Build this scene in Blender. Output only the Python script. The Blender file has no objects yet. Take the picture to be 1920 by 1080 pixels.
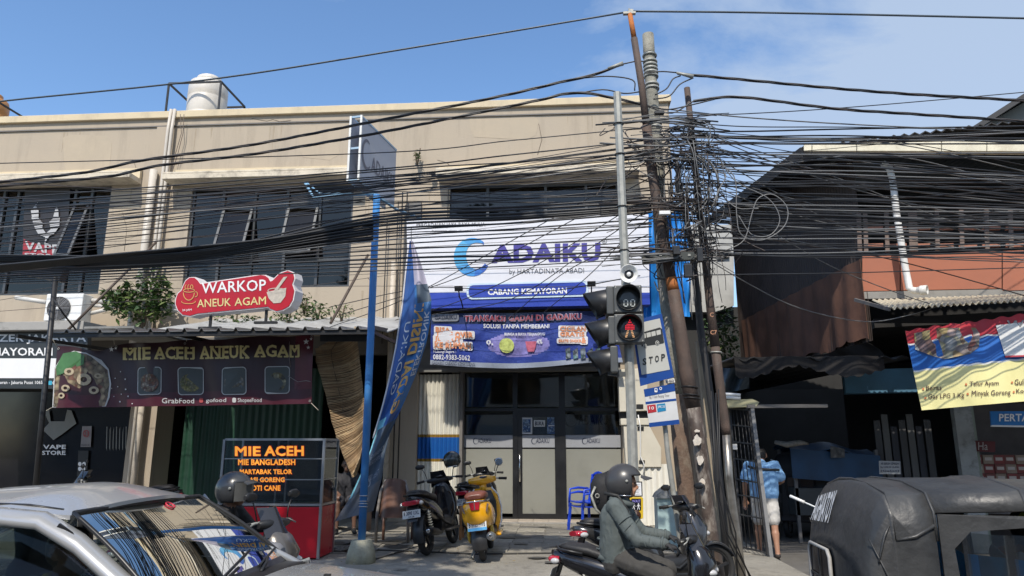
import bpy, math, random
import numpy as np
from mathutils import Vector, Matrix
rnd = random.Random(7)
R = math.radians
SC = bpy.context.scene
C = SC.collection

# ------------------------------------------------------------------ camera, sky, sun, exposure
F = 1331.0
cam_d = bpy.data.cameras.new('camera'); cam = bpy.data.objects.new('camera', cam_d); C.objects.link(cam)
cam.location = (0, 0, 1.65); cam.rotation_euler = (R(90 + 12.6), 0, R(4)); cam_d.lens = F / 1920 * 36
cam_d.sensor_width = 36; cam_d.clip_start = 0.05; cam_d.clip_end = 2000
SC.camera = cam
CAMM = Matrix.Rotation(R(4), 3, 'Z') @ Matrix.Rotation(R(102.6), 3, 'X')
CP = Vector((0, 0, 1.65))

SUN_EL, SUN_AZ = 50, 8          # the sun stands behind the camera, a little to the left
world = bpy.data.worlds.new('World'); SC.world = world; world.use_nodes = True
nt = world.node_tree; N = nt.nodes; L = nt.links
for n in list(N): N.remove(n)
out = N.new('ShaderNodeOutputWorld'); bg = N.new('ShaderNodeBackground'); bg.inputs[1].default_value = 0.13
sky = N.new('ShaderNodeTexSky'); sky.sky_type = 'NISHITA'; sky.sun_disc = False
sky.sun_elevation = R(SUN_EL); sky.sun_rotation = R(180 + SUN_AZ); sky.dust_density = 0.6; sky.ozone_density = 2.5
hs = N.new('ShaderNodeHueSaturation'); hs.inputs['Saturation'].default_value = 1.1; hs.inputs['Value'].default_value = 1.72
L.new(sky.outputs[0], hs.inputs['Color'])
tc = N.new('ShaderNodeTexCoord'); sep = N.new('ShaderNodeSeparateXYZ'); L.new(tc.outputs['Generated'], sep.inputs[0])
mp = N.new('ShaderNodeMapping'); mp.inputs['Scale'].default_value = (1.0, 1.0, 2.2); mp.inputs['Location'].default_value = (3.1, 0.4, 0.7)
L.new(tc.outputs['Generated'], mp.inputs[0])
n1 = N.new('ShaderNodeTexNoise'); n1.inputs['Scale'].default_value = 2.1; n1.inputs['Detail'].default_value = 9; n1.inputs['Roughness'].default_value = 0.6
n1.inputs['Distortion'].default_value = 0.4
L.new(mp.outputs[0], n1.inputs['Vector'])
ma = N.new('ShaderNodeMath'); ma.operation = 'MULTIPLY_ADD'; ma.inputs[1].default_value = 0.85; L.new(sep.outputs['X'], ma.inputs[0]); m0 = N.new('ShaderNodeMath'); m0.operation = 'MULTIPLY_ADD'; m0.inputs[1].default_value = 1.7; m0.inputs[2].default_value = -.35; L.new(n1.outputs['Fac'], m0.inputs[0]); L.new(m0.outputs[0], ma.inputs[2])
rp = N.new('ShaderNodeValToRGB'); L.new(ma.outputs[0], rp.inputs[0])
rp.color_ramp.elements[0].position = 0.46; rp.color_ramp.elements[0].color = (0, 0, 0, 1)
rp.color_ramp.elements[1].position = 0.72; rp.color_ramp.elements[1].color = (.82, .82, .82, 1)
mx = N.new('ShaderNodeMixRGB'); L.new(rp.outputs[0], mx.inputs[0]); L.new(hs.outputs[0], mx.inputs[1]); mx.inputs[2].default_value = (4.0, 4.9, 6.3, 1)
L.new(mx.outputs[0], bg.inputs[0]); L.new(bg.outputs[0], out.inputs[0])
sun_d = bpy.data.lights.new('sun', 'SUN'); sun_d.energy = 4.6; sun_d.angle = R(0.55); sun_d.color = (1, .93, .82)
sun = bpy.data.objects.new('sun', sun_d); C.objects.link(sun); sun.location = (-20, -60, 80)
SD = Vector((math.sin(R(SUN_AZ)) * math.cos(R(SUN_EL)), math.cos(R(SUN_AZ)) * math.cos(R(SUN_EL)), -math.sin(R(SUN_EL))))
sun.rotation_euler = SD.to_track_quat('-Z', 'Y').to_euler()
vs_ = SC.view_settings; vs_.view_transform = 'Standard'; vs_.look = 'None'; vs_.exposure = 0.0; vs_.gamma = 1; vs_.use_curve_mapping = False

# ------------------------------------------------------------------ positions
def ray(px, py):
    return CAMM @ Vector(((px - 960) / F, (540 - py) / F, -1))
def W(px, py, Y):                      # the place at distance Y down the street grid that the photo shows there
    d = ray(px, py); return CP + d * (Y / d.y)
def WZ(px, py, z):
    d = ray(px, py); return CP + d * ((z - CP.z) / d.z)
def WX(px, py, X):
    d = ray(px, py); return CP + d * (X / d.x)
def dep(p):                            # distance along the view axis
    return -(CAMM.transposed() @ (Vector(p) - CP)).z
def rad(px, py, Y, w):                 # radius of something w pixels wide
    return w / 2 * dep(W(px, py, Y)) / F
class Surf:                            # a flat plane standing in the scene, addressed through points of it
    def __init__(s, P, n, wave=None):
        s.P = Vector(P); s.n = Vector(n).normalized(); s.wave = wave
        if s.n.dot(CP - s.P) < 0: s.n = -s.n
    def __call__(s, px, py, off=0.0):
        d = ray(px, py); t = (s.P - CP).dot(s.n) / d.dot(s.n)
        p = CP + d * t
        if s.wave: p = p + s.n * s.wave(p)
        return p + s.n * off
def PY(Y, wave=None): return Surf((0, Y, 0), (0, -1, 0), wave)
def P3(a, b, c, wave=None):
    a, b, c = Vector(a), Vector(b), Vector(c); return Surf(a, (b - a).cross(c - a), wave)

# ------------------------------------------------------------------ materials
MATS = {}
def mat(name, col, rough=.65, metal=0.0, var=.12, scale=3.0, bump=0.0, bscale=40.0, streak=0.0, dirt=0.0, dirtcol=(.05, .045, .04), emit=None, es=0, spec=.5, coat=0, dscale=2.2):
    if name in MATS: return MATS[name]
    m = bpy.data.materials.new(name); m.use_nodes = True; MATS[name] = m
    t = m.node_tree; N = t.nodes; L = t.links; b = N['Principled BSDF']
    b.inputs['Roughness'].default_value = rough; b.inputs['Metallic'].default_value = metal
    b.inputs['Specular IOR Level'].default_value = spec; b.inputs['Coat Weight'].default_value = coat
    b.inputs['Coat Roughness'].default_value = .06
    tc = N.new('ShaderNodeTexCoord')
    no = N.new('ShaderNodeTexNoise'); no.inputs['Scale'].default_value = scale; no.inputs['Detail'].default_value = 6; no.inputs['Roughness'].default_value = .6
    L.new(tc.outputs['Object'], no.inputs['Vector'])
    mr = N.new('ShaderNodeMapRange'); mr.inputs[1].default_value = .25; mr.inputs[2].default_value = .75
    mr.inputs[3].default_value = 1 - var; mr.inputs[4].default_value = 1 + var
    L.new(no.outputs['Fac'], mr.inputs[0])
    mu = N.new('ShaderNodeVectorMath'); mu.operation = 'SCALE'; mu.inputs[0].default_value = col[:3]; L.new(mr.outputs[0], mu.inputs['Scale'])
    last = mu.outputs[0]
    if dirt > 0:
        n2 = N.new('ShaderNodeTexNoise'); n2.inputs['Scale'].default_value = dscale; n2.inputs['Detail'].default_value = 10; n2.inputs['Roughness'].default_value = .72
        mpp = N.new('ShaderNodeMapping'); L.new(tc.outputs['Object'], mpp.inputs[0]); L.new(mpp.outputs[0], n2.inputs['Vector'])
        if streak: mpp.inputs['Scale'].default_value = (1, 1, 1 / (1 + streak))
        r2 = N.new('ShaderNodeMapRange'); r2.inputs[1].default_value = .5; r2.inputs[2].default_value = .72; r2.inputs[4].default_value = dirt
        L.new(n2.outputs['Fac'], r2.inputs[0])
        mxx = N.new('ShaderNodeMixRGB'); L.new(r2.outputs[0], mxx.inputs[0]); L.new(last, mxx.inputs[1]); mxx.inputs[2].default_value = (*dirtcol, 1)
        last = mxx.outputs[0]
    L.new(last, b.inputs['Base Color'])
    if rough > .08:
        rr = N.new('ShaderNodeMapRange'); rr.inputs[1].default_value = .3; rr.inputs[2].default_value = .7; rr.inputs[3].default_value = max(.03, rough * .8); rr.inputs[4].default_value = min(1, rough * 1.15)
        L.new(no.outputs['Fac'], rr.inputs[0]); L.new(rr.outputs[0], b.inputs['Roughness'])
    if bump > 0:
        nb = N.new('ShaderNodeTexNoise'); nb.inputs['Scale'].default_value = bscale; nb.inputs['Detail'].default_value = 5; L.new(tc.outputs['Object'], nb.inputs['Vector'])
        bu = N.new('ShaderNodeBump'); bu.inputs['Strength'].default_value = min(1, bump); bu.inputs['Distance'].default_value = .01 * max(1, bump); L.new(nb.outputs['Fac'], bu.inputs['Height']); L.new(bu.outputs[0], b.inputs['Normal'])
    if emit: b.inputs['Emission Color'].default_value = (*emit, 1); b.inputs['Emission Strength'].default_value = es
    return m
def glass(name, tint=(.75, .8, .8), rough=.02, base=.04, k=1.0, refl=(.95, .97, 1)):
    if name in MATS: return MATS[name]
    m = bpy.data.materials.new(name); m.use_nodes = True; MATS[name] = m
    t = m.node_tree; N = t.nodes; L = t.links; N.remove(N['Principled BSDF']); o = N['Material Output']
    g = N.new('ShaderNodeBsdfGlossy'); g.inputs['Roughness'].default_value = rough; g.inputs['Color'].default_value = (*refl, 1)
    tr = N.new('ShaderNodeBsdfTransparent'); tr.inputs[0].default_value = (*tint, 1)
    fr = N.new('ShaderNodeFresnel'); fr.inputs[0].default_value = 1.5
    tc = N.new('ShaderNodeTexCoord'); no = N.new('ShaderNodeTexNoise'); no.inputs['Scale'].default_value = 1.2; L.new(tc.outputs['Object'], no.inputs['Vector'])
    bu = N.new('ShaderNodeBump'); bu.inputs['Strength'].default_value = .12; bu.inputs['Distance'].default_value = .02; L.new(no.outputs['Fac'], bu.inputs['Height'])
    L.new(bu.outputs[0], g.inputs['Normal']); L.new(bu.outputs[0], fr.inputs['Normal'])
    ad = N.new('ShaderNodeMath'); ad.operation = 'MULTIPLY_ADD'; ad.use_clamp = True; ad.inputs[1].default_value = k; ad.inputs[2].default_value = base; L.new(fr.outputs[0], ad.inputs[0])
    mx = N.new('ShaderNodeMixShader'); L.new(ad.outputs[0], mx.inputs[0]); L.new(tr.outputs[0], mx.inputs[1]); L.new(g.outputs[0], mx.inputs[2]); L.new(mx.outputs[0], o.inputs[0])
    return m
def clump(name, cols, scale=20, rough=.5, kind='voronoi'):     # print of many little coloured shapes
    if name in MATS: return MATS[name]
    m = bpy.data.materials.new(name); m.use_nodes = True; MATS[name] = m
    t = m.node_tree; N = t.nodes; L = t.links; b = N['Principled BSDF']; b.inputs['Roughness'].default_value = rough
    tc = N.new('ShaderNodeTexCoord')
    nd = N.new('ShaderNodeTexNoise'); nd.inputs['Scale'].default_value = scale * .35; L.new(tc.outputs['Object'], nd.inputs['Vector'])
    av = N.new('ShaderNodeVectorMath'); av.operation = 'MULTIPLY_ADD'; av.inputs[1].default_value = (.12, .12, .12); L.new(nd.outputs['Color'], av.inputs[0]); L.new(tc.outputs['Object'], av.inputs[2])
    v = N.new('ShaderNodeTexVoronoi'); v.inputs['Scale'].default_value = scale; L.new(av.outputs[0], v.inputs['Vector'])
    r = N.new('ShaderNodeValToRGB'); r.color_ramp.interpolation = 'LINEAR'
    sx = N.new('ShaderNodeSeparateColor'); L.new(v.outputs['Color'], sx.inputs[0]); L.new(sx.outputs[0], r.inputs[0])
    e = r.color_ramp.elements
    while len(e) < len(cols): e.new(.5)
    for i, c in enumerate(cols): e[i].position = i / (len(cols) - 1); e[i].color = (*c, 1)
    dm = N.new('ShaderNodeMapRange'); dm.inputs[1].default_value = 0; dm.inputs[2].default_value = .6; dm.inputs[3].default_value = 1.25; dm.inputs[4].default_value = .45; L.new(v.outputs['Distance'], dm.inputs[0])
    mu = N.new('ShaderNodeVectorMath'); mu.operation = 'SCALE'; L.new(r.outputs[0], mu.inputs[0]); L.new(dm.outputs[0], mu.inputs['Scale']); L.new(mu.outputs[0], b.inputs['Base Color'])
    return m

# ------------------------------------------------------------------ mesh builder
class MB:
    def __init__(s): s.v = []; s.f = []; s.m = []; s.s = []
    def add(s, vs, fs, m=0, sm=False):
        o = len(s.v); s.v += [tuple(v) for v in vs]
        for f in fs: s.f.append(tuple(i + o for i in f)); s.m.append(m); s.s.append(sm)
        return s
    def box(s, c, d, rot=None, m=0):
        c = Vector(c); vs = []
        for x in (-.5, .5):
            for y in (-.5, .5):
                for z in (-.5, .5):
                    p = Vector((x * d[0], y * d[1], z * d[2])); p = rot @ p if rot else p; vs.append(c + p)
        return s.add(vs, [(0, 1, 3, 2), (4, 6, 7, 5), (0, 4, 5, 1), (2, 3, 7, 6), (0, 2, 6, 4), (1, 5, 7, 3)], m)
    def bx(s, x0, x1, y0, y1, z0, z1, m=0):
        return s.box(((x0 + x1) / 2, (y0 + y1) / 2, (z0 + z1) / 2), (abs(x1 - x0), abs(y1 - y0), abs(z1 - z0)), None, m)
    def bar(s, p0, p1, w, h, up=(0, 0, 1), m=0):
        p0, p1 = Vector(p0), Vector(p1); d = p1 - p0; l = d.length
        if l < 1e-6: return s
        x = d / l; u = Vector(up)
        if abs(x.dot(u)) > .98: u = Vector((0, 1, 0))
        y = u.cross(x).normalized(); z = x.cross(y)
        return s.box((p0 + p1) / 2, (l, w, h), Matrix((x, y, z)).transposed(), m)
    def tube(s, path, r, n=8, m=0, cap=True, sm=True, flat=1.0):
        P = [Vector(p) for p in path]; k = len(P)
        rr = r if isinstance(r, (list, tuple)) else [r] * k
        T = [(P[min(i + 1, k - 1)] - P[max(i - 1, 0)]).normalized() for i in range(k)]
        u = Vector((0, 0, 1)) if abs(T[0].z) < .9 else Vector((0, 1, 0))
        u = (u - T[0] * u.dot(T[0])).normalized(); rings = []
        for i in range(k):
            u = u - T[i] * u.dot(T[i]); u.normalize(); w = T[i].cross(u)
            rings.append([P[i] + (u * math.cos(a) + w * math.sin(a) * flat) * rr[i] for a in [2 * math.pi * j / n for j in range(n)]])
        return s.loft(rings, m, cap, sm)
    def loft(s, rings, m=0, cap=True, sm=True, closed=True):
        n = len(rings[0]); o = len(s.v)
        for r in rings: s.v += [tuple(p) for p in r]
        for i in range(len(rings) - 1):
            for j in range(n if closed else n - 1):
                a = o + i * n + j; b = o + i * n + (j + 1) % n
                s.f.append((a, b, b + n, a + n)); s.m.append(m); s.s.append(sm)
        if cap and closed:
            s.f.append(tuple(o + j for j in reversed(range(n)))); s.m.append(m); s.s.append(False)
            s.f.append(tuple(o + (len(rings) - 1) * n + j for j in range(n))); s.m.append(m); s.s.append(False)
        return s
    def lathe(s, c, axis, prof, n=20, m=0, cap=True):
        c = Vector(c); a = Vector(axis).normalized(); u = Vector((0, 0, 1)) if abs(a.z) < .9 else Vector((1, 0, 0))
        u = (u - a * u.dot(a)).normalized(); w = a.cross(u)
        return s.loft([[c + a * h + (u * math.cos(t) + w * math.sin(t)) * r for t in [2 * math.pi * j / n for j in range(n)]] for r, h in prof], m, cap)
    def ell(s, c, r, n=16, k=10, m=0, rot=None):
        c = Vector(c); rings = []
        for i in range(k + 1):
            t = math.pi * (i + .02 * (i == 0) - .02 * (i == k)) / k; ring = []
            for j in range(n):
                a = 2 * math.pi * j / n; p = Vector((math.sin(t) * math.cos(a) * r[0], math.sin(t) * math.sin(a) * r[1], -math.cos(t) * r[2]))
                ring.append(c + (rot @ p if rot else p))
            rings.append(ring)
        return s.loft(rings, m)
    def torus(s, c, axis, R0, r, n=28, k=8, m=0, flat=1.0):
        c = Vector(c); a = Vector(axis).normalized(); u = Vector((0, 0, 1)) if abs(a.z) < .9 else Vector((1, 0, 0))
        u = (u - a * u.dot(a)).normalized(); w = a.cross(u); o = len(s.v)
        for i in range(n):
            t = 2 * math.pi * i / n; d = u * math.cos(t) + w * math.sin(t)
            for j in range(k):
                q = 2 * math.pi * j / k; s.v.append(tuple(c + d * (R0 + r * math.cos(q)) + a * r * flat * math.sin(q)))
        for i in range(n):
            for j in range(k):
                s.f.append((o + i * k + j, o + i * k + (j + 1) % k, o + ((i + 1) % n) * k + (j + 1) % k, o + ((i + 1) % n) * k + j)); s.m.append(m); s.s.append(True)
        return s
    def prism(s, pts, vec, m=0, ms=None):
        n = len(pts); v = Vector(vec); P = [Vector(p) for p in pts]
        o = len(s.v); s.v += [tuple(p) for p in P] + [tuple(p + v) for p in P]
        s.f.append(tuple(o + i for i in range(n))); s.m.append(m); s.s.append(False)
        s.f.append(tuple(o + n + i for i in reversed(range(n)))); s.m.append(m if ms is None else ms); s.s.append(False)
        for i in range(n):
            j = (i + 1) % n; s.f.append((o + i, o + n + i, o + n + j, o + j)); s.m.append(m if ms is None else ms); s.s.append(False)
        return s
    def slab(s, S, pts, t, m=0, ms=None, off=0):
        return s.prism([S(x, y, off) for x, y in pts], -S.n * t, m, ms)
    def grid(s, fn, nu, nv, m=0, sm=True, mfn=None):
        o = len(s.v)
        for j in range(nv + 1):
            for i in range(nu + 1): s.v.append(tuple(fn(i / nu, j / nv)))
        for j in range(nv):
            for i in range(nu):
                a = o + j * (nu + 1) + i
                s.f.append((a, a + 1, a + nu + 2, a + nu + 1)); s.m.append(mfn((i + .5) / nu, (j + .5) / nv) if mfn else m); s.s.append(sm)
        return s
    def sheet(s, fn, nu, nv, t, m=0, mfn=None, sm=True):      # a grid with real thickness t along -normal vec
        def back(u, v): return Vector(fn(u, v)) + Vector(t)
        s.grid(fn, nu, nv, m, sm, mfn); s.grid(lambda u, v: back(1 - u, v), nu, nv, m, sm, (lambda u, v: mfn(1 - u, v)) if mfn else None)
        for (e, n_) in ((lambda q: (q, 0), nu), (lambda q: (1, q), nv), (lambda q: (1 - q, 1), nu), (lambda q: (0, 1 - q), nv)):
            o = len(s.v)
            for i in range(n_ + 1): p = fn(*e(i / n_)); s.v += [tuple(p), tuple(Vector(p) + Vector(t))]
            for i in range(n_):
                a = o + 2 * i; s.f.append((a, a + 1, a + 3, a + 2)); s.m.append(m); s.s.append(False)
        return s

def tag(o, label=None, cat=None, group=None, kind=None):
    if label: o['label'] = label
    if cat: o['category'] = cat
    if group: o['group'] = group
    if kind: o['kind'] = kind
    return o
def thing(name, label, cat, loc=(0, 0, 0), rotz=0, group=None):
    o = bpy.data.objects.new(name, None); C.objects.link(o); o.empty_display_size = .2
    o.location = loc; o.rotation_euler = (0, 0, rotz); return tag(o, label, cat, group)
def rootm(o):
    m = Matrix.Identity(4)
    while o: m = Matrix.LocRotScale(o.location, o.rotation_euler, o.scale) @ m; o = o.parent
    return m
def put(name, mb, mats, parent=None, local=False, bevel=0, label=None, cat=None, group=None, kind=None, clean=False):
    me = bpy.data.meshes.new(name)
    V = mb.v
    if parent is not None:
        if not local:
            inv = rootm(parent).inverted(); V = [tuple(inv @ Vector(v)) for v in V]
        loc = (0, 0, 0)
    else:
        a = np.array(V); lo = a.min(0); hi = a.max(0); loc = ((lo[0] + hi[0]) / 2, (lo[1] + hi[1]) / 2, lo[2]); V = [tuple(x) for x in (a - np.array(loc))]
    me.from_pydata(V, [], mb.f)
    for m in (mats if isinstance(mats, (list, tuple)) else [mats]): me.materials.append(m)
    me.polygons.foreach_set('material_index', mb.m); me.polygons.foreach_set('use_smooth', mb.s)
    me.update()
    o = bpy.data.objects.new(name, me); C.objects.link(o); o.location = loc
    if parent is not None: o.parent = parent
    if bevel:
        b = o.modifiers.new('bevel', 'BEVEL'); b.width = bevel; b.segments = 2; b.limit_method = 'ANGLE'; b.angle_limit = R(40)
    return tag(o, label, cat, group, kind)
def dup(root, loc=None, rotz=None, label=None, group=None):
    def cp(o, par):
        c = o.copy(); C.objects.link(c); c.parent = par
        for ch in [x for x in KIDS.get(o.name, [])]: cp(ch, c)
        return c
    KIDS = {}
    for x in C.objects:
        if x.parent: KIDS.setdefault(x.parent.name, []).append(x)
    r = cp(root, None)
    if loc is not None: r.location = loc
    if rotz is not None: r.rotation_euler = (0, 0, rotz)
    if label: r['label'] = label
    if group: r['group'] = group
    return r

# ------------------------------------------------------------------ lettering
TXT = {}
from mathutils.geometry import tessellate_polygon
def inside(p, L_):
    c = False; n = len(L_)
    for k in range(n):
        (x0, y0), (x1, y1) = L_[k - 1], L_[k]
        if (y0 > p[1]) != (y1 > p[1]) and p[0] < (x1 - x0) * (p[1] - y0) / (y1 - y0) + x0: c = not c
    return c
def text2d(s, bold=0.0, res=2):
    k = (s, bold, res)
    if k in TXT: return TXT[k]
    cu = bpy.data.curves.new('t', 'FONT'); cu.body = s; cu.size = 1; cu.resolution_u = res; cu.fill_mode = 'NONE'; cu.space_character = 1 + bold * 1.5
    o = bpy.data.objects.new('t', cu); C.objects.link(o)
    dg = bpy.context.evaluated_depsgraph_get(); dg.update()
    me = bpy.data.meshes.new_from_object(o.evaluated_get(dg)); co = [tuple(v.co[:2]) for v in me.vertices]; nx = {}
    for e in me.edges: nx.setdefault(e.vertices[0], []).append(e.vertices[1]); nx.setdefault(e.vertices[1], []).append(e.vertices[0])
    bpy.data.objects.remove(o); bpy.data.meshes.remove(me); bpy.data.curves.remove(cu)
    seen = set(); loops = []
    for st in range(len(co)):
        if st in seen or st not in nx: continue
        L_ = [st]; seen.add(st); cur = st
        while True:
            n_ = [v for v in nx[cur] if v not in seen]
            if not n_: break
            cur = min(n_, key=lambda v: abs(v - cur)); seen.add(cur); L_.append(cur)
        P = []
        for v in L_:
            if not P or math.dist(co[v], P[-1]) > .006: P.append(co[v])
        if math.dist(P[0], P[-1]) < .006: P.pop()
        if len(P) > 2: loops.append(P)
    depth_ = [sum(inside(L_[0], M_) for M_ in loops if M_ is not L_) for L_ in loops]
    out_ = []
    for L_, d in zip(loops, depth_):
        ar = sum(L_[q - 1][0] * L_[q][1] - L_[q][0] * L_[q - 1][1] for q in range(len(L_)))
        if (ar > 0) == (d % 2 == 1): L_ = L_[::-1]          # outer rings run one way, holes the other
        Q = []; n_ = len(L_)
        for q in range(n_):
            a, b, c = L_[q - 1], L_[q], L_[(q + 1) % n_]; u = Vector((b[0] - a[0], b[1] - a[1])); w = Vector((c[0] - b[0], c[1] - b[1]))
            u = u.normalized() if u.length else w; w = w.normalized(); m1 = Vector((u.y, -u.x)); m2 = Vector((w.y, -w.x)); m = (m1 + m2); l = m.length
            m = m / l if l > .2 else m1; f = min(1.8, 1 / max(.3, m.dot(m1))); Q.append((b[0] + m.x * bold * f, b[1] + m.y * bold * f))
        out_.append(Q)
    V, Fs = [], []
    for Q, L_, d in zip(out_, loops, depth_):
        if d % 2: continue
        grp = [Q] + [Q2 for Q2, L2, d2 in zip(out_, loops, depth_) if d2 == d + 1 and inside(L2[0], L_)]
        flat = [p for g_ in grp for p in g_]; o_ = len(V); V += flat
        for t in tessellate_polygon([[Vector((x, y, 0)) for x, y in g_] for g_ in grp]): Fs.append(tuple(o_ + a for a in t))
    V = np.array(V) if V else np.zeros((1, 2))
    lo = V.min(0); hi = V.max(0); V = (V - lo) / np.maximum(hi - lo, 1e-6)
    TXT[k] = (V, Fs); return TXT[k]
def txt(mb, s, fn, m=0, bold=0.0, pad=0.0, res=2):      # fn(u,v) -> place; u left-right, v bottom-top, both 0..1
    V, Fs = text2d(s, bold, res)
    return mb.add([fn(-pad + u * (1 + 2 * pad), -pad * 1.0 + v * (1 + 2 * pad)) for u, v in V], Fs, m)
def tquad(S, q, off):          # q = TL,TR,BR,BL places of the lettering on surface S
    (ax, ay), (bx, by), (cx, cy), (dx, dy) = q
    def fn(u, v):
        v = 1 - v
        x = (ax * (1 - u) + bx * u) * (1 - v) + (dx * (1 - u) + cx * u) * v; y = (ay * (1 - u) + by * u) * (1 - v) + (dy * (1 - u) + cy * u) * v
        return S(x, y, off)
    return fn
def trect(S, x0, y0, x1, y1, off, sl=0.0):
    return tquad(S, ((x0, y0), (x1, y0 + sl), (x1, y1 + sl), (x0, y1)), off)
def lettering(s, S, x0, y0, x1, y1, material, parent, off=.006, bold=.01, sl=0, q=None, name='lettering', label=None):
    mb = MB(); txt(mb, s, tquad(S, q, off) if q else trect(S, x0, y0, x1, y1, off, sl), 0, bold); 
    return put(name, mb, material, parent)
def rrect(x0, y0, x1, y1, r, n=5, sl=0):
    pts = []
    for cx, cy, a0 in ((x1 - r, y0 + r, -90), (x1 - r, y1 - r, 0), (x0 + r, y1 - r, 90), (x0 + r, y0 + r, 180)):
        for i in range(n + 1):
            a = R(a0 + 90 * i / n); x = cx + r * math.cos(a); pts.append((x, cy + r * math.sin(a) + sl * (x - x0) / (x1 - x0)))
    return pts
def sec(x, y, z, w, h, n=20, p=2.6, ax='x'):        # rounded section ring, w/h half sizes
    ring = []
    for j in range(n):
        a = 2 * math.pi * j / n; ca, sa = math.cos(a), math.sin(a)
        u = math.copysign(abs(ca) ** (2 / p), ca) * w; v = math.copysign(abs(sa) ** (2 / p), sa) * h
        ring.append((x, y + u, z + v) if ax == 'x' else (x + u, y + v, z) if ax == 'z' else (x + u, y, z + v))
    return ring
# ================================================================== the setting
M_beige = mat('plaster_beige', (.405, .34, .26), .85, var=.07, scale=1.2, bump=.25, bscale=30, dirt=.48, dirtcol=(.22, .185, .145), streak=7, dscale=2.4)
M_beige2 = mat('plaster_cream', (.60, .50, .34), .85, var=.1, scale=2, bump=.3, dirt=.5, dirtcol=(.3, .25, .18), streak=2)
M_greyp = mat('plaster_grey', (.16, .15, .14), .85, var=.12, dirt=.4)
M_black = mat('black_paint', (.012, .012, .013), .5, var=.3)
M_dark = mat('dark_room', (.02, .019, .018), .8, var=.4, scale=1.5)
M_dgreen = mat('dark_green_metal', (.012, .05, .03), .5, var=.3, scale=2)
M_alu = mat('aluminium', (.45, .46, .47), .35, metal=.9, var=.1)
M_steel = mat('galvanised_steel', (.33, .33, .30), .55, metal=.25, var=.25, scale=14, dirt=.3, dirtcol=(.16, .15, .14))
M_white = mat('white_paint', (.74, .74, .72), .45, var=.06, dirt=.2, dirtcol=(.4, .38, .34))
M_pvc = mat('pvc_pipe', (.55, .5, .43), .5, var=.1, dirt=.35, dirtcol=(.25, .22, .19), streak=2)
M_blackpl = mat('black_plastic', (.018, .018, .019), .42, var=.25, scale=8)
M_gloss = mat('gloss_black', (.012, .012, .014), .18, var=.2, coat=.6)
M_rubber = mat('rubber', (.02, .02, .02), .8, var=.3, scale=20, bump=.3, bscale=120)
M_chrome = mat('chrome', (.7, .7, .7), .12, metal=1)
M_rust = mat('rust_orange', (.42, .14, .035), .85, var=.3, scale=20, dirt=.8, dirtcol=(.13, .05, .025), dscale=14)
M_winglass = glass('tinted_window_glass', (.10, .12, .13), .03, .02, .85, (.85, .80, .72))
M_clear = glass('clear_glass', (.8, .84, .84), .02, .02)
M_frame = mat('window_frame', (.075, .08, .085), .45, metal=.4, var=.15)

g = MB(); g.bx(-350, 350, -300, 400, -.3, -.02); put('ground', g, mat('earth_ground', (.12, .105, .085), .95, dirt=.4), kind='structure')
M_road = mat('asphalt', (.055, .054, .052), .9, var=.25, scale=1.2, bump=.8, bscale=90, dirt=.5, dirtcol=(.1, .095, .085))
g = MB(); g.bx(-120, 120, -3.2, 7.45, -.1, 0); put('road', g, M_road, kind='structure')
g = MB()
for y0, y1 in ((-3.06, -2.95), (7.1, 7.2)): g.bx(-100, 100, y0, y1, 0.0, .004)
for i in range(-12, 12): g.bx(i * 8 + 5.2, i * 8 + 8.2, 1.95, 2.07, 0.0, .004)
put('road_markings', g, mat('road_paint', (.62, .6, .55), .8, dirt=.9, dirtcol=(.09, .085, .08), dscale=9), kind='structure')
M_conc = mat('forecourt_concrete', (.27, .25, .21), .9, var=.3, scale=1.3, bump=1.5, bscale=30, dirt=.9, dirtcol=(.085, .078, .066), dscale=2.6)
M_kerb = mat('kerb_concrete', (.3, .29, .27), .9, var=.2, bump=.4, dirt=.5)
g = MB(); g.bx(-100, 2.9, 7.62, 15.62, -.1, .15); g.bx(2.9, 100, 7.62, 9.4, -.1, .12); put('pavement', g, M_conc, kind='structure', bevel=.0)
kerb = MB(); kb = bpy.data.meshes.new
pv = C.objects['pavement']
mb = MB(); mb.box((0, 0, 0), (1.19, .16, .26)); me0 = None
for i in range(24):
    if me0 is None: o = put('kerb_stone', mb, M_kerb, pv, local=True, bevel=.012); me0 = o
    else: o = me0.copy(); C.objects.link(o); o.parent = pv
    o.location = Vector((-14.4 + i * 1.2, 7.54, .02)) - pv.location
g = MB(); g.bx(2.9, 100, 9.4, 60, -.1, .045); put('alley_ground', g, mat('alley_concrete', (.13, .122, .11), .9, var=.25, bump=.6, dirt=.5, dscale=1.5), kind='structure')
# paving slabs laid in front of the steps
M_slab = [mat('paving_slab_%s' % n, c, .88, var=.3, bump=1.2, bscale=35, dirt=.85, dirtcol=(.1, .09, .075), dscale=4) for n, c in (('light', (.32, .295, .24)), ('mid', (.25, .23, .19)), ('dark', (.18, .168, .145)))]
base = {}
for j in range(8):
    for i in range(22):
        if j in (5, 6) and 3 < i < 9 and rnd.random() < .5: continue
        k = rnd.randrange(3)
        if k not in base:
            q = MB(); q.box((0, 0, 0), (.485, .485, .03)); o = put('paving_slab', q, M_slab[k], pv, local=True, bevel=.006); base[k] = o
        else: o = base[k].copy(); C.objects.link(o); o.parent = pv
        o.location = Vector((-8.1 + i * .5 + (.0 if j % 2 else .02), 11.15 + j * .5, .148 + rnd.uniform(-.004, .004))) - pv.location
        o.rotation_euler = (rnd.uniform(-.006, .006), rnd.uniform(-.006, .006), 0)

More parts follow.
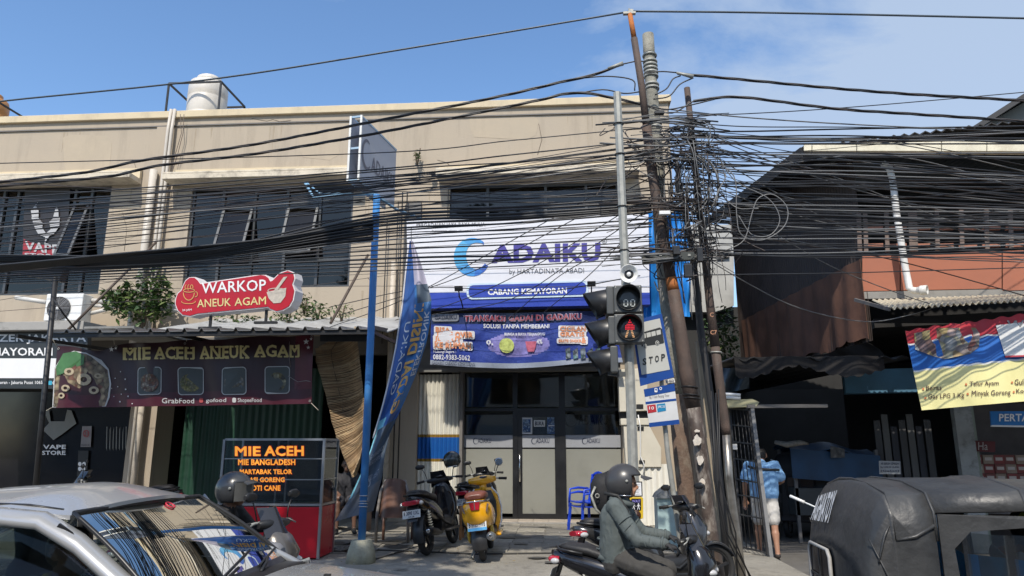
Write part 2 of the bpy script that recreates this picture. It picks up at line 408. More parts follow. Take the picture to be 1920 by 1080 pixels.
M_shade_stain = mat('shade_stain', (.055, .052, .047), .55, var=.4, scale=5, dirt=.8, dirtcol=(.17, .16, .135), dscale=7)  # dark stain patches that also stand in for missing tree shade
qo = random.Random(12)
for i in range(34):
    x, y, r_ = qo.uniform(-5.5, 1.8), qo.uniform(9.2, 14.3), qo.uniform(.08, .42); g = MB(); e = qo.uniform(.35, .8)
    g.prism([(x + r_ * math.cos(a) * qo.uniform(.6, 1.1), y + e * r_ * math.sin(a) * qo.uniform(.6, 1.1), .1692 + i * .0001) for a in [k * math.pi / 9 for k in range(18)]], (0, 0, -.001)); put('ground_shade_stain', g, M_shade_stain, pv)
M_tarv = mat('tar_joint', (.05, .048, .045), .8)
for P in ([(-6, 10.7), (-3, 10.95), (-1.2, 10.6), (.6, 10.9), (2.2, 10.7)], [(-2.6, 9.9), (-2.2, 11.4), (-2.5, 13), (-2.3, 14.6)], [(.7, 9.3), (.5, 11), (.75, 12.6), (.6, 14.6)]):
    g = MB(); g.tube([(x, y, .163) for x, y in P], .012, 5, flat=.5); put('joint', g, M_tarv, pv)

# ================================================================== the long two-storey shophouse building
B = thing('shophouse_building', 'long beige two-storey shophouse row with cream coping and dark upper windows', 'building', (-5, 15, 0))
X0, X1, ZT = -22.0, 2.5, 9.38
def wall(name, Y, t, xs, zs, holes, m, parent):
    mb = MB(); xs = sorted(set(xs)); zs = sorted(set(zs))
    for i in range(len(xs) - 1):
        for k in range(len(zs) - 1):
            cx, cz = (xs[i] + xs[i + 1]) / 2, (zs[k] + zs[k + 1]) / 2
            if any(a < cx < b and c < cz < d for a, b, c, d in holes): continue
            mb.bx(xs[i], xs[i + 1], Y, Y + t, zs[k], zs[k + 1])
    return put(name, mb, m, parent)
HA = (-13.8, -10.43, 5.02, 7.62); HB = (-8.48, -4.66, 5.1, 7.5); HC = (-2.5, 1.32, 5.6, 7.4); HD = (-19.5, -14.6, 5.02, 7.62)
hol = [HA, HB, HC, HD]
xs = [X0, X1] + [h[0] for h in hol] + [h[1] for h in hol]; zs = [4.0, 9.26] + [h[2] for h in hol] + [h[3] for h in hol]
wall('wall', 15.0, .25, xs, zs, hol, M_beige, B)
g = MB(); g.bx(X0, X1, 15.25, 15.5, 8.4, 9.2); g.bx(X0, X1, 15.5, 24, 8.3, 8.45); g.bx(X1 - .25, X1 + .003, 15.25, 24, .1, 9.24); g.bx(X0, X1, 23.8, 24, .1, 9.2); put('roof', g, M_beige, B)
g = MB(); g.bx(X0 - .05, X1 + .06, 14.92, 15.3, 9.26, 9.43); g.bx(X1 - .3, X1 + .06, 15.3, 24, 9.26, 9.43)
put('coping', g, M_beige2, B, bevel=.012)
g = MB(); g.bx(X0, X1, 14.965, 15.0, 9.05, 9.08); put('drip_groove', g, M_greyp, B)
# shallow joints and pilasters on the plaster
for x in (-14.4, -9.3, 2.3): g = MB(); g.bx(x - .17, x + .17, 14.95, 15.0, 3.9, 9.04); put('pilaster', g, M_beige, B)
# hoods above the windows
def hood(x0, x1, z, name='window_hood'):
    g = MB(); g.bx(x0, x1, 14.52, 15.0, z, z + .12); g.bx(x0, x1, 14.52, 14.6, z + .12, z + .17)
    o = put(name, g, mat('weathered_hood', (.6, .53, .42), .9, var=.25, scale=2.2, bump=.6, dirt=.8, dirtcol=(.12, .1, .08), dscale=3), B, bevel=.01)
    g = MB(); g.bx(x0, x1, 14.9, 14.98, z + .1203, z + .37); put('hood_band', g, M_beige2, B)
hood(-13.9, -9.72, 7.62); hood(-8.95, -4.45, 7.55); hood(-2.7, 1.75, 7.47); hood(-19.8, -14.4, 7.62)
# lighter band below the roof step
# windows: each window a part, its panes, mullions and sashes sub-parts
def window(h, cols, rows, opens=(), label=None):
    x0, x1, z0, z1 = h
    w = MB(); t = .055
    w.bx(x0, x1, 15.06, 15.14, z0, z0 + t); w.bx(x0, x1, 15.06, 15.14, z1 - t, z1); w.bx(x0, x0 + t, 15.06, 15.14, z0 + t, z1 - t); w.bx(x1 - t, x1, 15.06, 15.14, z0 + t, z1 - t)
    win = put('window', w, M_frame, B, label=label)
    for c in cols[1:-1]:
        g = MB(); g.bx(c - .03, c + .03, 15.05, 15.14, z0 + t, z1 - t); put('mullion', g, M_frame, win)
    for r in rows[1:-1]: g = MB(); g.bx(x0 + t, x1 - t, 15.075, 15.13, r - .022, r + .022); put('transom', g, M_frame, win)
    for i in range(len(cols) - 1):
        for k in range(len(rows) - 1):
            a, b = cols[i] + .03, cols[i + 1] - .03; c, d = rows[k] + .022, rows[k + 1] - .022
            if (i, k) in opens:
                tilt = .32; s = MB(); P = []
                top = Vector((0, 15.04, d)); 
                def at(u, v, y=0): return Vector((a + (b - a) * u, 15.04 - (1 - v) * (d - c) * math.sin(tilt) + y * math.cos(tilt), d - (1 - v) * (d - c) * math.cos(tilt) + y * -math.sin(tilt)))
                fr = MB(); e = .07
                for (u0, v0), (u1, v1) in (((0, 0), (1, 0)), ((0, 1), (1, 1)), ((0.03, 0), (.03, 1)), ((.97, 0), (.97, 1))):
                    fr.bar(at(u0, v0), at(u1, v1), .035, .055, up=(1, 0, 0) if v0 != v1 else (0, 0, 1))
                sash = put('open_sash', fr, mat('sash_frame', (.085, .09, .095), .5, metal=.3), win)
                s.prism([at(.04, .03), at(.96, .03), at(.96, .97), at(.04, .97)], (0, .006, 0)); put('pane', s, M_winglass, win)
            else:
                s = MB(); s.bx(a, b, 15.1, 15.106, c, d); put('pane', s, M_winglass, win)
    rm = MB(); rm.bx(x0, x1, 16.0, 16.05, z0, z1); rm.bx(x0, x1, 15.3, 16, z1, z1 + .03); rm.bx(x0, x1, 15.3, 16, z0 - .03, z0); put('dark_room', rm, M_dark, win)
window(HA, [-13.8, -13.1, -12.75, -11.33, -10.93, -10.43], [5.02, 5.75, 7.2, 7.62], [(3, 1)])
window(HB, [-8.48, -7.73, -6.97, -6.21, -5.44, -4.66], [5.1, 5.75, 7.0, 7.5], [(1, 1), (3, 1)])
window(HC, [-2.5, -1.6, -.3, .6, 1.32], [5.6, 6.9, 7.4], [])
window(HD, [-19.5, -18, -16.5, -14.6], [5.02, 5.9, 7.62], [])
# rain stains running down the plaster, thin flakes of discoloured render
M_stain = mat('rain_stain', (.34, .28, .205), .9, var=.2, scale=6, dirt=.9, dirtcol=(.39, .325, .24), streak=6, dscale=6)
qs = random.Random(31)
for x, z, n_ in ((-14.0, 7.5, 5), (-9.9, 7.5, 5), (-8.6, 7.4, 4), (-4.35, 7.4, 6), (-2.75, 7.3, 5), (1.9, 7.3, 6), (-8.2, 9.0, 5), (-6.6, 9.0, 6), (-3.9, 9.0, 5), (-11.5, 9.0, 6), (.5, 9.0, 6), (-4.0, 5.0, 5), (-9.8, 4.9, 5)):
    for k in range(n_):
        xx = x + qs.uniform(-.35, .35); w_ = qs.uniform(.008, .03); h_ = qs.uniform(.25, 1.1); g = MB()
        L_ = [(xx + w_ * qs.uniform(.6, 1) * (1 - t) , z - h_ * t) for t in (0, .3, .6, .85, 1)] ; R_ = [(xx - w_ * qs.uniform(.6, 1) * (1 - t), z - h_ * t) for t in (.85, .6, .3, 0)]
        if k % 2: g.prism([(a, 14.997, b) for a, b in L_ + R_], (0, .004, 0)); put('rain_stain', g, M_stain, B)
# hairline cracks and patched render
M_crack = mat('crack', (.13, .105, .08), .9)
for P in ([(472, 222), (488, 225), (500, 227), (512, 224), (524, 228), (545, 226)], [(250, 300), (256, 318), (252, 332)], [(820, 300), (838, 305), (850, 318)], [(1010, 232), (1016, 262), (1008, 290)], [(230, 398), (238, 430), (233, 470)], [(690, 520), (705, 545), (700, 580)]):
    g = MB(); g.tube([W(x, y, 14.997) for x, y in P], .006, 4); put('crack', g, M_crack, B)
for x0, y0, x1, y1 in ((118, 252, 210, 330), (880, 215, 1010, 262), (560, 235, 640, 300), (212, 372, 262, 450)):
    g = MB(); g.slab(PY(14.996), [(x0, y0 + 6), (x0 + 14, y0), (x1 - 8, y0 + 3), (x1, y0 + 12), (x1 - 5, y1 - 9), (x1 - 22, y1), (x0 + 9, y1 - 5), (x0 + 3, y1 - 18)], .004); put('render_patch', g, mat('patched_render', (.425, .355, .265), .85, var=.1, scale=2, dirt=.35, dirtcol=(.3, .25, .19), streak=5, dscale=3), B)
# ground floor: columns, lintel beam, back walls, dark rooms
for x0, x1, m_ in ((-14.6, -14.2, 0), (-9.35, -8.75, 0), (-3.62, -3.05, 0), (1.22, 2.5, 0)): g = MB(); g.bx(x0, x1, 15.0 if x0 < 1 else 14.9, 15.7, .15, 4.0); put('column', g, M_beige, B)
g = MB(); g.bx(X0, -3.62, 15.0, 15.25, 3.6, 4.0); put('lintel', g, M_greyp, B)
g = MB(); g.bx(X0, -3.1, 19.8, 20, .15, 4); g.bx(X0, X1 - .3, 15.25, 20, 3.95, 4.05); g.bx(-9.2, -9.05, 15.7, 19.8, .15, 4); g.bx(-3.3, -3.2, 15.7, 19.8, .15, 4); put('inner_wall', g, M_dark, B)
g = MB(); g.bx(X0, X1 - .26, 15.62, 20, .1, .16); put('inner_floor', g, mat('shop_floor', (.1, .095, .09), .5, var=.2), B)
# grey pilaster strip beside the blue pole
g = MB(); g.bx(-3.42, -3.08, 14.9, 15.0, 4.0, 7.0); put('grey_strip', g, M_greyp, B)
# green steel shutters inside the noodle shop
def corr(mb, x0, x1, y, z0, z1, pitch, amp, m=0, t=.01, axis='x', slope=None):
    n = max(2, int((x1 - x0) / pitch * 4))
    fn = lambda u, v: (x0 + (x1 - x0) * u, y + amp * math.sin(2 * math.pi * u * (x1 - x0) / pitch), z0 + (z1 - z0) * v)
    return mb.sheet(fn, n, 1, (0, t, 0), m)
g = MB(); corr(g, -8.6, -5.4, 15.9, .15, 3.4, .16, .02); put('green_shutter', g, M_dgreen, B)

# ------------------------------------------------------------------ pawn shop front
M_shut = mat('cream_shutter', (.72, .70, .62), .5, var=.06, dirt=.3, dirtcol=(.35, .32, .27), streak=3, dscale=4)
M_shutb = mat('blue_shutter_band', (.015, .12, .42), .5, var=.12, dirt=.2)
M_shuto = mat('ochre_shutter_line', (.28, .17, .03), .5)
def zz(py, Y=15.1, px=800): return W(px, py, Y).z
zb1, zb2 = zz(860), zz(820); S0, S1 = W(766, 800, 15.1).x, W(862, 800, 15.1).x
levels = [(.16, zb1 - .06, 0), (zb1 - .06, zb1, 2), (zb1, zb2, 1), (zb2, zb2 + .06, 2), (zb2 + .06, 3.16, 0)]
nfold = 12; fw = (S1 - S0) / nfold
g0 = {}
for i in range(nfold):
    x = S0 + i * fw; q = MB(); d = .05
    for z0, z1, m_ in levels:
        a, b, c = Vector((x, 15.14, z0)), Vector((x + fw * .5, 15.14 - d, z0)), Vector((x + fw * .96, 15.14, z0)); h = Vector((0, 0, z1 - z0))
        q.add([a, b, b + h, a + h], [(0, 1, 2, 3)], m_); q.add([b, c, c + h, b + h], [(0, 1, 2, 3)], m_)
        q.add([a + Vector((0, .006, 0)), b + Vector((0, .006, 0)), b + h + Vector((0, .006, 0)), a + h + Vector((0, .006, 0))], [(3, 2, 1, 0)], m_); q.add([b + Vector((0, .006, 0)), c + Vector((0, .006, 0)), c + h + Vector((0, .006, 0)), b + h + Vector((0, .006, 0))], [(3, 2, 1, 0)], m_)
    put('shutter_fold', q, [M_shut, M_shutb, M_shuto], B)
g = MB(); g.bx(S0 - .1, S0 - .02, 15.02, 15.2, .15, 3.3); g.bx(S1 + .01, S1 + .07, 15.0, 15.3, .15, 3.3); put('shutter_post', g, M_greyp, B)
g = MB(); g.bx(-3.1, 1.25, 14.95, 15.1, 3.2, 3.29); g.bx(-3.1, 1.25, 15.02, 15.25, 3.29, 4.4); put('shutter_header', g, mat('header_grey', (.2, .2, .19), .6, var=.15), B)
# glass shopfront
GY = 15.32
def gx(px): return W(px, 840, GY).x
def gz(py): return W(1000, py, GY).z
a0, a1, a2, a3 = gx(864), gx(966), gx(1055), gx(1166)
M_bf = mat('black_frame', (.012, .012, .013), .4, var=.2)
g = MB(); 
for x, w_ in ((a0, .05), (a1, .1), (a2, .13), (a3, .05)): g.bx(x - w_ / 2, x + w_ / 2, GY - .05, GY + .05, .17, 3.2)
for x0, x1, z, h in ((a0 + .025, a1 - .05, gz(768), .07), (a1 + .05, a2 - .065, gz(772), .14), (a2 + .065, a3 - .025, gz(768), .07), (a0 + .025, a1 - .05, .2, .06), (a2 + .065, a3 - .025, .2, .06)):
    g.bx(x0, x1, GY - .04, GY + .04, z - h / 2, z + h / 2)
shopf = put('shopfront_frame', g, M_bf, B)
M_sg = glass('shop_glass', (.55, .56, .54), .03, .06)
M_frost = mat('frosted_film', (.235, .235, .205), .16, var=.35, scale=.55, dirt=.3, dirtcol=(.13, .13, .115), dscale=1.1)
for x0, x1 in ((a0 + .025, a1 - .05), (a1 + .05, a2 - .065), (a2 + .065, a3 - .025)):
    door = x0 > a0 + 1 and x1 < a3 - 1
    g = MB(); g.bx(x0, x1, GY - .004, GY + .004, gz(768) + .06, 3.19); put('glass_pane', g, M_sg, shopf)
    xa, xb = (x0 + .1, x1 - .1) if door else (x0, x1)
    g = MB(); g.bx(xa, xb, GY - .004, GY + .004, gz(815), gz(772) - .06); put('glass_pane', g, M_sg, shopf)
    g = MB(); g.bx(xa, xb, GY - .008, GY + .004, gz(839), gz(816)); put('logo_band', g, mat('logo_band_white', (.30, .31, .33), .3, var=.05), shopf)
    g = MB(); g.bx(xa, xb, GY - .006, GY + .004, .3, gz(842)); put('frosted_pane', g, M_frost, shopf)
    if door:
        d = MB(); d.bx(x0, x0 + .1, GY - .03, GY + .03, .17, gz(776)); d.bx(x1 - .1, x1, GY - .03, GY + .03, .17, gz(776)); d.bx(x0 + .1, x1 - .1, GY - .03, GY + .03, .17, .3); d.bx(x0 + .1, x1 - .1, GY - .03, GY + .03, gz(782), gz(776))
        do = put('door', d, M_bf, B); h = MB(); h.tube([(x0 + .05, GY - .04, 1.5), (x0 + .05, GY - .1, 1.48), (x0 + .05, GY - .1, .95), (x0 + .05, GY - .04, .93)], .016); put('door_handle', h, M_chrome, do)
# small logo on the white bands, shop name on the wall within
M_ink = mat('dark_ink', (.02, .025, .05), .5); SG = PY(GY)
def logoG(mb, S, cx, cy, rx_, ry_, off, th=.3, m=0, sl=0):
    n = 26; pts_o = []; pts_i = []
    for i in range(n + 1):
        a = R(-50 - 280 * i / n); w_ = th * (0.25 + .9 * math.sin(math.pi * min(1, i / n * 1.05)))
        pts_o.append(S(cx + rx_ * math.cos(a), cy + ry_ * math.sin(a) + sl * math.cos(a), off)); pts_i.append(S(cx + rx_ * (1 - w_) * math.cos(a), cy + ry_ * (1 - w_ * .8) * math.sin(a), off))
    o = len(mb.v); mb.v += [tuple(p) for p in pts_o + pts_i]
    for i in range(n): mb.f.append((o + i, o + i + 1, o + n + 2 + i, o + n + 1 + i)); mb.m.append(m); mb.s.append(False)
for cx in (886, 995, 1090):
    g = MB(); logoG(g, SG, cx + 6, 827, 5, 6, .012); txt(g, 'ADAIKU', trect(SG, cx + 10, 822, cx + 35, 831, .012), 0, .02); put('lettering', g, M_ink, shopf)
g = MB(); logoG(g, PY(16.4), 1070, 787, 13, 14, .02); txt(g, 'ADAIKU', trect(PY(16.4), 1084, 778, 1140, 797, .02), 0, .02); put('lettering', g, mat('wall_letters', (.005, .005, .005), .5), B)
# inside of the pawn shop, dim
g = MB(); g.bx(-2.15, 1.2, 16.9, 17, .16, 3.9); g.bx(-.2, 1.2, 16.42, 16.5, .16, 3.3); put('inner_partition', g, mat('office_wall', (.5, .48, .43), .7), B)
g = MB(); g.bx(-1.9, -.45, 16.1, 16.6, .16, 1.25); put('office_counter', g, mat('counter_grey', (.12, .12, .12), .5), B)
g = MB(); S_ = PY(GY - .012)
g.slab(S_, [(977, 783), (998, 783), (998, 814), (977, 814)], .003, 0); g.slab(S_, [(1026, 782), (1048, 782), (1048, 814), (1026, 814)], .003, 1); g.slab(S_, [(1001, 788), (1022, 788), (1022, 800), (1001, 800)], .003, 2)
g.slab(S_, [(980, 786), (995, 786), (995, 811), (980, 811)], .003, 1, off=.003); g.slab(S_, [(1028, 797), (1046, 797), (1046, 799), (1028, 799)], .003, 0, off=.003)
put('door_poster', g, [mat('poster_white', (.5, .5, .5)), clump('poster_blue', [(.04, .12, .3), (.02, .07, .2), (.3, .4, .5), (.03, .1, .26)], 30), mat('paper', (.55, .55, .52))], B)
lettering('BUKA', PY(GY - .012), 1003, 790, 1020, 798, M_ink, B, off=.008, bold=.03)
# steps of tiles
g = MB(); g.bx(-2.2, 1.25, 14.75, 15.6, .15, .185); st = put('step', g, M_kerb, B)
tb = None
for i in range(11):
    for j in range(2):
        if tb is None: q = MB(); q.box((0, 0, 0), (.305, .29, .014)); tb = o = put('tile', q, mat('step_tile', (.42, .36, .29), .5, var=.25, scale=1.5, dirt=.3), st, local=True, bevel=.002)
        else: o = tb.copy(); C.objects.link(o); o.parent = st
        o.location = (-2.02 + i * .312 , 14.93 + j * .3, .19); o.location = rootm(st).inverted() @ Vector(o.location)
# vertical pipes and cables on the wall
def pipe(pts, r, m=M_pvc, name='downpipe', n=10, parent=None, **k):
    g = MB(); g.tube(pts, r, n); return put(name, g, m, parent if parent is not None else B, **k)
xd = W(308, 300, 14.85).x
for dx in (0, .09): pipe([(xd + dx, 14.9, 9.45), (xd + dx, 14.86, 8.9), (xd + dx, 14.86, 3.9), (xd + dx + .02, 14.86, .2)], .038)
xp = W(277, 400, 14.8).x; pipe([(xp, 14.84, 7.9), (xp, 14.82, 3.8)], .085); 
xq = W(735, 560, 14.8).x; pipe([(xq, 14.84, 5.6), (xq, 14.84, .2)], .06, mat('worn_pipe', (.5, .44, .36), .7, dirt=.6, dscale=5))
for px in (748, 757): x = W(px, 560, 14.8).x; pipe([(x, 14.8, 7.2), (x, 14.8, .3)], .015, M_black, 'conduit', 6)
for px, z1 in ((722, 6.6), (742, 7.0)): x = W(px, 500, 14.85).x; pipe([(x, 14.88, z1), (x, 14.85, 3.8)], .012, M_black, 'conduit', 6)
x = W(262, 800, 14.8).x; pipe([(x, 14.8, 3.9), (x, 14.8, .2)], .07, mat('worn_pipe', (.5, .44, .36)))
# pipes lying along the canopy top
for (pxa, pya, pxb, pyb, r) in ((30, 558, 88, 567, .05), (165, 563, 330, 574, .05), (165, 572, 335, 582, .04), (168, 588, 210, 578, .045)):
    a, b = W(pxa, pya, 14.5), W(pxb, pyb, 14.5); pipe([a, b], r, mat('white_pvc', (.62, .6, .56), .45, dirt=.3, dscale=5), 'drain_pipe')
pipe([W(240, 578, 14.4), W(245, 590, 14.4), W(243, 612, 14.35)], .05, mat('white_pvc', (.6, .6, .6)), 'drain_pipe')

# thin loose cable hanging from the roof by the downpipe
for q in ([(345, 214), (343, 250), (333, 290), (322, 325), (318, 345)], [(338, 214), (340, 250), (330, 285), (318, 330), (314, 352)]):
    pipe([W(x, y, 14.85) for x, y in q], .008, mat('cable_brown', (.12, .09, .07)), 'loose_wire', 5)
# conduit lamp sockets on hood band
for px, py in ((444, 325), (555, 322), (812, 326)):
    g = MB(); p = W(px, py, 14.85); g.ell(p, (.07, .05, .05), 10, 6); g.tube([p, p + Vector((-.12, -.1, -.05))], .02, 6); put('wall_lamp_socket', g, M_blackpl, B)

# ------------------------------------------------------------------ the buildings across the street, behind the camera
OB = thing('shophouse_building', 'pale row of shophouses on the far side of the street, behind the viewer', 'building', (0, -8, 0))
g = MB(); g.bx(-30, 30, -14, -7.6, 0, 6.2); put('wall', g, mat('opposite_plaster', (.5, .47, .42), .85, dirt=.3), OB)
g = MB(); g.bx(-30.2, 30.2, -14.2, -7.3, 6.2, 6.45); put('roof', g, M_greyp, OB)
wb = db = None
for i in range(12):
    x = -27.5 + i * 5
    if wb is None: q = MB(); q.box((0, 0, 0), (2.6, .06, 1.4)); wb = o = put('window', q, M_winglass, OB, local=True); q = MB(); q.box((0, 0, 0), (3.8, .06, 2.7)); db = o2 = put('shutter', q, mat('opposite_shutter', (.25, .3, .35), .6), OB, local=True)
    else: o = wb.copy(); C.objects.link(o); o.parent = OB; o2 = db.copy(); C.objects.link(o2); o2.parent = OB
    o.location = Vector((x, -7.57, 4.6)) - OB.location; o2.location = Vector((x, -7.57, 1.4)) - OB.location
g = MB(); g.bx(-30, 30, -7.5, -3.3, -.1, .14); put('pavement', g, M_kerb, kind='structure')
# ================================================================== buildings and things to the right and behind
M_corrd = mat('black_corrugated', (.016, .015, .015), .6, metal=.2, var=.35, scale=3)
M_rustd = mat('rusty_tarp', (.11, .052, .033), .8, var=.4, scale=2, bump=.6, bscale=12, dirt=.6, dirtcol=(.03, .02, .018), streak=3)
M_orange = mat('faded_orange_sheet', (.36, .125, .07), .7, var=.12, scale=1.5, dirt=.35, dirtcol=(.3, .12, .08), streak=2)
RB = thing('old_shop_building', 'dark two-storey corner shop with rusty corrugated side and orange panels', 'building', (6, 12, 0))
# front plane of the building: turned a little towards us at the right
Pa, Pb = W(1620, 500, 11.6), W(1990, 500, 10.9)
Fn = (Pb - Pa); Fn.z = 0; Fd = Fn.normalized(); Nn = Vector((-Fd.y, Fd.x, 0))   # Nn points into the building
SF = Surf(Pa, Nn)
def shiftS(S, d): return Surf(S.P + Nn * d, Nn)
SFi = shiftS(SF, .25); SFo = shiftS(SF, -.75)
# side wall: runs back from the corner
cx0 = Pa.copy()
side_dir = Vector((-math.tan(R(7.6)), 1, 0)).normalized()
SS = Surf(cx0, Vector((side_dir.y, -side_dir.x, 0)))
def side(mb, pts, t, m=0): mb.prism([SS(x, y) for x, y in pts], Vector((side_dir.y, -side_dir.x, 0)) * t, m)
# corrugated black side, sheet by sheet
P_top = SS(1620, 300); 
def onside(s_, z, d=0): return cx0 + side_dir * s_ + Vector((side_dir.y, -side_dir.x, 0)) * d + Vector((0, 0, z - cx0.z))
zc_t = 6.3; LS = 9.5
SE_ = (SS(1378, 500) - cx0).dot(side_dir)
for k in range(10):
    g = MB(); s0 = k * SE_ / 10; n = 24
    def fn(u, v, s0=s0): return onside(s0 + SE_ * .0995 * u, 3.3 + (zc_t + .15 + (s0 + SE_ * .0995 * u) * .2 - 3.3) * v, .02 * math.sin(2 * math.pi * u * 6))
    g.sheet(fn, n, 1, Vector((side_dir.y, -side_dir.x, 0)) * .01, 0); put('corrugated_sheet', g, mat('brown_corrugated', (.055, .04, .034), .7, metal=.2, var=.4, scale=2, dirt=.6, dirtcol=(.02, .016, .014), streak=4, dscale=3), RB)
# rusty skirt below it
def zsk_t(s): return SS(1620, 482).z + s * .11
zt0 = SS(1618, 486).z; zt1 = SS(1398, 600).z; st1 = (SS(1398, 600) - cx0).dot(side_dir)
zb0 = SS(1618, 640).z; zb1_ = SS(1400, 700).z
def skirt(u, v):
    s = st1 * u * 1.02; zt = zt0 + (zt1 - zt0) * u; zb = zb0 + (zb1_ - zb0) * u - .06 * math.sin(u * 3.1) + .03 * math.sin(u * 23) + .05 * (int(u * 9) % 2) + .02 * math.sin(u * 71)
    return onside(s, zb + (zt - zb) * v, -.06 - .05 * math.sin(u * 17) * (1 - v) + .02 * math.sin(u * 60))
g = MB(); g.sheet(skirt, 60, 5, Vector((side_dir.y, -side_dir.x, 0)) * .01); put('rusty_skirt', g, M_rustd, RB)
# sagging tarpaulin under the skirt
def tarp(u, v):
    s = st1 * u; z0 = zb0 + (zb1_ - zb0) * u
    return onside(s, z0 - .05 - (.2 + .06 * math.sin(u * 9) + .07 * abs(math.sin(u * 21)) + .03 * math.sin(u * 67)) * v, -.1 + .25 * v + .05 * math.sin(u * 31 + v * 3))
g = MB(); g.sheet(tarp, 50, 5, Vector((side_dir.y, -side_dir.x, 0)) * .01); put('sagging_tarpaulin', g, mat('dark_tarp', (.013, .011, .011), .8, var=.4, bump=.5, bscale=8), RB)
# inner dark volume: upper floor slab, back, side wall low
g = MB()
def fr(s, z, d): return Pa + Fd * s + Nn * d + Vector((0, 0, z - Pa.z))
def fbox(mb, s0, s1, d0, d1, z0, z1, m=0):
    P = [fr(s, z, d) for s in (s0, s1) for d in (d0, d1) for z in (z0, z1)]
    mb.add(P, [(0, 1, 3, 2), (4, 6, 7, 5), (0, 4, 5, 1), (2, 3, 7, 6), (0, 2, 6, 4), (1, 5, 7, 3)], m)
fbox(g, .1, 8, .3, 6.0, 3.55, 3.7); put('upper_floor', g, M_corrd, RB)
g = MB(); fbox(g, .1, 8, 3.2, 3.3, 3.7, 6.4); fbox(g, .1, 8, 6, 6.1, 0, 3.55); fbox(g, 3.0, 3.12, 1.6, 6, 0, 3.55); put('inner_wall', g, mat('patchy_dark_wall', (.06, .058, .055), .9, var=.35, scale=1.2, dirt=.6), RB)  # inner walls in a patchy dark grey
# roof
rg0 = SFo(1503, 268); rg1 = SFo(1990, 262)
zr = 6.28
A0_ = shiftS(SF, -.84)(1502, 277); B0_ = W(1322, 412, 19.6); A1_ = A0_ + Fd * 9; B1_ = B0_ + Fd * 12
def roofp(u, v):
    p = (A0_.lerp(A1_, u)).lerp(B0_.lerp(B1_, u), v); p.z += .025 * math.sin(u * 2 * math.pi * 62); return p
g = MB(); g.sheet(roofp, 248, 3, (0, 0, -.015)); put('roof', g, M_corrd, RB)
g = MB()
for v0 in (0,):
    g.bar(roofp(0, 0) + Vector((0, 0, -.1)), roofp(0, 1) + Vector((0, 0, -.1)), .04, .2)
put('verge_board', g, M_corrd, RB)
# pale gutter along the eave, one length per piece
def zat(px, S, py): return S(px, py).z
ge = shiftS(SF, -.86)
for px0, px1 in ((1507, 1522), (1523, 1606), (1607, 1765), (1766, 1850), (1851, 1990)):
    t0 = 270 - (px0 - 1505) * .018; t1 = 270 - (px1 - 1505) * .018; h0 = 13 + (px0 - 1505) * .02; h1 = 13 + (px1 - 1505) * .02
    g = MB(); g.slab(ge, [(px0, t0), (px1, t1), (px1, t1 + h1), (px0, t0 + h0)], .14)
    put('gutter', g, mat('cream_gutter', (.68, .62, .47), .6, var=.15, dirt=.6, dirtcol=(.25, .17, .08), dscale=4), RB, bevel=.008)
# orange wall panels on the front
for i, (xa, xb) in enumerate(((1617, 1688), (1689, 1879), (1880, 1990))):
    g = MB(); ya = lambda x: 480 - (x - 1617) * .035; yb = lambda x: 546 - (x - 1617) * .02 + (4 if i == 2 else 0)
    g.slab(SF, [(xa, ya(xa)), (xb - 1, ya(xb)), (xb - 1, yb(xb)), (xa, yb(xa))], .03, off=.002 * i); put('orange_panel', g, M_orange, RB)
g = MB(); g.slab(SF, [(1618, 547), (1990, 540), (1990, 556), (1620, 560)], .05, off=-.006); put('grey_sill_sheet', g, mat('grey_sheet', (.25, .24, .22), .7, dirt=.4), RB)
# balcony slats and tiled rails
for px in (1606, 1618, 1658, 1703, 1711, 1752, 1798, 1845, 1890, 1935):
    g = MB(); yt = 400 - (px - 1606) * .03; g.slab(SF, [(px, yt), (px + 8, yt), (px + 10, 474 - (px - 1606) * .03), (px + 2, 474 - (px - 1606) * .03)], .05, off=.02); put('balcony_slat', g, mat('brown_wood', (.17, .125, .105), .8, var=.25, scale=8), RB)
for j, y in enumerate((425, 457)):
    for px in range(1622, 1940, 44):
        g = MB(); g.slab(SF, [(px, y), (px + 34, y - 1), (px + 34, y + 5), (px, y + 6)], .05, off=.0); put('balcony_rail', g, mat('rail_brick', (.33, .14, .09), .8, var=.3, scale=20), RB)
g = MB(); fbox(g, .1, 8, 1.2, 1.25, 3.75, 6.2); put('inner_wall', g, mat('near_black_wall', (.012, .011, .011), .9), RB)  # near-black sheet across the upper floor behind the balcony
# big white PVC downpipe with open elbow
M_wp = mat('white_pipe', (.72, .71, .68), .4, dirt=.25, dscale=6)
sf2 = shiftS(SF, -.35)
pts = [sf2(1672, 330), sf2(1681, 400), sf2(1697, 500), sf2(1705, 540)]
g = MB(); g.tube([sf2(1655, 306), sf2(1668, 316), sf2(1674, 340), pts[1], pts[2], pts[3], sf2(1712, 546, .05), sf2(1724, 547, .1)], .052, 14); 
dp = put('downpipe', g, M_wp, RB)
g = MB(); g.lathe(sf2(1724, 547, .1), sf2(1730, 547, .12) - sf2(1724, 547, .1), [(.06, -.02), (.075, 0), (.075, .09), (.06, .09), (.058, -.05)], 16); put('pipe_mouth', g, M_wp, dp)
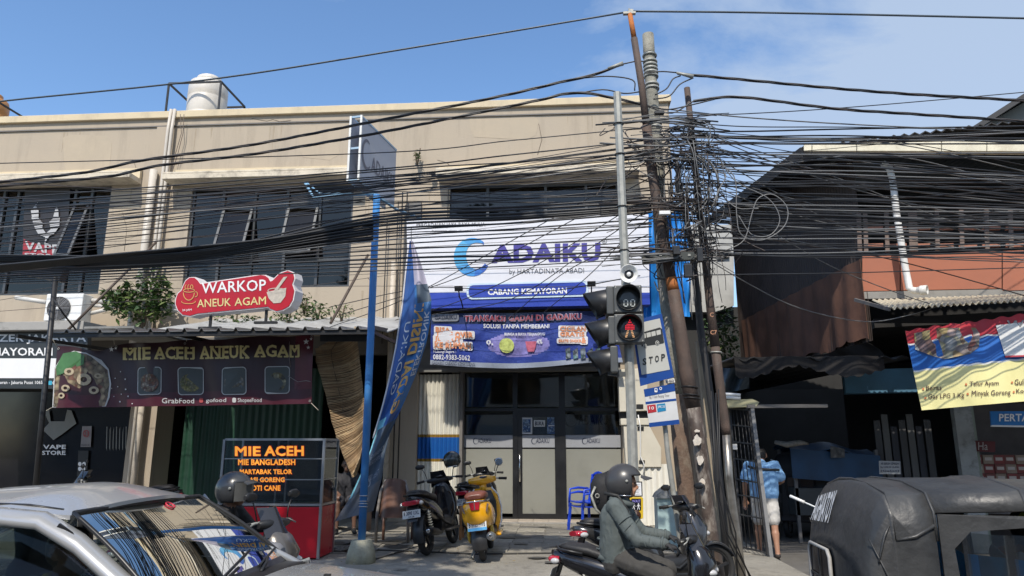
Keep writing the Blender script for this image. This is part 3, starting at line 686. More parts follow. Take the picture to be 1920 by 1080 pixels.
# cream corrugated awning over the grocery
def awn(u, v):
    a = sf2(1640 + 380 * u, 556 - 14 * u, -.3); b = shiftS(SF, -1.35)(1668 + 400 * u, 578 - 24 * u)
    p = a.lerp(b, v); p.z += .022 * math.sin(u * 2 * math.pi * 34); return p
g = MB(); g.sheet(awn, 204, 6, (0, 0, -.008)); aw = put('corrugated_awning', g, mat('cream_awning', (.55, .5, .38), .6, var=.12, scale=2, dirt=.55, dirtcol=(.2, .13, .07), streak=0, dscale=2), RB)
g = MB(); g.bar(sf2(1603, 562), shiftS(SF, -1.35)(1668, 580), .03, .05); put('awning_edge', g, M_greyp, RB)
# ground floor: columns, blue beam, leaning sheets
g = MB(); fbox(g, 1.18, 1.42, .8, 1.05, .05, 3.5); put('column', g, mat('peeling_column', (.26, .27, .26), .85, var=.25, scale=4, dirt=.7, dirtcol=(.06, .055, .05), dscale=5), RB)
g = MB(); fbox(g, -.35, 1.3, 1.1, 1.4, 2.55, 2.95); put('blue_beam', g, mat('faded_blue', (.06, .16, .25), .7, var=.25), RB)
for i in range(7):
    g = MB(); fbox(g, .1 + i * .13, .2 + i * .13, 1.6 + .02 * (i % 3), 1.63 + .02 * (i % 3), .05, 2.1 + .12 * math.sin(i * 2.1)); put('leaning_sheet', g, mat('old_board_%d' % (i % 3), ((.07, .07, .07), (.12, .12, .115), (.05, .052, .06))[i % 3], .8), RB)
# shop interior seen at the far right
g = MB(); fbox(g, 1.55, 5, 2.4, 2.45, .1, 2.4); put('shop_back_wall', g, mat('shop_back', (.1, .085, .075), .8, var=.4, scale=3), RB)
g = MB()
for s in (1.5, 2.42, 2.95): fbox(g, s, s + .05, 1.2, 1.25, .1, 2.45)
put('shop_post', g, mat('pale_green_post', (.22, .25, .2), .7), RB)
boxm = [mat('carton_%d' % i, c, .8, var=.2, scale=8) for i, c in enumerate(((.2, .05, .045), (.26, .2, .15), (.17, .06, .05)))]
bb = {}
for r_ in range(6):
    for c_ in range(5):
        k = (r_ + c_ * 2) % 3
        if k not in bb:
            q = MB(); q.box((0, 0, .075), (.15, .18, .145)); o = put('carton', q, boxm[k], None); bb[k] = o; tag(o, 'reddish carton stacked behind the canopied three-wheeler inside the grocery', 'carton', 'cartons stacked in the grocery'); q2 = MB(); q2.box((0, -.0915, .08), (.1, .002, .05)); put('carton_label', q2, mat('label_pale', (.45, .4, .36)), o, local=True)
        else: o = dup(bb[k])
        o.location = fr(1.62 + c_ * .156, .62 + r_ * .15, 1.75 + .01 * ((r_ * 7 + c_) % 3)); o.rotation_euler = (0, 0, math.atan2(Fd.y, Fd.x))
g = MB(); fbox(g, 1.56, 2.5, 1.6, 2.0, .58, .62); fbox(g, 1.58, 1.62, 1.62, 1.98, .05, .58); fbox(g, 2.44, 2.48, 1.62, 1.98, .05, .58); shelf = put('shelf', g, M_greyp, RB)
bt_ = None
for i in range(12):
    if bt_ is None:
        q = MB(); q.lathe((0, 0, 0), (0, 0, 1), [(.035, 0), (.035, .16), (.014, .2), (.014, .235)], 10); bt_ = o = put('bottle', q, mat('bottle_green', (.08, .16, .08), .2)); tag(o, 'small bottle standing on the grocery shelf', 'bottle', 'bottles on the grocery shelf'); q = MB(); q.lathe((0, 0, .235), (0, 0, 1), [(.016, 0), (.016, .02)], 10); put('cap', q, M_white, o, local=True)
    else: o = dup(bt_)
    o.location = fr(2.5 + .085 * i, 1.5, 1.35)
g = MB(); fbox(g, 2.44, 3.6, 1.4, 1.62, 1.31, 1.35); put('shelf', g, M_greyp, RB)
# dark red price board reading Ha.. and the blue PERTA.. board
hb = thing('signboard', 'dim dark red board with white script letters inside the grocery', 'sign', fr(2.6, 1.6, 1.18))
SH = shiftS(SF, 1.15); g = MB(); g.slab(SH, [(1828, 826), (1866, 828), (1866, 848), (1828, 846)], .02); put('board', g, mat('dark_red', (.1, .015, .015), .6), hb); lettering('Ha', SH, 1834, 829, 1852, 844, mat('dim_letters', (.4, .36, .33)), hb, bold=0)
SP = shiftS(SF, .2)
pb = thing('signboard', 'blue signboard with white capitals hanging below the grocery banner at the right edge', 'sign', SP(1900, 790))
g = MB(); g.slab(SP, [(1857, 771), (1990, 771), (1990, 800), (1859, 798)], .05, 0); put('board', g, mat('sign_blue', (.02, .16, .42), .45), pb)
g = MB(); g.slab(SP, [(1859, 797), (1990, 799), (1990, 802), (1859, 800)], .055, off=.004); put('lower_trim', g, M_white, pb)
lettering('PERTA', SP, 1873, 776, 1929, 790, M_white, pb, bold=.02, off=.008)

# grocery banner
ban = thing('grocery_banner', 'wavy red, blue and pale yellow banner listing rice, cooking gas and eggs', 'banner', shiftS(SF, -1.2)(1830, 760))
wv = lambda p: .03 * math.sin(p.x * 5 + p.z * 2) + .015 * math.sin(p.x * 17)
SB = Surf(shiftS(SF, -1.15).P, Nn, wv)
def bfn(u, v, off=0):
    xt, yt = 1697 + 300 * u, 620 - 42 * u + 2 * math.sin(u * 60); xb, yb = 1729 + 300 * u, 769 - 26 * u
    return SB(xt + (xb - xt) * (1 - v), yt + (yb - yt) * (1 - v), off)
def bcol(u, v):
    w = 1 - v
    if w < .15 + .05 * u: return 0
    if w < .17 + .05 * u: return 3
    if w < .50: return 1
    if w < .52: return 3
    return 2
g = MB(); g.sheet(bfn, 60, 50, Nn * .004, 2, bcol)
M_bwhite = mat('banner_white', (.72, .72, .7), .5)
put('cloth', g, [mat('banner_red', (.5, .03, .045), .5), mat('banner_blue', (.02, .13, .46), .45, var=.25, scale=3), mat('banner_yellow', (.78, .72, .34), .5, var=.08), M_bwhite], ban)
g = MB(); g.slab(SB, [(1714, 625), (1760, 616), (1830, 614), (1838, 625), (1836, 650), (1818, 664), (1770, 674), (1748, 668), (1716, 655)], .003, off=.012)
put('printed_groceries', g, clump('groceries_print', [(.4, .1, .06), (.6, .55, .5), (.25, .13, .08), (.7, .6, .25), (.3, .32, .35), (.15, .05, .04), (.7, .7, .66)], 9), ban)
g = MB(); g.slab(SB, [(1867, 610), (1996, 596), (1996, 665), (1885, 668)], .003, off=.014); put('white_patch', g, M_bwhite, ban)
g = MB(); g.slab(SB, [(1897, 626), (1996, 620), (1996, 634), (1900, 636)], .003, off=.02); g.slab(SB, [(1884, 667), (1996, 664), (1996, 667), (1885, 670)], .003, off=.02); put('red_stroke', g, mat('banner_red2', (.45, .05, .07)), ban)
M_bt = mat('banner_text_dark', (.07, .03, .03), .6); M_bd = mat('banner_dot', (.6, .2, .08), .6)
lettering('W', SB, 1888, 601, 1919, 617, mat('grey_letters', (.25, .25, .27)), ban, bold=.02, off=.022)
for s, x0, y0, x1, y1 in (('Beras', 1737, 723, 1765, 732), ('Gas LPG 3 Kg', 1741, 739, 1807, 750), ('Telur Ayam', 1816, 716, 1872, 727), ('Minyak Goreng', 1820, 733, 1894, 746), ('Gula Pasir', 1903, 711, 1955, 722), ('Kopi Teh', 1906, 729, 1955, 740)):
    lettering(s, SB, x0, y0, x1, y1, M_bt, ban, bold=.008, off=.014, sl=-2.5 if x1 - x0 > 40 else -1)
for x, y in ((1732, 729), (1736, 746), (1810, 721), (1813, 739), (1898, 717), (1901, 735)):
    g = MB(); g.slab(SB, [(x + 2.2 * math.cos(a), y + 2.2 * math.sin(a)) for a in [i * math.pi / 4 for i in range(8)]], .002, off=.014); put('bullet_dot', g, M_bd, ban)

# house with a steep grey gable roof further right
H2 = thing('gabled_house', 'grey gable-roofed house rising behind the gutter at the right edge', 'building', (13, 19, 0))
Y2 = 19
a, b = W(1785, 262, Y2), W(1925, 172, Y2); e = b + (b - a) * .35
g = MB(); g.add([a, e, e + Vector((0, 8, 0)), a + Vector((0, 8, 0)), a + Vector((0, 0, -.16)), e + Vector((0, 0, -.16)), e + Vector((0, 8, -.16)), a + Vector((0, 8, -.16))], [(0, 1, 2, 3), (7, 6, 5, 4), (0, 4, 5, 1), (1, 5, 6, 2), (2, 6, 7, 3), (3, 7, 4, 0)])
e2 = e + Vector((4.5, 0, -2.6)); g.add([e, e2, e2 + Vector((0, 8, 0)), e + Vector((0, 8, 0)), e + Vector((0, 0, -.16)), e2 + Vector((0, 0, -.16)), e2 + Vector((0, 8, -.16)), e + Vector((0, 8, -.16))], [(0, 1, 2, 3), (7, 6, 5, 4), (0, 4, 5, 1), (1, 5, 6, 2), (2, 6, 7, 3), (3, 7, 4, 0)])
put('roof', g, mat('dark_roof', (.05, .05, .052), .8), H2)
g = MB(); g.prism([(a.x + .5, Y2 + .4, .1), (e2.x - .5, Y2 + .4, .1), (e2.x - .5, Y2 + .4, e2.z - .1), (e.x, Y2 + .4, e.z - .25), (a.x + .5, Y2 + .4, a.z + .2)], (0, 6.5, 0)); put('wall', g, mat('green_grey_wall', (.13, .14, .13), .85), H2)

# pale wall of the house closing the alley, blue tarpaulin, greenery
AH = thing('plastered_house', 'pale unpainted wall of a house closing the narrow alley behind the poles', 'building', (5, 24, 0))
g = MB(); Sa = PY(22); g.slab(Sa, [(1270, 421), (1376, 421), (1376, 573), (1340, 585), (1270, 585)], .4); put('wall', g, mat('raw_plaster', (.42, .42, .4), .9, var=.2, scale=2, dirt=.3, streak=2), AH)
g = MB(); g.bx(1.0, 11, 22.42, 24, .05, 5.95); put('lower_wall', g, mat('raw_plaster_shade', (.03, .03, .03), .9, var=.3), AH)  # plaster coloured near black for the deep shade of the alley
g = MB(); g.slab(PY(21.9), [(1345, 470), (1368, 468), (1368, 482), (1345, 483)], .1); put('vent', g, M_greyp, AH)
def tfn(u, v):
    p = W(1207 + 86 * u, 400 + 195 * (1 - v), 14.55); p.y += .12 * math.sin(u * 11 + v * 3) + .06 * math.sin(u * 27 - v * 7) + .05 * math.sin(v * 16); return p
g = MB(); g.sheet(tfn, 30, 26, (0, .01, 0)); o = put('blue_tarpaulin', g, mat('tarp_blue', (.02, .22, .62), .45, var=.2, scale=2), None); tag(o, 'bright blue tarpaulin hanging beside the white sign behind the leaning poles', 'tarpaulin')
# sheet-roofed lean-to, added and drawn forward to keep the alley dark
LT = thing('shade_lean_to', 'lean-to of sheets and boards added to shade the narrow alley', 'shed', (4.2, 16, .05))
g = MB(); g.sheet(lambda u, v: (2.55 + (2.6 + .5 * v) * u - .2 * v, 10.9 + 10.7 * v, 2.93 + .3 * v + .03 * math.sin(u * 60)), 60, 4, (0, 0, .02)); put('roof_sheet', g, M_corrd, LT)
g = MB(); g.bx(2.5, 2.55, 13.0, 21.6, .05, 3.05); g.bx(2.5, 8.5, 21.6, 21.7, .05, 3.3); put('board_wall', g, MATS.get('patchy_dark_wall') or mat('patchy_dark_wall', (.06, .058, .055), .9), LT)
g = MB(); g.sheet(lambda u, v: (2.6 + 2.2 * u, 10.88 + .06 * math.sin(u * 14), 2.97 - (.2 + .08 * math.sin(u * 9 + 1) + .05 * abs(math.sin(u * 37))) * v), 40, 4, (0, .01, 0)); put('valance', g, MATS['dark_tarp'], LT)
g = MB(); g.sheet(lambda u, v: W(1347 + 58 * u, 690 + 50 * v - 12 * u * v, 11.6 + .1 * math.sin(u * 11 + v * 4)), 20, 10, (0, .01, 0)); o = put('bundled_tarp', g, mat('blue_grey_tarp', (.07, .1, .13), .6, var=.4, scale=5, bump=.6, bscale=9)); tag(o, 'crumpled blue-grey tarp bundle above the iron gate', 'tarpaulin')
cn2 = thing('gate_canopy', 'narrow pale canopy board with a long bar above the iron gate', 'canopy', W(1430, 765, 11))
g = MB(); g.slab(PY(10.9), [(1360, 750), (1410, 748), (1424, 754), (1418, 762), (1366, 764)], .25); put('board', g, mat('canopy_yellowish', (.45, .42, .25), .7, dirt=.4), cn2)
for y in (739, 745): g = MB(); g.tube([W(1360, y, 10.9), W(1388, y + 2, 10.9)], .025, 8); put('tube', g, M_white, cn2)
g = MB(); g.bar(W(1400, 762, 10.9), W(1550, 761, 11.2), .06, .05); put('long_bar', g, M_greyp, cn2)
# foliage helper
def leaves(c, r, n, size, seed, mb, squash=1.0, m=0, nm=2):
    q = random.Random(seed)
    for i in range(n):
        while True:
            d = Vector((q.uniform(-1, 1), q.uniform(-1, 1), q.uniform(-1, 1)))
            if .2 < d.length < 1: break
        p = Vector(c) + Vector((d.x * r[0], d.y * r[1], d.z * r[2])); s = size * q.uniform(.6, 1.4)
        a = Vector((q.uniform(-1, 1), q.uniform(-1, 1), q.uniform(-.7, .4))).normalized(); b = a.cross(Vector((q.uniform(-1, 1), q.uniform(-1, 1), 1))).normalized()
        u, w = a * s, b * s * .42
        mb.add([p - u * .1, p + u * .4 + w * .5 + Vector((0, 0, s * .08)), p + u, p + u * .4 - w * .5 + Vector((0, 0, s * .08))], [(0, 1, 2, 3)], q.randrange(nm))
M_leaf = [mat('leaf_green', (.055, .11, .025), .5, var=.35, scale=6), mat('leaf_olive', (.1, .14, .035), .5, var=.35, scale=6), mat('leaf_dark', (.03, .065, .018), .5, var=.3)]
def shrub(name, label, cat, blobs, size, seed, stems, group=None):
    base = stems[0][0]; t = thing(name, label, cat, base, 0, group)
    g = MB()
    for s in stems: g.tube(s, [.022 * (1 - .6 * i / len(s)) for i in range(len(s))], 5)
    put('stem', g, mat('stem_brown', (.12, .09, .06), .9), t)
    g = MB()
    for i, (c, r, n) in enumerate(blobs): leaves(c, r, n, size, seed + i, g, nm=3)
    put('foliage', g, M_leaf, t); return t
p = W(1358, 660, 20)
shrub('alley_shrub', 'dark leafy shrub growing at the far end of the alley', 'shrub', [(W(1352, 620, 20), (.5, .5, .8), 260), (W(1368, 650, 20), (.4, .4, .7), 160)], .16, 5, [[p + Vector((0, 0, -3)), p, W(1355, 610, 20)]])
q0 = W(270, 612, 14.35)
shrub('wall_shrub', 'leafy green shrub sprouting on the canopy beside the air conditioner', 'shrub', [(W(285, 530, 14.3), (.33, .25, .42), 230), (W(262, 575, 14.3), (.75, .3, .36), 420), (W(218, 565, 14.35), (.3, .2, .28), 130), (W(305, 560, 14.3), (.25, .25, .5), 170), (W(238, 548, 14.35), (.2, .18, .25), 80), (W(205, 550, 14.35), (.14, .12, .12), 40)], .15, 11,
      [[q0, W(275, 570, 14.35), W(285, 530, 14.35)], [q0, W(255, 580, 14.35), W(215, 552, 14.35)], [q0, W(285, 560, 14.3), W(303, 520, 14.3)]])
for i, (px, py, rx_, rz_, n, lab) in enumerate(((570, 570, .25, .28, 150, 'tuft of weeds growing just right of the red coffee stall sign'), (595, 585, .32, .2, 160, 'low weeds on the grey canopy between the red sign and the blue pole'), (540, 592, .45, .14, 170, 'low weeds half hidden under the red coffee stall sign'), (640, 585, .3, .16, 80, 'sparse twigs growing on the canopy near the diagonal rod'), (440, 596, .6, .1, 130, 'strip of weeds behind the posts of the red sign'), (782, 290, .08, .16, 26, 'tiny plant growing out of the wall right of the projecting sign'))):
    Yq = 14.3 if i < 5 else 14.8; b_ = W(px, py + 20, Yq)
    shrub('canopy_weeds' if i < 5 else 'wall_plant', lab, 'plant', [(W(px, py, Yq), (rx_, .15, rz_), n)], .09, 40 + i, [[b_, W(px - 4, py - 5, Yq)], [b_, W(px + 6, py - 12, Yq)]], group=None)

# street trees behind the camera; their crowns dapple the forecourt and show in the window glass
def tree(loc, h, crown, seed, label, n=2600):
    t = thing('street_tree', label, 'tree', loc); L0 = Vector(loc); q = random.Random(seed); g = MB()
    top = L0 + Vector((0, 0, h)); g.tube([L0, L0 + Vector((.05, 0, h * .3)), L0 + Vector((-.05, .1, h * .6)), top], [.2, .16, .13, .09], 8)
    bl = []
    for c, r in crown:
        cc = Vector(c); g.tube([L0 + Vector((0, 0, h * .62)), (top + cc) / 2 + Vector((0, 0, -.3)), cc], [.08, .05, .02], 6); bl.append((cc, r))
    put('trunk', g, mat('bark', (.14, .11, .08), .95, bump=1, bscale=20), t)
    g = MB()
    for i, (c, r) in enumerate(bl): leaves(c, r, n // len(bl), .3, seed + i, g, nm=3)
    put('crown', g, M_leaf, t); return t
tree((-7.5, -4.6, .1), 9.5, [((-3.6, 2.2, 9.6), (1.3, 1.1, .7)), ((-5.4, 3.0, 9.3), (1.2, 1.0, .7)), ((-1.9, 3.8, 10.0), (.9, .8, .5)), ((-6.5, 1.0, 9.0), (1.3, 1.2, .8)), ((-4.3, .6, 9.4), (1.2, 1.1, .8)), ((-2.9, .9, 9.2), (.9, .8, .6)), ((-8.5, -.5, 8.6), (1.6, 1.6, 1.0)), ((-3.0, 4.4, 10.2), (.9, .7, .5))], 60, 'tall leafy street tree behind the viewer shading the forecourt', 5200)
# ================================================================== signs, canopies and the noodle stall
# ---- vape shop fascia
M_fw = mat('letter_white', (.75, .75, .75), .5, var=.03)
vf = thing('shop_fascia', 'black and white vape shop fascia board half hidden behind the noodle banner', 'sign', (-11.5, 13.3, 3.2))
SV = PY(13.4)
g = MB(); g.slab(SV, [(-90, 621), (164, 621), (164, 672), (-90, 672)], .12, 0); g.slab(SV, [(-90, 709), (164, 709), (164, 729), (-90, 728)], .12, 0)
put('board', g, mat('fascia_black', (.028, .032, .034), .4), vf)
g = MB(); g.slab(SV, [(-90, 672), (164, 672), (164, 709), (-90, 709)], .12, off=.002); put('white_band', g, M_fw, vf)
lettering('ZER JAKARTA', SV, -2, 627, 162, 645, M_fw, vf, bold=.02); lettering('MAYORAN', SV, -14, 652, 99, 667, M_fw, vf, bold=.02)
lettering('oran - Jakarta Pusat 1065', SV, 0, 714, 80, 722, M_fw, vf, bold=.01); lettering('(', SV, 99, 714, 102, 722, M_fw, vf)
g = MB(); g.slab(SV, rrect(91, 714, 98, 722, 2), .01, off=.008); put('blue_icon', g, mat('icon_blue', (.05, .35, .5), .5), vf)
ZSL = W(50, 603, 13.2).z; lg = MB(); lg.prism([(-16, 13.2, ZSL), (-9.4, 13.2, ZSL), (-9.4, 15, ZSL + .05), (-16, 15, ZSL + .05)], (0, 0, -.17)); o = put('canopy_slab', lg, mat('stained_slab', (.34, .33, .31), .9, dirt=.6, dscale=3), B, bevel=.01)
# graphics on the dark vape window
SVG = PY(15.0)
vp = thing('window_poster', 'black vape poster with pale horned emblem and red lettering in the upper window', 'poster', W(87, 500, 15.0))
g = MB(); g.slab(PY(15.03), [(47, 354), (132, 354), (122, 500), (40, 500)], .02); put('sheet', g, mat('poster_black', (.022, .018, .018), .45), vp)
SVP = PY(15.0)
def pg(pts): return [(x / 4, 320 + y / 4) for x, y in pts]
M_em = mat('emblem_grey', (.42, .42, .43), .5)
for pts in (pg([(295, 220), (262, 262), (232, 300), (240, 350), (290, 345), (290, 300), (268, 262)]), pg([(425, 262), (412, 300), (400, 345), (440, 345), (438, 300)]), pg([(236, 352), (288, 352), (320, 392), (318, 430), (345, 470), (380, 440), (370, 385), (405, 350), (450, 350), (445, 420), (400, 480), (370, 490), (335, 545), (340, 500), (290, 480), (262, 430)])):
    g = MB(); g.slab(SVP, pts, .003, off=.003); put('emblem', g, M_em, vp)
g = MB(); g.slab(PY(15.02), pg([(180, 512), (250, 545), (440, 575), (440, 640), (170, 650)]), .003, off=.01); put('red_stripe', g, mat('poster_red', (.3, .02, .03), .5), vp)
lettering('VAPE', SVP, 47, 452, 110, 470, M_em, vp, bold=.03, sl=7); lettering('STORE', SVP, 46, 474, 108, 481, M_em, vp, bold=.03, sl=3)
g = MB(); g.slab(PY(15.02), pg([(345, 712), (440, 712), (432, 745), (380, 735)]), .003, off=.01); put('red_stripe', g, MATS['poster_red'], vp)
# vape ground floor graphics
SG2 = PY(15.25); M_dim = mat('dim_print', (.20, .2, .18), .6)
vd = thing('window_graphics', 'dim pale stickers and lettering on the dark ground floor vape shop glass', 'stickers', W(110, 860, 15.2))
g = MB(); g.slab(PY(15.3), [(-60, 735), (262, 735), (262, 1040), (-60, 1040)], .02); put('dark_glass', g, mat('dark_shop_glass', (.008, .008, .01), .12), vd)
g = MB(); g.slab(SG2, [(83, 774), (92, 768), (95, 790), (121, 790), (126, 768), (134, 770), (143, 794), (114, 816), (100, 825), (80, 806), (92, 793)], .004); put('emblem', g, M_dim, vd)
lettering('VAPE', SG2, 81, 834, 124, 842, M_fw, vd, bold=.03); lettering('STORE', SG2, 79, 845, 123, 853, M_fw, vd, bold=.03)
g = MB(); g.slab(SG2, [(154, 799), (172, 799), (170, 838), (151, 838)], .004); put('sticker', g, mat('sticker_grey', (.24, .22, .22), .6), vd)
g = MB(); 
rg = [SG2(162 + 6 * math.cos(a), 813 + 7 * math.sin(a), .01) for a in [i * math.pi / 8 for i in range(16)]]; rg2 = [SG2(162 + 4.6 * math.cos(a), 813 + 5.4 * math.sin(a), .01) for a in [i * math.pi / 8 for i in range(16)]]
g.add(rg + rg2, [(i, (i + 1) % 16, 16 + (i + 1) % 16, 16 + i) for i in range(16)]); txt(g, '21', trect(SG2, 158, 809, 166, 817, .01), 0, .02); put('age_ring', g, mat('ring_red', (.35, .05, .05), .6), vd)
lettering('MASUK', SG2, 153, 833, 169, 836, M_ink, vd, off=.01)
g = MB(); g.slab(SG2, [(147, 845), (166, 845), (163, 893), (144, 893)], .004); put('sticker', g, mat('sticker_black', (.01, .01, .01), .5), vd)
for x, y in ((150, 870), (158, 870), (150, 879), (157, 879)): g = MB(); g.slab(SG2, [(x + 3.4 * math.cos(a), y + 4 * math.sin(a)) for a in [i * math.pi / 5 for i in range(10)]], .003, off=.008); put('dot', g, M_fw, vd)
for i in range(7): g = MB(); x = 200 + i * 6; g.slab(SG2, [(x, 800 + (i % 3) * 5), (x + 1.6, 800), (x + .5, 845), (x - 1, 840)], .003, off=.004); put('streak', g, M_dim, vd)

# ---- air conditioner on the ledge
ac = thing('air_conditioner', 'white outdoor air conditioner unit with round fan grille on the canopy', 'air conditioner', W(126, 600, 14.2))
p0 = W(88, 551, 14.2); p1 = W(150, 601, 14.2)
g = MB(); g.bx(p0.x, p1.x, 14.2, 14.55, p1.z, p0.z); put('casing', g, M_white, ac, bevel=.02)
c = W(110, 578, 14.18); r = (p0.z - p1.z) * .43
g = MB(); g.lathe(c, (0, -1, 0), [(r, -.01), (r, .012), (r * .96, .014), (r * .95, 0)], 28); put('fan_recess', g, mat('fan_dark', (.03, .03, .032), .6), ac)
g = MB()
for k in range(9): g.torus(c + Vector((0, -.02, 0)), (0, 1, 0), r * (k + 1) / 9.2, .004, 26, 4)
for k in range(8): a = k * math.pi / 4; g.bar(c + Vector((0, -.022, 0)), c + Vector((r * math.cos(a), -.022, r * math.sin(a))), .006, .006)
put('grille', g, mat('grille_grey', (.3, .3, .31), .5), ac)
g = MB(); g.ell(c + Vector((0, -.03, 0)), (.04, .02, .04), 12, 6); put('fan_hub', g, M_white, ac)
g = MB(); q = W(158, 575, 14.3); g.box((q.x, 14.38, q.z), (.05, .2, .28)); put('valve_cover', g, M_white, ac, bevel=.01)
for x in (p0.x + .1, p1.x - .1): g = MB(); g.bx(x - .03, x + .03, 14.2, 14.6, p1.z - .14, p1.z); put('foot', g, M_blackpl, ac)

# ---- noodle stall canopy
YA = 11.25
cn = thing('stall_canopy', 'low grey canopy with ribbed dark metal front edge over the noodle stall', 'canopy', (-7, 13, 3.2))
pa, pb_ = W(92, 622, YA), W(702, 617, YA)
zA = (pa.z + pb_.z) / 2
def cf(u, v):
    x = pa.x + (pb_.x - pa.x) * u; ph = (u * 19) % 1
    return (x, YA + .9 * v, zA + .1 * v + (.05 if ph < .12 else .05 * max(0, 1 - abs(ph - .06) * 9)))
g = MB(); g.sheet(cf, 228, 1, (0, 0, -.012), sm=False); put('ribbed_sheet', g, mat('ribbed_metal', (.2, .2, .2), .5, metal=.4, dirt=.5), cn)
g = MB(); g.bar((pa.x, YA + .06, zA - .05), (pb_.x, YA + .06, zA - .05), .05, .07); put('front_beam', g, M_black, cn)
def ct(u, v):
    x = W(245, 610, 12).x + (pb_.x - W(245, 610, 12).x) * u
    return (x, YA + .85 + 2.95 * v, zA + .09 + .8 * v + .03 * math.sin(u * 25) * math.sin(v * 3.1) + .02 * math.sin(u * 60 + v * 5))
g = MB(); g.sheet(ct, 60, 8, (0, 0, -.02)); put('tarpaulin_roof', g, mat('grey_tarp', (.36, .36, .35), .7, var=.2, scale=2, bump=.4, dirt=.5, dirtcol=(.12, .11, .1)), cn)
g = MB(); g.bx(pa.x, W(245, 610, 12).x, YA + .85, 15.0, zA + .2, zA + .24); put('flat_roof', g, mat('slab_grey', (.22, .22, .21), .9, dirt=.5), cn)
for x in (pb_.x - .05, -6.4, -9.2): g = MB(); g.bar((x, YA + .05, zA - .05), (x, 15, zA + .1), .04, .06); put('rafter', g, M_black, cn)
g = MB(); g.slab(PY(11.6), [(600, 622), (700, 622), (700, 640), (600, 640)], .04); put('dark_valance', g, M_blackpl, cn)
for (a, b, Yp) in (((292, 455), (128, 618), 14.6), ((690, 478), (620, 606), 14.6)):
    g = MB(); p, q = W(*a, Yp), W(*b, 13.0); g.tube([p, q], .028, 6); put('tie_rod', g, mat('brown_rod', (.09, .065, .05), .7), cn)
# ---- slim black post of the vape shop with its small box sign
bp = thing('sign_post', 'slim black steel post rising in front of the vape shop on the left', 'post', W(72, 890, 10.4))
g = MB(); a, b = W(104, 520, 10.4), W(66, 960, 10.4); b.z = .12; g.tube([a, b], .04, 8); put('post', g, M_black, bp)
g = MB(); g.slab(PY(10.4), [(0, 497), (70, 502), (119, 505), (110, 527), (80, 522), (30, 512)], .14); put('box_sign', g, M_blackpl, bp)
g = MB(); g.tube([W(100, 560, 10.35), W(120, 590, 10.35), W(142, 618, 11)], .014, 6); put('cable', g, M_black, bp)

# ---- MIE ACEH banner
wvb = lambda p: .025 * math.sin(p.x * 4.2) + .012 * math.sin(p.x * 11 + p.z * 4)
SN = PY(12.1, wvb)
nb = thing('noodle_banner', 'dark maroon vinyl banner with noodle photographs hanging under the stall canopy', 'banner', W(345, 760, 12.1))
def nf(u, v, off=0):
    w = 1 - v; sag = 10 * math.exp(-((u - .16) / .07) ** 2) + 3 * math.sin(u * 12) ** 2
    xt, yt = 108 + 480 * u, 649 - 24 * u + sag; xb, yb = 97 + 488 * u, 765 - 8 * u
    return SN(xt + (xb - xt) * w, yt + (yb - yt) * w, off)
g = MB(); g.sheet(nf, 70, 14, (0, .005, 0), 0, lambda u, v: 1 if v < .2 else (2 if u > .93 else 0))
put('cloth', g, [mat('maroon_vinyl', (.035, .008, .011), .35, var=.35, scale=1.6), mat('maroon_stripe', (.06, .008, .016), .35, var=.3, scale=2), mat('maroon_sunlit', (.1, .012, .022), .3, var=.3, scale=2)], nb)  # right end coloured brighter to imitate the sun on it
M_gold = mat('banner_gold', (.66, .56, .25), .45, var=.2, scale=3)
for s, x0, y0, x1, y1 in (('MIE', 230, 652, 285, 675), ('ACEH', 291, 651, 364, 674), ('ANEUK', 373, 649, 470, 673), ('AGAM', 477, 647, 562, 670)):
    lettering(s, SN, x0, y0, x1, y1, M_gold, nb, bold=.03, off=.012, sl=-1)
    g = MB(); n_ = len(s)
    for i in range(n_):      # slab feet that make the capitals look like block serif letters
        xa = x0 + (x1 - x0) * (i + .06) / n_; xb = x0 + (x1 - x0) * (i + .94) / n_
        for yy in (y0, y1 - 3):
            if (s[i] in 'CG') : continue
            for qa, qb in ((xa, xa + (xb - xa) * .42), (xb - (xb - xa) * .42, xb)):
                if s[i] in 'A' and yy == y0 or s[i] == 'U' and yy != y0: continue
                g.slab(SN, [(qa, yy), (qb, yy), (qb, yy + 3), (qa, yy + 3)], .001, off=.0125)
    if g.v: put('letter_serifs', g, M_gold, nb)
foods = [clump('noodle_red', [(.12, .03, .015), (.2, .07, .03), (.35, .3, .25), (.08, .03, .02), (.25, .2, .12)], 22), clump('noodle_yellow', [(.25, .22, .04), (.1, .12, .04), (.35, .3, .1), (.2, .2, .12), (.12, .1, .04)], 24), clump('bread_plate', [(.25, .23, .2), (.14, .12, .08), (.3, .27, .22), (.1, .12, .14)], 18), clump('tea_glasses', [(.3, .26, .1), (.12, .1, .05), (.4, .38, .25), (.03, .03, .03), (.25, .2, .06)], 16)]
M_rim = mat('photo_rim', (.5, .5, .5), .5)
for i, x in enumerate((258, 334, 417, 496)):
    y = 689 + (0, 0, 0, -2)[i]; q = MB(); q.slab(SN, rrect(x, y, x + 47, y + 52, 7, sl=-1), .001, off=.012); put('photo_rim', q, M_rim, nb)
    q = MB(); q.slab(SN, rrect(x + 1.5, y + 1.5, x + 45.5, y + 50.5, 6, sl=-1), .001, off=.015); put('photo_ground', q, mat('photo_dark', (.06, .07, .07), .5), nb)
    q = MB(); q.slab(SN, [(x + 23.5 + (19 if i < 3 else 17) * math.cos(a), y + 29 + (17 if i < 3 else 18) * math.sin(a)) for a in [k * math.pi / 10 for k in range(20)]], .001, off=.018); put('dish_photo', q, foods[i], nb)
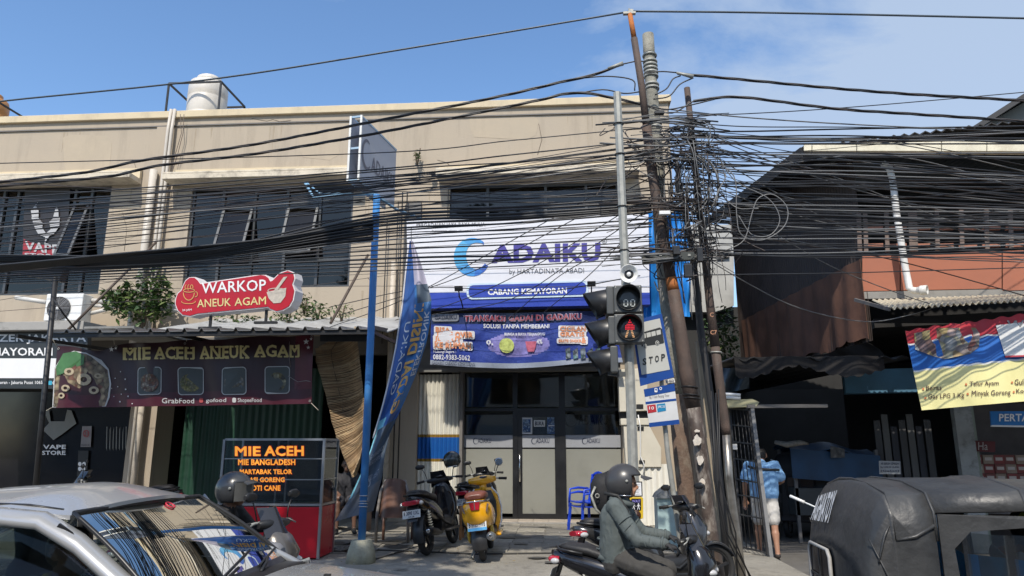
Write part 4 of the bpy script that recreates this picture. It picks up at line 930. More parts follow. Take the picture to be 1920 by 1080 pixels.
q = MB(); q.slab(SN, [(103, 690), (118, 668), (140, 658), (165, 662), (190, 675), (203, 692), (207, 720), (204, 745), (198, 762), (98, 764)], .001, off=.012); put('photo_rim', q, M_rim, nb)
q = MB(); q.slab(SN, [(105, 692), (120, 670), (141, 660), (164, 664), (188, 677), (201, 694), (204, 720), (201, 745), (196, 761), (100, 763)], .001, off=.015); put('dish_photo', q, clump('seafood_noodles', [(.13, .09, .05), (.3, .22, .13), (.4, .33, .2), (.2, .07, .05), (.1, .08, .05), (.32, .25, .16)], 11), nb)
q = MB(); q.slab(SN, [(107, 688), (120, 663), (145, 659), (162, 668), (160, 684), (138, 690), (118, 702), (108, 704)], .001, off=.018); put('leaf_print', q, mat('leaf_print', (.06, .17, .06), .5, var=.35), nb)
for x, y, r_ in ((132, 697, 9), (126, 728, 8), (118, 742, 7), (160, 712, 14), (178, 732, 9), (185, 705, 6)):
    g = MB(); n = 16; ro = [SN(x + r_ * math.cos(a), y + r_ * .8 * math.sin(a), .021) for a in [k * 2 * math.pi / n for k in range(n)]]; ri = [SN(x + r_ * .45 * math.cos(a), y + r_ * .36 * math.sin(a), .021) for a in [k * 2 * math.pi / n for k in range(n)]]
    g.add(ro + ri, [(i, (i + 1) % n, n + (i + 1) % n, n + i) for i in range(n)]); put('squid_ring', g, mat('squid', (.4, .33, .22), .5, var=.3, scale=20), nb)
def star(S, x, y, r_, off): return [S(x + r_ * (1 if k % 2 == 0 else .42) * math.sin(k * math.pi / 5), y - r_ * (1 if k % 2 == 0 else .42) * math.cos(k * math.pi / 5), off) for k in range(10)]
for x, y, r_ in ((209, 655, 5), (217, 653, 3), (575, 641, 6), (579, 652, 4), (584, 636, 3), (226, 697, 1.5), (235, 711, 2), (215, 709, 1.3), (220, 725, 1.3), (236, 730, 2), (227, 739, 1.5), (241, 743, 2), (224, 753, 2), (212, 743, 1.2), (249, 757, 1.5), (208, 728, 1.2)):
    g = MB(); g.prism(star(SN, x, y, r_, .014), (0, .001, 0)); put('star', g, M_fw, nb)
for s, x0, x1 in (('GrabFood', 306, 364), ('gofood', 385, 426), ('ShopeeFood', 447, 491)): lettering(s, SN, x0, 746.5, x1, 756.5, mat('print_pale', (.45, .45, .45), .5), nb, bold=.01, off=.013)
for x, cc in ((377, 'ring_red'), (441, 'print_pale')): g = MB(); g.slab(SN, rrect(x - 4, 746, x + 3, 755, 2.5), .001, off=.013); put('app_icon', g, MATS[cc], nb)

for (x0, y0), (x1, y1) in (((108, 650), (100, 628)), ((588, 627), (598, 615)), ((585, 756), (602, 770)), ((98, 764), (84, 776)), ((350, 640), (352, 622)), ((215, 646), (218, 624))):
    g = MB(); g.tube([SN(x0, y0, .02), SN(x1, y1, .1)], .006, 5); put('rope', g, mat('rope_pale', (.4, .37, .3), .8), nb)
    g = MB(); g.torus(SN(x0 + (3 if x0 < 300 else -3), y0 + (4 if y0 < 700 else -4), .012), (0, 1, 0), .016, .005, 12, 5); put('eyelet', g, M_steel, nb)
for P in ([(542, 640), (541, 665), (544, 688)], [(540, 705), (558, 716), (575, 714), (584, 716)]):
    g = MB(); g.tube([SN(x, y, .014) for x, y in P], .006, 5); put('crease', g, mat('crease_pale', (.3, .25, .25), .4), nb)

# ---- bamboo blind
def poly_at(P, t):
    t = max(0, min(1, t)) * (len(P) - 1); i = min(int(t), len(P) - 2); f = t - i
    return (P[i][0] + (P[i + 1][0] - P[i][0]) * f, P[i][1] + (P[i + 1][1] - P[i][1]) * f)
bl = thing('bamboo_blind', 'frayed brown bamboo blind hanging twisted beside the blue pole', 'blind', W(650, 890, 12.2))
EL = [(640, 624), (592, 655), (593, 680), (601, 705), (612, 745), (622, 790), (634, 830), (648, 865), (660, 893), (662, 894)]
ER = [(671, 616), (673, 632), (677, 660), (681, 700), (685, 735), (690, 770), (691, 800), (688, 830), (675, 868), (664, 893)]
SBn = PY(12.25); g = MB(); q = random.Random(3)
for i in range(135):
    t = i / 134; a = poly_at(EL, t); b = poly_at(ER, max(0, t - .02)); pth = []
    for k in range(7):
        u = k / 6; x = a[0] + (b[0] - a[0]) * u; y = a[1] + (b[1] - a[1]) * u + 3 * math.sin(math.pi * u) * (1 - t) + q.uniform(-.5, .5)
        pth.append(SBn(x, y, -.25 * math.sin(math.pi * u) * (1 - .3 * t) + .16 * u + .012 * math.sin(t * 70)))
    g.tube(pth, q.uniform(.008, .013), 5, m=q.randrange(3))
put('slats', g, [mat('bamboo_%d' % i, c, .75, var=.3, scale=6) for i, c in enumerate(((.34, .235, .13), (.25, .165, .09), (.42, .31, .18)))], bl, kind='stuff')
for u in (.3, .7):
    pth = [SBn(*[poly_at(EL, t)[k] * (1 - u) + poly_at(ER, t)[k] * u for k in (0, 1)], off=-.12) for t in [j / 14 for j in range(15)]]
    g = MB(); g.tube(pth, .006, 4); put('cord', g, mat('cord_dark', (.12, .09, .06)), bl)

# ---- red coffee stall sign
SW = P3(W(335, 590, 11.9), W(555, 580, 11.55), W(335, 520, 11.9))
ws = thing('lightbox_sign', 'red coffee stall lightbox sign with white rim and steaming cup on the canopy', 'sign', W(440, 600, 11.8))
def circ(cx, cy, r_, a0, a1, n=10): return [(cx + r_ * math.cos(R(a0 + (a1 - a0) * i / n)), cy + r_ * math.sin(R(a0 + (a1 - a0) * i / n))) for i in range(n + 1)]
outl = [(331, 560), (334, 551), (341, 545), (345, 535), (349, 527), (356, 521), (365, 521), (371, 526), (376, 533)] + [(490, 516), (497, 517), (503, 521), (507, 528), (511, 527), (524, 514), (540, 508), (550, 512), (552, 522), (548, 533), (552, 545), (549, 562), (542, 574), (530, 581), (518, 583), (508, 579), (503, 575), (370, 588), (357, 592), (343, 590), (334, 581), (330, 570)]
def grow(P, k):
    n = len(P); out_ = []
    for i in range(n):
        a, b = P[i - 1], P[(i + 1) % n]; dx, dy = b[0] - a[0], b[1] - a[1]; l = math.hypot(dx, dy); out_.append((P[i][0] + dy / l * k, P[i][1] - dx / l * k))
    return out_
M_sr = mat('sign_red', (.42, .008, .018), .35, var=.08); M_rimw = mat('sign_rim', (.7, .68, .68), .4, var=.05)
g = MB(); g.slab(SW, grow(outl, 2.0), .26); put('rim', g, M_rimw, ws)
g = MB(); g.slab(SW, outl, .01, off=.012); put('face', g, M_sr, ws)
for s, x0, y0, x1, y1, sl, M_, bd in (('WARKOP', 379, 530, 500, 551, -6, M_fw, .012), ('ANEUK', 371, 562, 434, 577, -3, M_gold, .01), ('AGAM', 441, 559, 500, 574, -3, M_gold, .01), ('24 JAM', 343, 580, 361, 585, -1, M_fw, .01)):
    lettering(s, SW, x0, y0, x1, y1, M_, ws, off=.02, sl=sl, bold=bd)
def ringpx(mb, S, cx, cy, rx_, ry_, w_, off, a0=0, a1=360, n=22):
    A = [R(a0 + (a1 - a0) * i / n) for i in range(n + 1)]; o = len(mb.v)
    mb.v += [tuple(S(cx + rx_ * math.cos(a), cy + ry_ * math.sin(a), off)) for a in A] + [tuple(S(cx + (rx_ - w_) * math.cos(a), cy + (ry_ - w_) * math.sin(a), off)) for a in A]
    for i in range(n): mb.f.append((o + i, o + i + 1, o + n + 2 + i, o + n + 1 + i)); mb.m.append(0); mb.s.append(False)
M_cup = mat('cup_gold', (.6, .33, .1), .4)
g = MB(); ringpx(g, SW, 356, 545, 11, 4, 1.4, .022); ringpx(g, SW, 355.5, 549, 11, 15, 1.6, .022, 0, 180); ringpx(g, SW, 355, 566, 13.5, 4.5, 1.3, .022, -20, 200); ringpx(g, SW, 368, 552, 4.5, 5.5, 1.3, .022, -100, 110)
for dx in (0, -5, 5): ringpx(g, SW, 356 + dx, 540 - abs(dx) * .3, 3, 6.5 - abs(dx) * .4, 1.3, .022, 90 if dx else 120, 270 if dx <= 0 else 400)
put('cup_drawing', g, M_cup, ws)
g = MB(); g.slab(SW, [(501, 548), (538, 540), (536, 556), (527, 568), (514, 569), (505, 560)], .002, off=.02); g.slab(SW, [(515, 545), (533, 520), (540, 519), (521, 545)], .002, off=.023); ringpx(g, SW, 520, 545, 17, 5, 1.5, .024)
put('bowl_drawing', g, mat('bowl_cream', (.5, .45, .38), .5, var=.2, scale=18), ws)
for x in (389, 494): g = MB(); a, b = SW(x, 590 - (x - 389) * .1, -.1), W(x, 612, 11.8); b.x = a.x; b.y = a.y; b.z = a.z - .22; g.bar(a, b, .04, .04); g.bar(b + Vector((-.2, 0, 0)), b + Vector((.2, 0, 0)), .06, .04); put('sign_leg', g, M_black, ws)

# ---- aluminium and red food cart
YC = 10.0
ca, cb = W(402, 1050, YC).x, W(596, 1050, YC).x; ct_, cg, cd_ = W(500, 824, YC).z, W(500, 946, YC).z, .15
fc = thing('food_cart', 'red food cart with aluminium framed glass case and glowing orange menu letters', 'food cart', ((ca + cb) / 2, YC + .3, .15))
g = MB(); g.bx(ca, cb, YC, YC + .62, .17, cg - .03); put('cabinet', g, mat('cart_red', (.5, .008, .02), .3, var=.12, scale=1.5), fc, bevel=.006)
e = .035; D_ = .62
for x in (ca, cb):
    for y in (YC, YC + D_): g = MB(); g.bx(x - e / 2, x + e / 2, y - e / 2, y + e / 2, .16, ct_); put('corner_post', g, M_alu, fc)
for z in (cg, ct_, cg + (ct_ - cg) * .38, cg + (ct_ - cg) * .70):
    t = .03 if z in (cg, ct_) else .014
    g = MB(); g.bx(ca + e / 2, cb - e / 2, YC - .012, YC + .012, z - t / 2, z + t / 2); put('rail', g, M_alu, fc)
    g = MB(); g.bx(cb - .012, cb + .012, YC + e / 2, YC + D_ - e / 2, z - t / 2, z + t / 2); put('rail', g, M_alu, fc)
for f_ in (.46, .56): x = ca + (cb - ca) * f_; g = MB(); g.bx(x - .012, x + .012, YC + .3, YC + .32, cg, ct_); put('inner_post', g, M_alu, fc)
g = MB(); g.bx(ca, cb, YC, YC + D_, ct_ - .01, ct_ + .012); put('top_sheet', g, M_alu, fc)
g = MB(); g.bx(ca + .02, cb - .02, YC - .004, YC + .001, cg + .02, ct_ - .02); put('front_glass', g, M_clear, fc)
g = MB(); g.bx(cb - .002, cb + .003, YC + .02, YC + D_ - .02, cg + .02, ct_ - .02); put('side_glass', g, M_clear, fc)
g = MB(); g.bx(ca + .02, cb - .02, YC + .02, YC + D_ - .02, cg - .02, cg - .005); put('counter', g, M_alu, fc)
g = MB(); g.bx(ca + .02, cb - .02, YC + D_ + .01, YC + D_ + .02, cg, ct_); put('back_panel', g, M_black, fc)
SCt = PY(YC - .006); M_neon = mat('menu_letters', (.75, .35, .05), .5, emit=(1, .36, .03), es=.75); M_neor = mat('menu_letters_edge', (.5, .04, .02), .5, emit=(1, .05, .01), es=.22)
for s, x0, y0, x1, y1 in (('MIE', 441, 837, 489, 855), ('ACEH', 496, 836, 570, 855), ('MIE BANGLADESH', 447, 861, 554, 872), ('MARTABAK TELOR', 450, 880, 548, 889), ('NASI GORENG', 460, 895, 534, 904), ('ROTI CANE', 466, 910, 526, 920)):
    lettering(s, SCt, x0 - .6, y0 - .6, x1 + .6, y1 + .6, M_neor, fc, off=.004, bold=.06, name='letter_edge'); lettering(s, SCt, x0, y0, x1, y1, M_neon, fc, off=.009, bold=.03)
for x in (ca + .15, cb - .15): g = MB(); g.lathe((x, YC + .12, .2), (1, 0, 0), [(.05, -.02), (.05, .02)], 12); put('castor', g, M_rubber, fc)

# ---- blue pole with the projecting box sign
M_bluep = mat('blue_pole_paint', (.04, .2, .5), .5, var=.15, scale=3, dirt=.25, dirtcol=(.25, .27, .3), dscale=7)
YB = 9.81
pl = thing('sign_pole', 'tall bright blue steel pole in a concrete block carrying the projecting box sign', 'pole', WZ(685, 1056, .15))
bt, bb_ = W(697, 372, YB), W(688, 1030, YB); bb_.x = bt.x = (bt.x + bb_.x) / 2; dx = 0
g = MB(); g.tube([(bt.x, YB, bt.z + .05), (bt.x, YB, .3)], .052, 16); put('shaft', g, M_bluep, pl)
g = MB(); g.loft([sec(bt.x, YB, .12, .19, .17, 20, 4, 'z'), sec(bt.x, YB, .3, .165, .155, 20, 4, 'z'), sec(bt.x, YB, .44, .125, .12, 20, 3, 'z')]); put('concrete_foot', g, mat('mossy_concrete', (.36, .34, .25), .95, var=.3, scale=7, bump=1, bscale=30, dirt=.6, dirtcol=(.14, .14, .07), dscale=6), pl)
for z in (.86, .9, .93, 1.0): g = MB(); g.torus((bt.x, YB, z), (0, .1, 1), .056, .008, 20, 6); put('wire_tie', g, M_alu, pl)
g = MB(); g.tube([W(572, 342, 9.9), W(588, 371, 9.9), W(640, 366, 9.8), W(696, 364, YB)], .022, 8); g.tube([W(574, 342, 9.9), W(600, 363, 9.9), W(660, 363, 9.8)], .014, 6); put('bracket', g, mat('bracket_blue', (.2, .38, .55), .5, dirt=.5), pl)
g = MB(); a_ = W(745, 398, 10.9); g.tube([W(697, 362, YB), W(742, 392, 10.6), W(790, 410, 11.2)], .02, 8); put('bracket', g, MATS['bracket_blue'], pl)
ps = thing('projecting_sign', 'large double-sided box sign with shade-greyed faces edge-on at the top of the blue pole', 'sign', W(700, 372, 9.8))
n0t, n0b = W(676, 214, 9.5), W(675, 331, 9.5); f0t, f0b = W(742, 288, 10.75), W(740, 393, 10.75)
n0b.x = n0t.x = (n0b.x + n0t.x) / 2; f0b.x = f0t.x = (f0b.x + f0t.x) / 2; zt_, zb_ = (n0t.z + f0t.z) / 2, (n0b.z + f0b.z) / 2
N0, F0 = Vector((n0t.x, 9.5, 0)), Vector((f0t.x, 10.75, 0)); dl = (F0 - N0).normalized(); nr = Vector((dl.y, -dl.x, 0))
def pz(s, z, d=0): return N0.lerp(F0, s) + nr * d + Vector((0, 0, z))
g = MB(); M_pf = mat('sign_face_shaded', (.5, .5, .54), .5, var=.06)  # face colour greyed for the shade on this side
g.prism([pz(0, zb_), pz(1, zb_), pz(1, zt_), pz(0, zt_)], -nr * .012); put('face', g, M_pf, ps)
g = MB(); g.prism([pz(0, zb_, -.15), pz(1, zb_, -.15), pz(1, zt_, -.15), pz(0, zt_, -.15)], -nr * .012); put('face', g, M_pf, ps)
M_pfr = mat('sign_frame_blue', (.35, .48, .6), .4)
for d in (0.006, -.165): 
    g = MB(); g.bar(pz(-.01, zb_ - .02, d), pz(-.01, zt_ + .02, d), .03, .035); put('frame_post', g, M_white, ps)
for z in (zt_ + .01, zb_ - .01, (zt_ + zb_) / 2): g = MB(); g.bar(pz(-.0, z, 0), pz(-.0, z, -.16), .025, .03); put('brace', g, M_pfr, ps)
for z in (zt_ + .01, zb_ - .01): g = MB(); g.bar(pz(0, z, 0), pz(1, z, 0), .02, .03); g.bar(pz(0, z, -.16), pz(1, z, -.16), .02, .03); put('frame_rail', g, M_pfr, ps)
M_pt = mat('faded_letters', (.16, .16, .2), .5)
mm = MB(); txt(mm, 'ADAIKU', lambda u, v: pz(.30 + .66 * u, zb_ + .28 + .24 * v, .006), 0, .01); 
for i in range(20):
    a0, a1 = R(60 + 13 * i), R(60 + 13 * (i + 1)); c0, c1 = .17, .47
    w_ = .25 + .5 * math.sin(math.pi * i / 20)
    mm.add([pz(c0 + .13 * math.cos(a0), zb_ + c1 + .24 * math.sin(a0), .006), pz(c0 + .13 * math.cos(a1), zb_ + c1 + .24 * math.sin(a1), .006), pz(c0 + .13 * (1 - w_ * .4) * math.cos(a1), zb_ + c1 + .24 * (1 - w_ * .4) * math.sin(a1), .006), pz(c0 + .13 * (1 - w_ * .4) * math.cos(a0), zb_ + c1 + .24 * (1 - w_ * .4) * math.sin(a0), .006)], [(0, 1, 2, 3)])
put('lettering', mm, M_pt, ps)

# ---- feather flag
ff = thing('feather_flag', 'long twisted blue feather flag with mirrored orange lettering hanging by the blue pole', 'flag', W(690, 980, 10.3))
FL = [(768, 452), (764, 490), (760, 530), (756, 570), (750, 610), (744, 650), (736, 690), (728, 725), (718, 765), (706, 805), (694, 845), (678, 885), (655, 935), (627, 978)]
FR = [(774, 452), (788, 490), (800, 528), (809, 562), (807, 600), (800, 640), (790, 672), (779, 705), (764, 740), (746, 780), (730, 815), (722, 850), (716, 895), (700, 958)]
def ffn(u, v, off=0):
    a, b = poly_at(FL, v), poly_at(FR, v); x, y = a[0] + (b[0] - a[0]) * u, a[1] + (b[1] - a[1]) * u
    Y = 10.75 - .55 * v; bulge = .10 * math.sin(math.pi * u) + .05 * math.sin(u * 9 + v * 14) + .14 * math.sin(v * 7) * (u - .5)
    return W(x, y, Y - bulge - off)
def fcol(u, v):
    if v > .93: return 5
    if v > .70: return 4 if u > .1 else 3
    if v > .66: return 1 if u > .35 else 3
    if v < .16 and u > .42: return 2
    if v < .24 and u > .5: return 4
    return 1 if u < .42 else 0
g = MB(); g.sheet(ffn, 24, 110, (0, .004, 0), 0, fcol)
put('cloth', g, [mat('flag_blue', (.04, .16, .40), .6, var=.2), mat('flag_navy', (.025, .09, .30), .6, var=.2), mat('flag_stripes', (.45, .42, .52), .6, var=.1), mat('flag_cyan', (.2, .5, .6), .6), mat('flag_grey', (.07, .10, .14), .7, var=.2), mat('flag_hem', (.13, .14, .16), .7)], ff)
g = MB(); g.tube([ffn(0, i / 40, .0) + Vector((-.01, 0, 0)) for i in range(30)], .013, 6); put('white_hem', g, mat('hem_white', (.65, .64, .66), .6), ff)
g = MB(); g.tube([W(771, 425, 10.75), W(771, 455, 10.75)], .006, 5); g.tube([W(771, 455, 10.75), W(770, 470, 10.72)], .012, 5); put('tie', g, M_black, ff)
mo = mat('flag_orange', (.68, .38, .1), .6); mwf = mat('flag_white', (.6, .62, .66), .6)
def fl_text(s, v0, v1, u0, u1, mm_, mirror=True, bold=.04):
    mb = MB(); V, Fs = text2d(s, bold)
    mb.add([ffn(u0 + (u1 - u0) * ((1 - b) if mirror else b), v0 + (v1 - v0) * (1 - a if mirror else 1 - a), .012) for a, b in V], Fs, 0); put('lettering', mb, mm_, ff)
fl_text('GADAI DISINI', .24, .665, .42, .74, mo, False); fl_text('ELEKTRONIK', .27, .53, .78, .95, mwf, False, .02); fl_text('GADAIKU', .30, .58, .16, .34, mwf, False, .0)
for s, v, h in (('Telp : 0882-9383', .885, .03), ('CABANG', .80, .02), ('KEMAYORAN', .83, .02)):
    mb = MB(); V, Fs = text2d(s, .01); mb.add([ffn(.85 - .6 * a, v + h * (1 - b), .012) for a, b in V], Fs); put('lettering', mb, mat('flag_dimtext', (.28, .3, .35), .7), ff)
g = MB(); ringpx(g, Surf(W(690, 905, 10.12), (0, -1, 0)), 690, 905, 7, 9, 2, .06); put('pin_icon', g, MATS['flag_dimtext'], ff)

# ---- the big pawn shop sign
YS = 14.0; SY = PY(YS)
gs = thing('shop_sign', 'wide white and blue pawn shop lightbox sign with crescent letter logo', 'sign', W(990, 580, YS))
g = MB(); g.slab(SY, [(762, 410), (1216, 402), (1218, 549), (765, 549)], .3); put('white_face', g, mat('sign_white', (.66, .66, .70), .4, var=.03), gs, bevel=.006)
M_sb = mat('sign_royal_blue', (.02, .05, .36), .4, var=.06)
g = MB(); g.slab(SY, [(765, 549), (1218, 549), (1219, 571), (766, 579)], .3, off=.003); put('blue_band', g, M_sb, gs)
g = MB(); g.bx(-3.12, 1.68, YS + .3, 15.0, 4.42, 4.52); put('soffit', g, M_black, gs)
g = MB(); g.slab(SY, rrect(875, 532, 1103, 562, 11, sl=-6), .012, off=.022); put('pill_rim', g, mat('pill_rim', (.55, .66, .74), .4), gs)
g = MB(); g.slab(SY, rrect(879, 535.5, 1099, 558.5, 9, sl=-6), .01, off=.032); put('pill', g, M_sb, gs)
lettering('CABANG KEMAYORAN', SY, 915, 543, 1063, 554, M_fw, gs, off=.036, bold=.035, sl=-3)
M_ind = mat('logo_indigo', (.055, .045, .27), .4)
lettering('ADAIKU', SY, 921, 459, 1126, 494, M_ind, gs, off=.008, bold=.05, sl=-4)
M_serif = mat('tag_grey', (.05, .05, .055), .5)
lettering('by HARTADINATA ABADI', SY, 955, 504.5, 1095, 517, M_serif, gs, off=.007, bold=-.005, sl=-2)
lettering('PERGADAIAN JAYA RAYA MULIA', SY, 781, 418, 910, 428, mat('tag_pale', (.16, .16, .17), .5), gs, off=.007, bold=.01, sl=-1)
lettering('berizin dan diawasi OJK', SY, 810, 431, 912, 435, MATS['tag_pale'], gs, off=.007, bold=0, sl=-1)
g = MB(); ringpx(g, SY, 1133, 452, 5, 5, .8, .008); txt(g, 'R', trect(SY, 1131, 450, 1135, 455, .008), 0, 0); put('register_mark', g, M_serif, gs)
lg_cols = [mat('logo_cyan_%d' % i, c, .4, var=.03) for i, c in enumerate(((.06, .3, .62), (.09, .38, .66), (.05, .26, .6), (.03, .15, .5), (.03, .1, .42)))]
g = MB(); n = 40; cx, cy = 886, 482
for i in range(n):
    q = []
    for k in (i, i + 1):
        a = R(-50 - 282 * k / n); t_ = k / n; w_ = .22 + .26 * math.sin(math.pi * t_) + .16 * t_
        q.append((SY(cx + 35 * math.cos(a) * (1 if math.cos(a) < 0 else .95), cy + 36 * math.sin(a), .008), SY(cx + 4 + 35 * (1 - w_) * math.cos(a), cy + 36 * (1 - w_ * .75) * math.sin(a), .008)))
    c_ = min(4, int(abs(i / n - .45) * 9)); c_ = (1, 0, 2, 3, 4)[c_] if i / n > .45 else (1, 1, 0, 2, 3)[c_]
    g.add([q[0][0], q[1][0], q[1][1], q[0][1]], [(0, 1, 2, 3)], c_)
put('crescent_logo', g, lg_cols, gs)
for px, py in ((860, 541), (1109, 532)):
    sp = thing('spotlight', 'small black floodlight on a bent arm at the %s of the shop sign' % ('left' if px < 900 else 'right'), 'floodlight', W(px, py + 30, YS - .05))
    c = W(px, py, YS - .75); b_ = W(px + 8, py + 36, YS - .02)
    g = MB(); g.box(c, (.16, .05, .1), Matrix.Rotation(.5, 3, 'X')); put('housing', g, M_blackpl, sp, bevel=.008)
    g = MB(); g.tube([c + Vector((0, .02, -.04)), c + Vector((0, .1, -.14)), b_ + Vector((0, -.3, .1)), b_], .014, 6); put('arm', g, M_blackpl, sp)
# vinyl banner below the sign
wvp = lambda p: .035 * math.sin(p.x * 3.1 + 1) + .012 * math.sin(p.x * 7 - p.z * 6) + .005 * math.sin(p.z * 14 + p.x * 5)
SP2 = PY(14.15, wvp)
pbn = thing('promo_banner', 'crumpled glossy blue promotion banner hanging under the pawn shop sign', 'banner', W(975, 690, 14.15))
def pf(u, v, off=0):
    w = 1 - v; xt, yt = 808 + 340 * u, 589 - 6 * u; xb, yb = 806 + 362 * u, 683 + 9 * math.sin(math.pi * min(1, u * 1.2)) - 4 * u
    return SP2(xt + (xb - xt) * w, yt + (yb - yt) * w, off)
def pcol(u, v):
    if v < .1: return 2
    if v > .80: return 1
    d = (u - .47) ** 2 / .05 + (v - .42) ** 2 / .09
    return 3 if d < .55 else 0
g = MB(); g.sheet(pf, 120, 44, (0, .005, 0), 0, pcol)
put('cloth', g, [mat('vinyl_blue', (.03, .05, .24), .2, var=.35, scale=2.5, bump=1.2, bscale=9), mat('vinyl_dark', (.012, .02, .08), .25, var=.3), mat('vinyl_pale', (.24, .27, .33), .3), mat('vinyl_lilac', (.2, .18, .42), .22, var=.6, scale=4, bump=1.2, bscale=9)], pbn)
M_tr = mat('title_red', (.22, .035, .05), .45); M_or = mat('promo_orange', (.62, .25, .12), .4); M_wh2 = mat('promo_white', (.6, .6, .62), .4)
lettering('TRANSAKSI GADAI DI GADAIKU', SP2, 870, 592, 1091, 605, mat('title_edge', (.3, .28, .4), .4), pbn, off=0.032, bold=.07, sl=-4, name='letter_edge'); lettering('TRANSAKSI GADAI DI GADAIKU', SP2, 871, 593, 1090, 604, M_tr, pbn, off=0.040, bold=.03, sl=-4)
g = MB(); g.slab(SP2, rrect(810, 589, 861, 603, 5), .001, off=0.032); put('name_patch', g, mat('vinyl_grey', (.15, .16, .19), .4), pbn); lettering('GADAIKU', SP2, 815, 591, 857, 599, M_ink, pbn, off=0.040, bold=.02)
for s, x0, y0, x1, y1, sl in (('BISA', 817, 613, 845, 622, 2), ('TAKE OVER', 817, 621, 888, 632, 3), ('JEMPUT', 815, 630, 866, 642, 3), ('KE RUMAH', 815, 641, 884, 653, 3)):
    g = MB(); g.slab(SP2, rrect(x0 - 3, y0 - 2, x1 + 3, y1 + 2, 3, sl=sl), .001, off=0.034); put('white_patch', g, M_wh2, pbn); lettering(s, SP2, x0, y0, x1, y1, M_or, pbn, off=0.044, bold=.05, sl=sl)
lettering('Hubungi Segera :', SP2, 813, 657, 856, 663, M_wh2, pbn, off=0.034, bold=.02, sl=1); lettering('0882-9383-5062', SP2, 812, 664, 882, 674, M_wh2, pbn, off=0.034, bold=.02, sl=3)
lettering('GADAIKU CABANG KEMAYORAN', SP2, 810, 678, 891, 684, M_ink, pbn, off=0.034, sl=3)
for s, x0, y0, x1, y1 in (('SOLUSI TANPA MEMBEBANI', 907, 608, 1030, 616), ('BUNGA & BIAYA TERJANGKAU', 946, 624, 1022, 631), ('0,', 912, 638, 925, 648), ('4%', 1006, 636, 1017, 645)): lettering(s, SP2, x0, y0, x1, y1, M_wh2, pbn, off=0.036, bold=.03)
for s, x0, y0, x1, y1 in (('CICILAN', 1050, 613, 1098, 622), ('GRATIS', 1050, 623, 1096, 632), ('GRATIS ONGKIR', 1047, 637, 1090, 643), ('&', 1090, 633, 1099, 645)):
    g = MB(); g.slab(SP2, rrect(x0 - 3, y0 - 2, x1 + 3, y1 + 2, 3), .001, off=0.034); put('white_patch', g, M_wh2, pbn); lettering(s, SP2, x0, y0, x1, y1, M_or, pbn, off=0.044, bold=.05)
g = MB(); g.slab(SP2, [(950 + 14 * math.cos(a), 648 + 14 * math.sin(a)) for a in [k * math.pi / 9 for k in range(18)]], .001, off=0.036); put('coin_print', g, mat('coin_yellow', (.45, .5, .15), .3, var=.5, scale=12), pbn)
g = MB(); g.slab(SP2, [(985, 640), (1006, 640), (1004, 652), (1001, 660), (990, 660), (987, 652)], .001, off=0.036); put('gift_print', g, mat('gift_red', (.42, .1, .15), .3, var=.4, scale=12), pbn)
for i in range(6): g = MB(); x = 1060 + i * 14; g.slab(SP2, [(x, 655 + i % 2 * 4), (x + 9, 652), (x + 10, 672), (x + 1, 674)], .001, off=0.036); put('gadget_print', g, clump('gadget_print', [(.05, .1, .12), (.3, .35, .4), (.02, .03, .05), (.15, .3, .3)], 14), pbn)

# ---- beige meter cabinets on the wall right of the shop
mc = thing('meter_cabinet', 'tall cream electricity cabinet with slanting side beside the shop door', 'cabinet', W(1205, 880, 14.3))
M_cr = mat('cabinet_cream', (.6, .56, .46), .55, var=.06, dirt=.2, dirtcol=(.3, .27, .2)); SCb = PY(14.55)
for nm, pts, t, o_ in (('upper_box', [(1159, 693), (1213, 690), (1216, 770), (1162, 772)], .3, 0), ('gap', [(1162, 772), (1216, 770), (1217, 784), (1163, 785)], .2, -.1), ('collar', [(1163, 785), (1217, 784), (1219, 797), (1164, 797)], .32, .03), ('lower_box', [(1169, 797), (1217, 797), (1240, 840), (1240, 876), (1174, 876)], .3, 0)):
    g = MB(); g.slab(SCb, pts, t, off=o_); put(nm, g, M_cr if nm != 'gap' else M_black, mc, bevel=.01)
for x0, y0, x1, y1 in ((1193, 758, 1206, 766), (1195, 800, 1207, 807), (1198, 863, 1209, 869)):
    g = MB(); g.slab(SCb, [(x0, y0), (x1, y0), (x1, y1), (x0, y1)], .02, off=.015); put('vent', g, M_black, mc)
g = MB(); g.tube([SCb(1196, 778, .05), SCb(1200, 800, .06), SCb(1200, 855, .06), SCb(1207, 870, .06), SCb(1206, 890, .06)], .012, 6); put('cable', g, M_white, mc)
rs = thing('roller_shutter', 'narrow cream ribbed metal panel below the electricity cabinet', 'shutter', W(1225, 1000, 14.6))
g = MB(); corr(g, W(1200, 950, 14.6).x, W(1258, 950, 14.6).x, 14.6, .15, W(1225, 870, 14.6).z, .12, .025); put('ribbed_panel', g, M_shut, rs)
tb_ = thing('utility_box', 'pale teal box with sloping grey lid standing behind the leaning poles', 'box', W(1250, 1010, 11.2)); S_ = PY(11.2)
g = MB(); g.slab(S_, [(1232, 934), (1272, 934), (1277, 1029), (1236, 1029)], .4); put('box', g, mat('pale_teal', (.36, .48, .48), .5, dirt=.3), tb_)
g = MB(); g.prism([S_(1228, 934, .05), S_(1275, 934, .05), S_(1271, 922, .05), S_(1248, 913, .05), S_(1232, 926, .05)], (0, .4, 0)); put('lid', g, mat('lid_grey', (.3, .31, .31), .5, metal=.4), tb_)
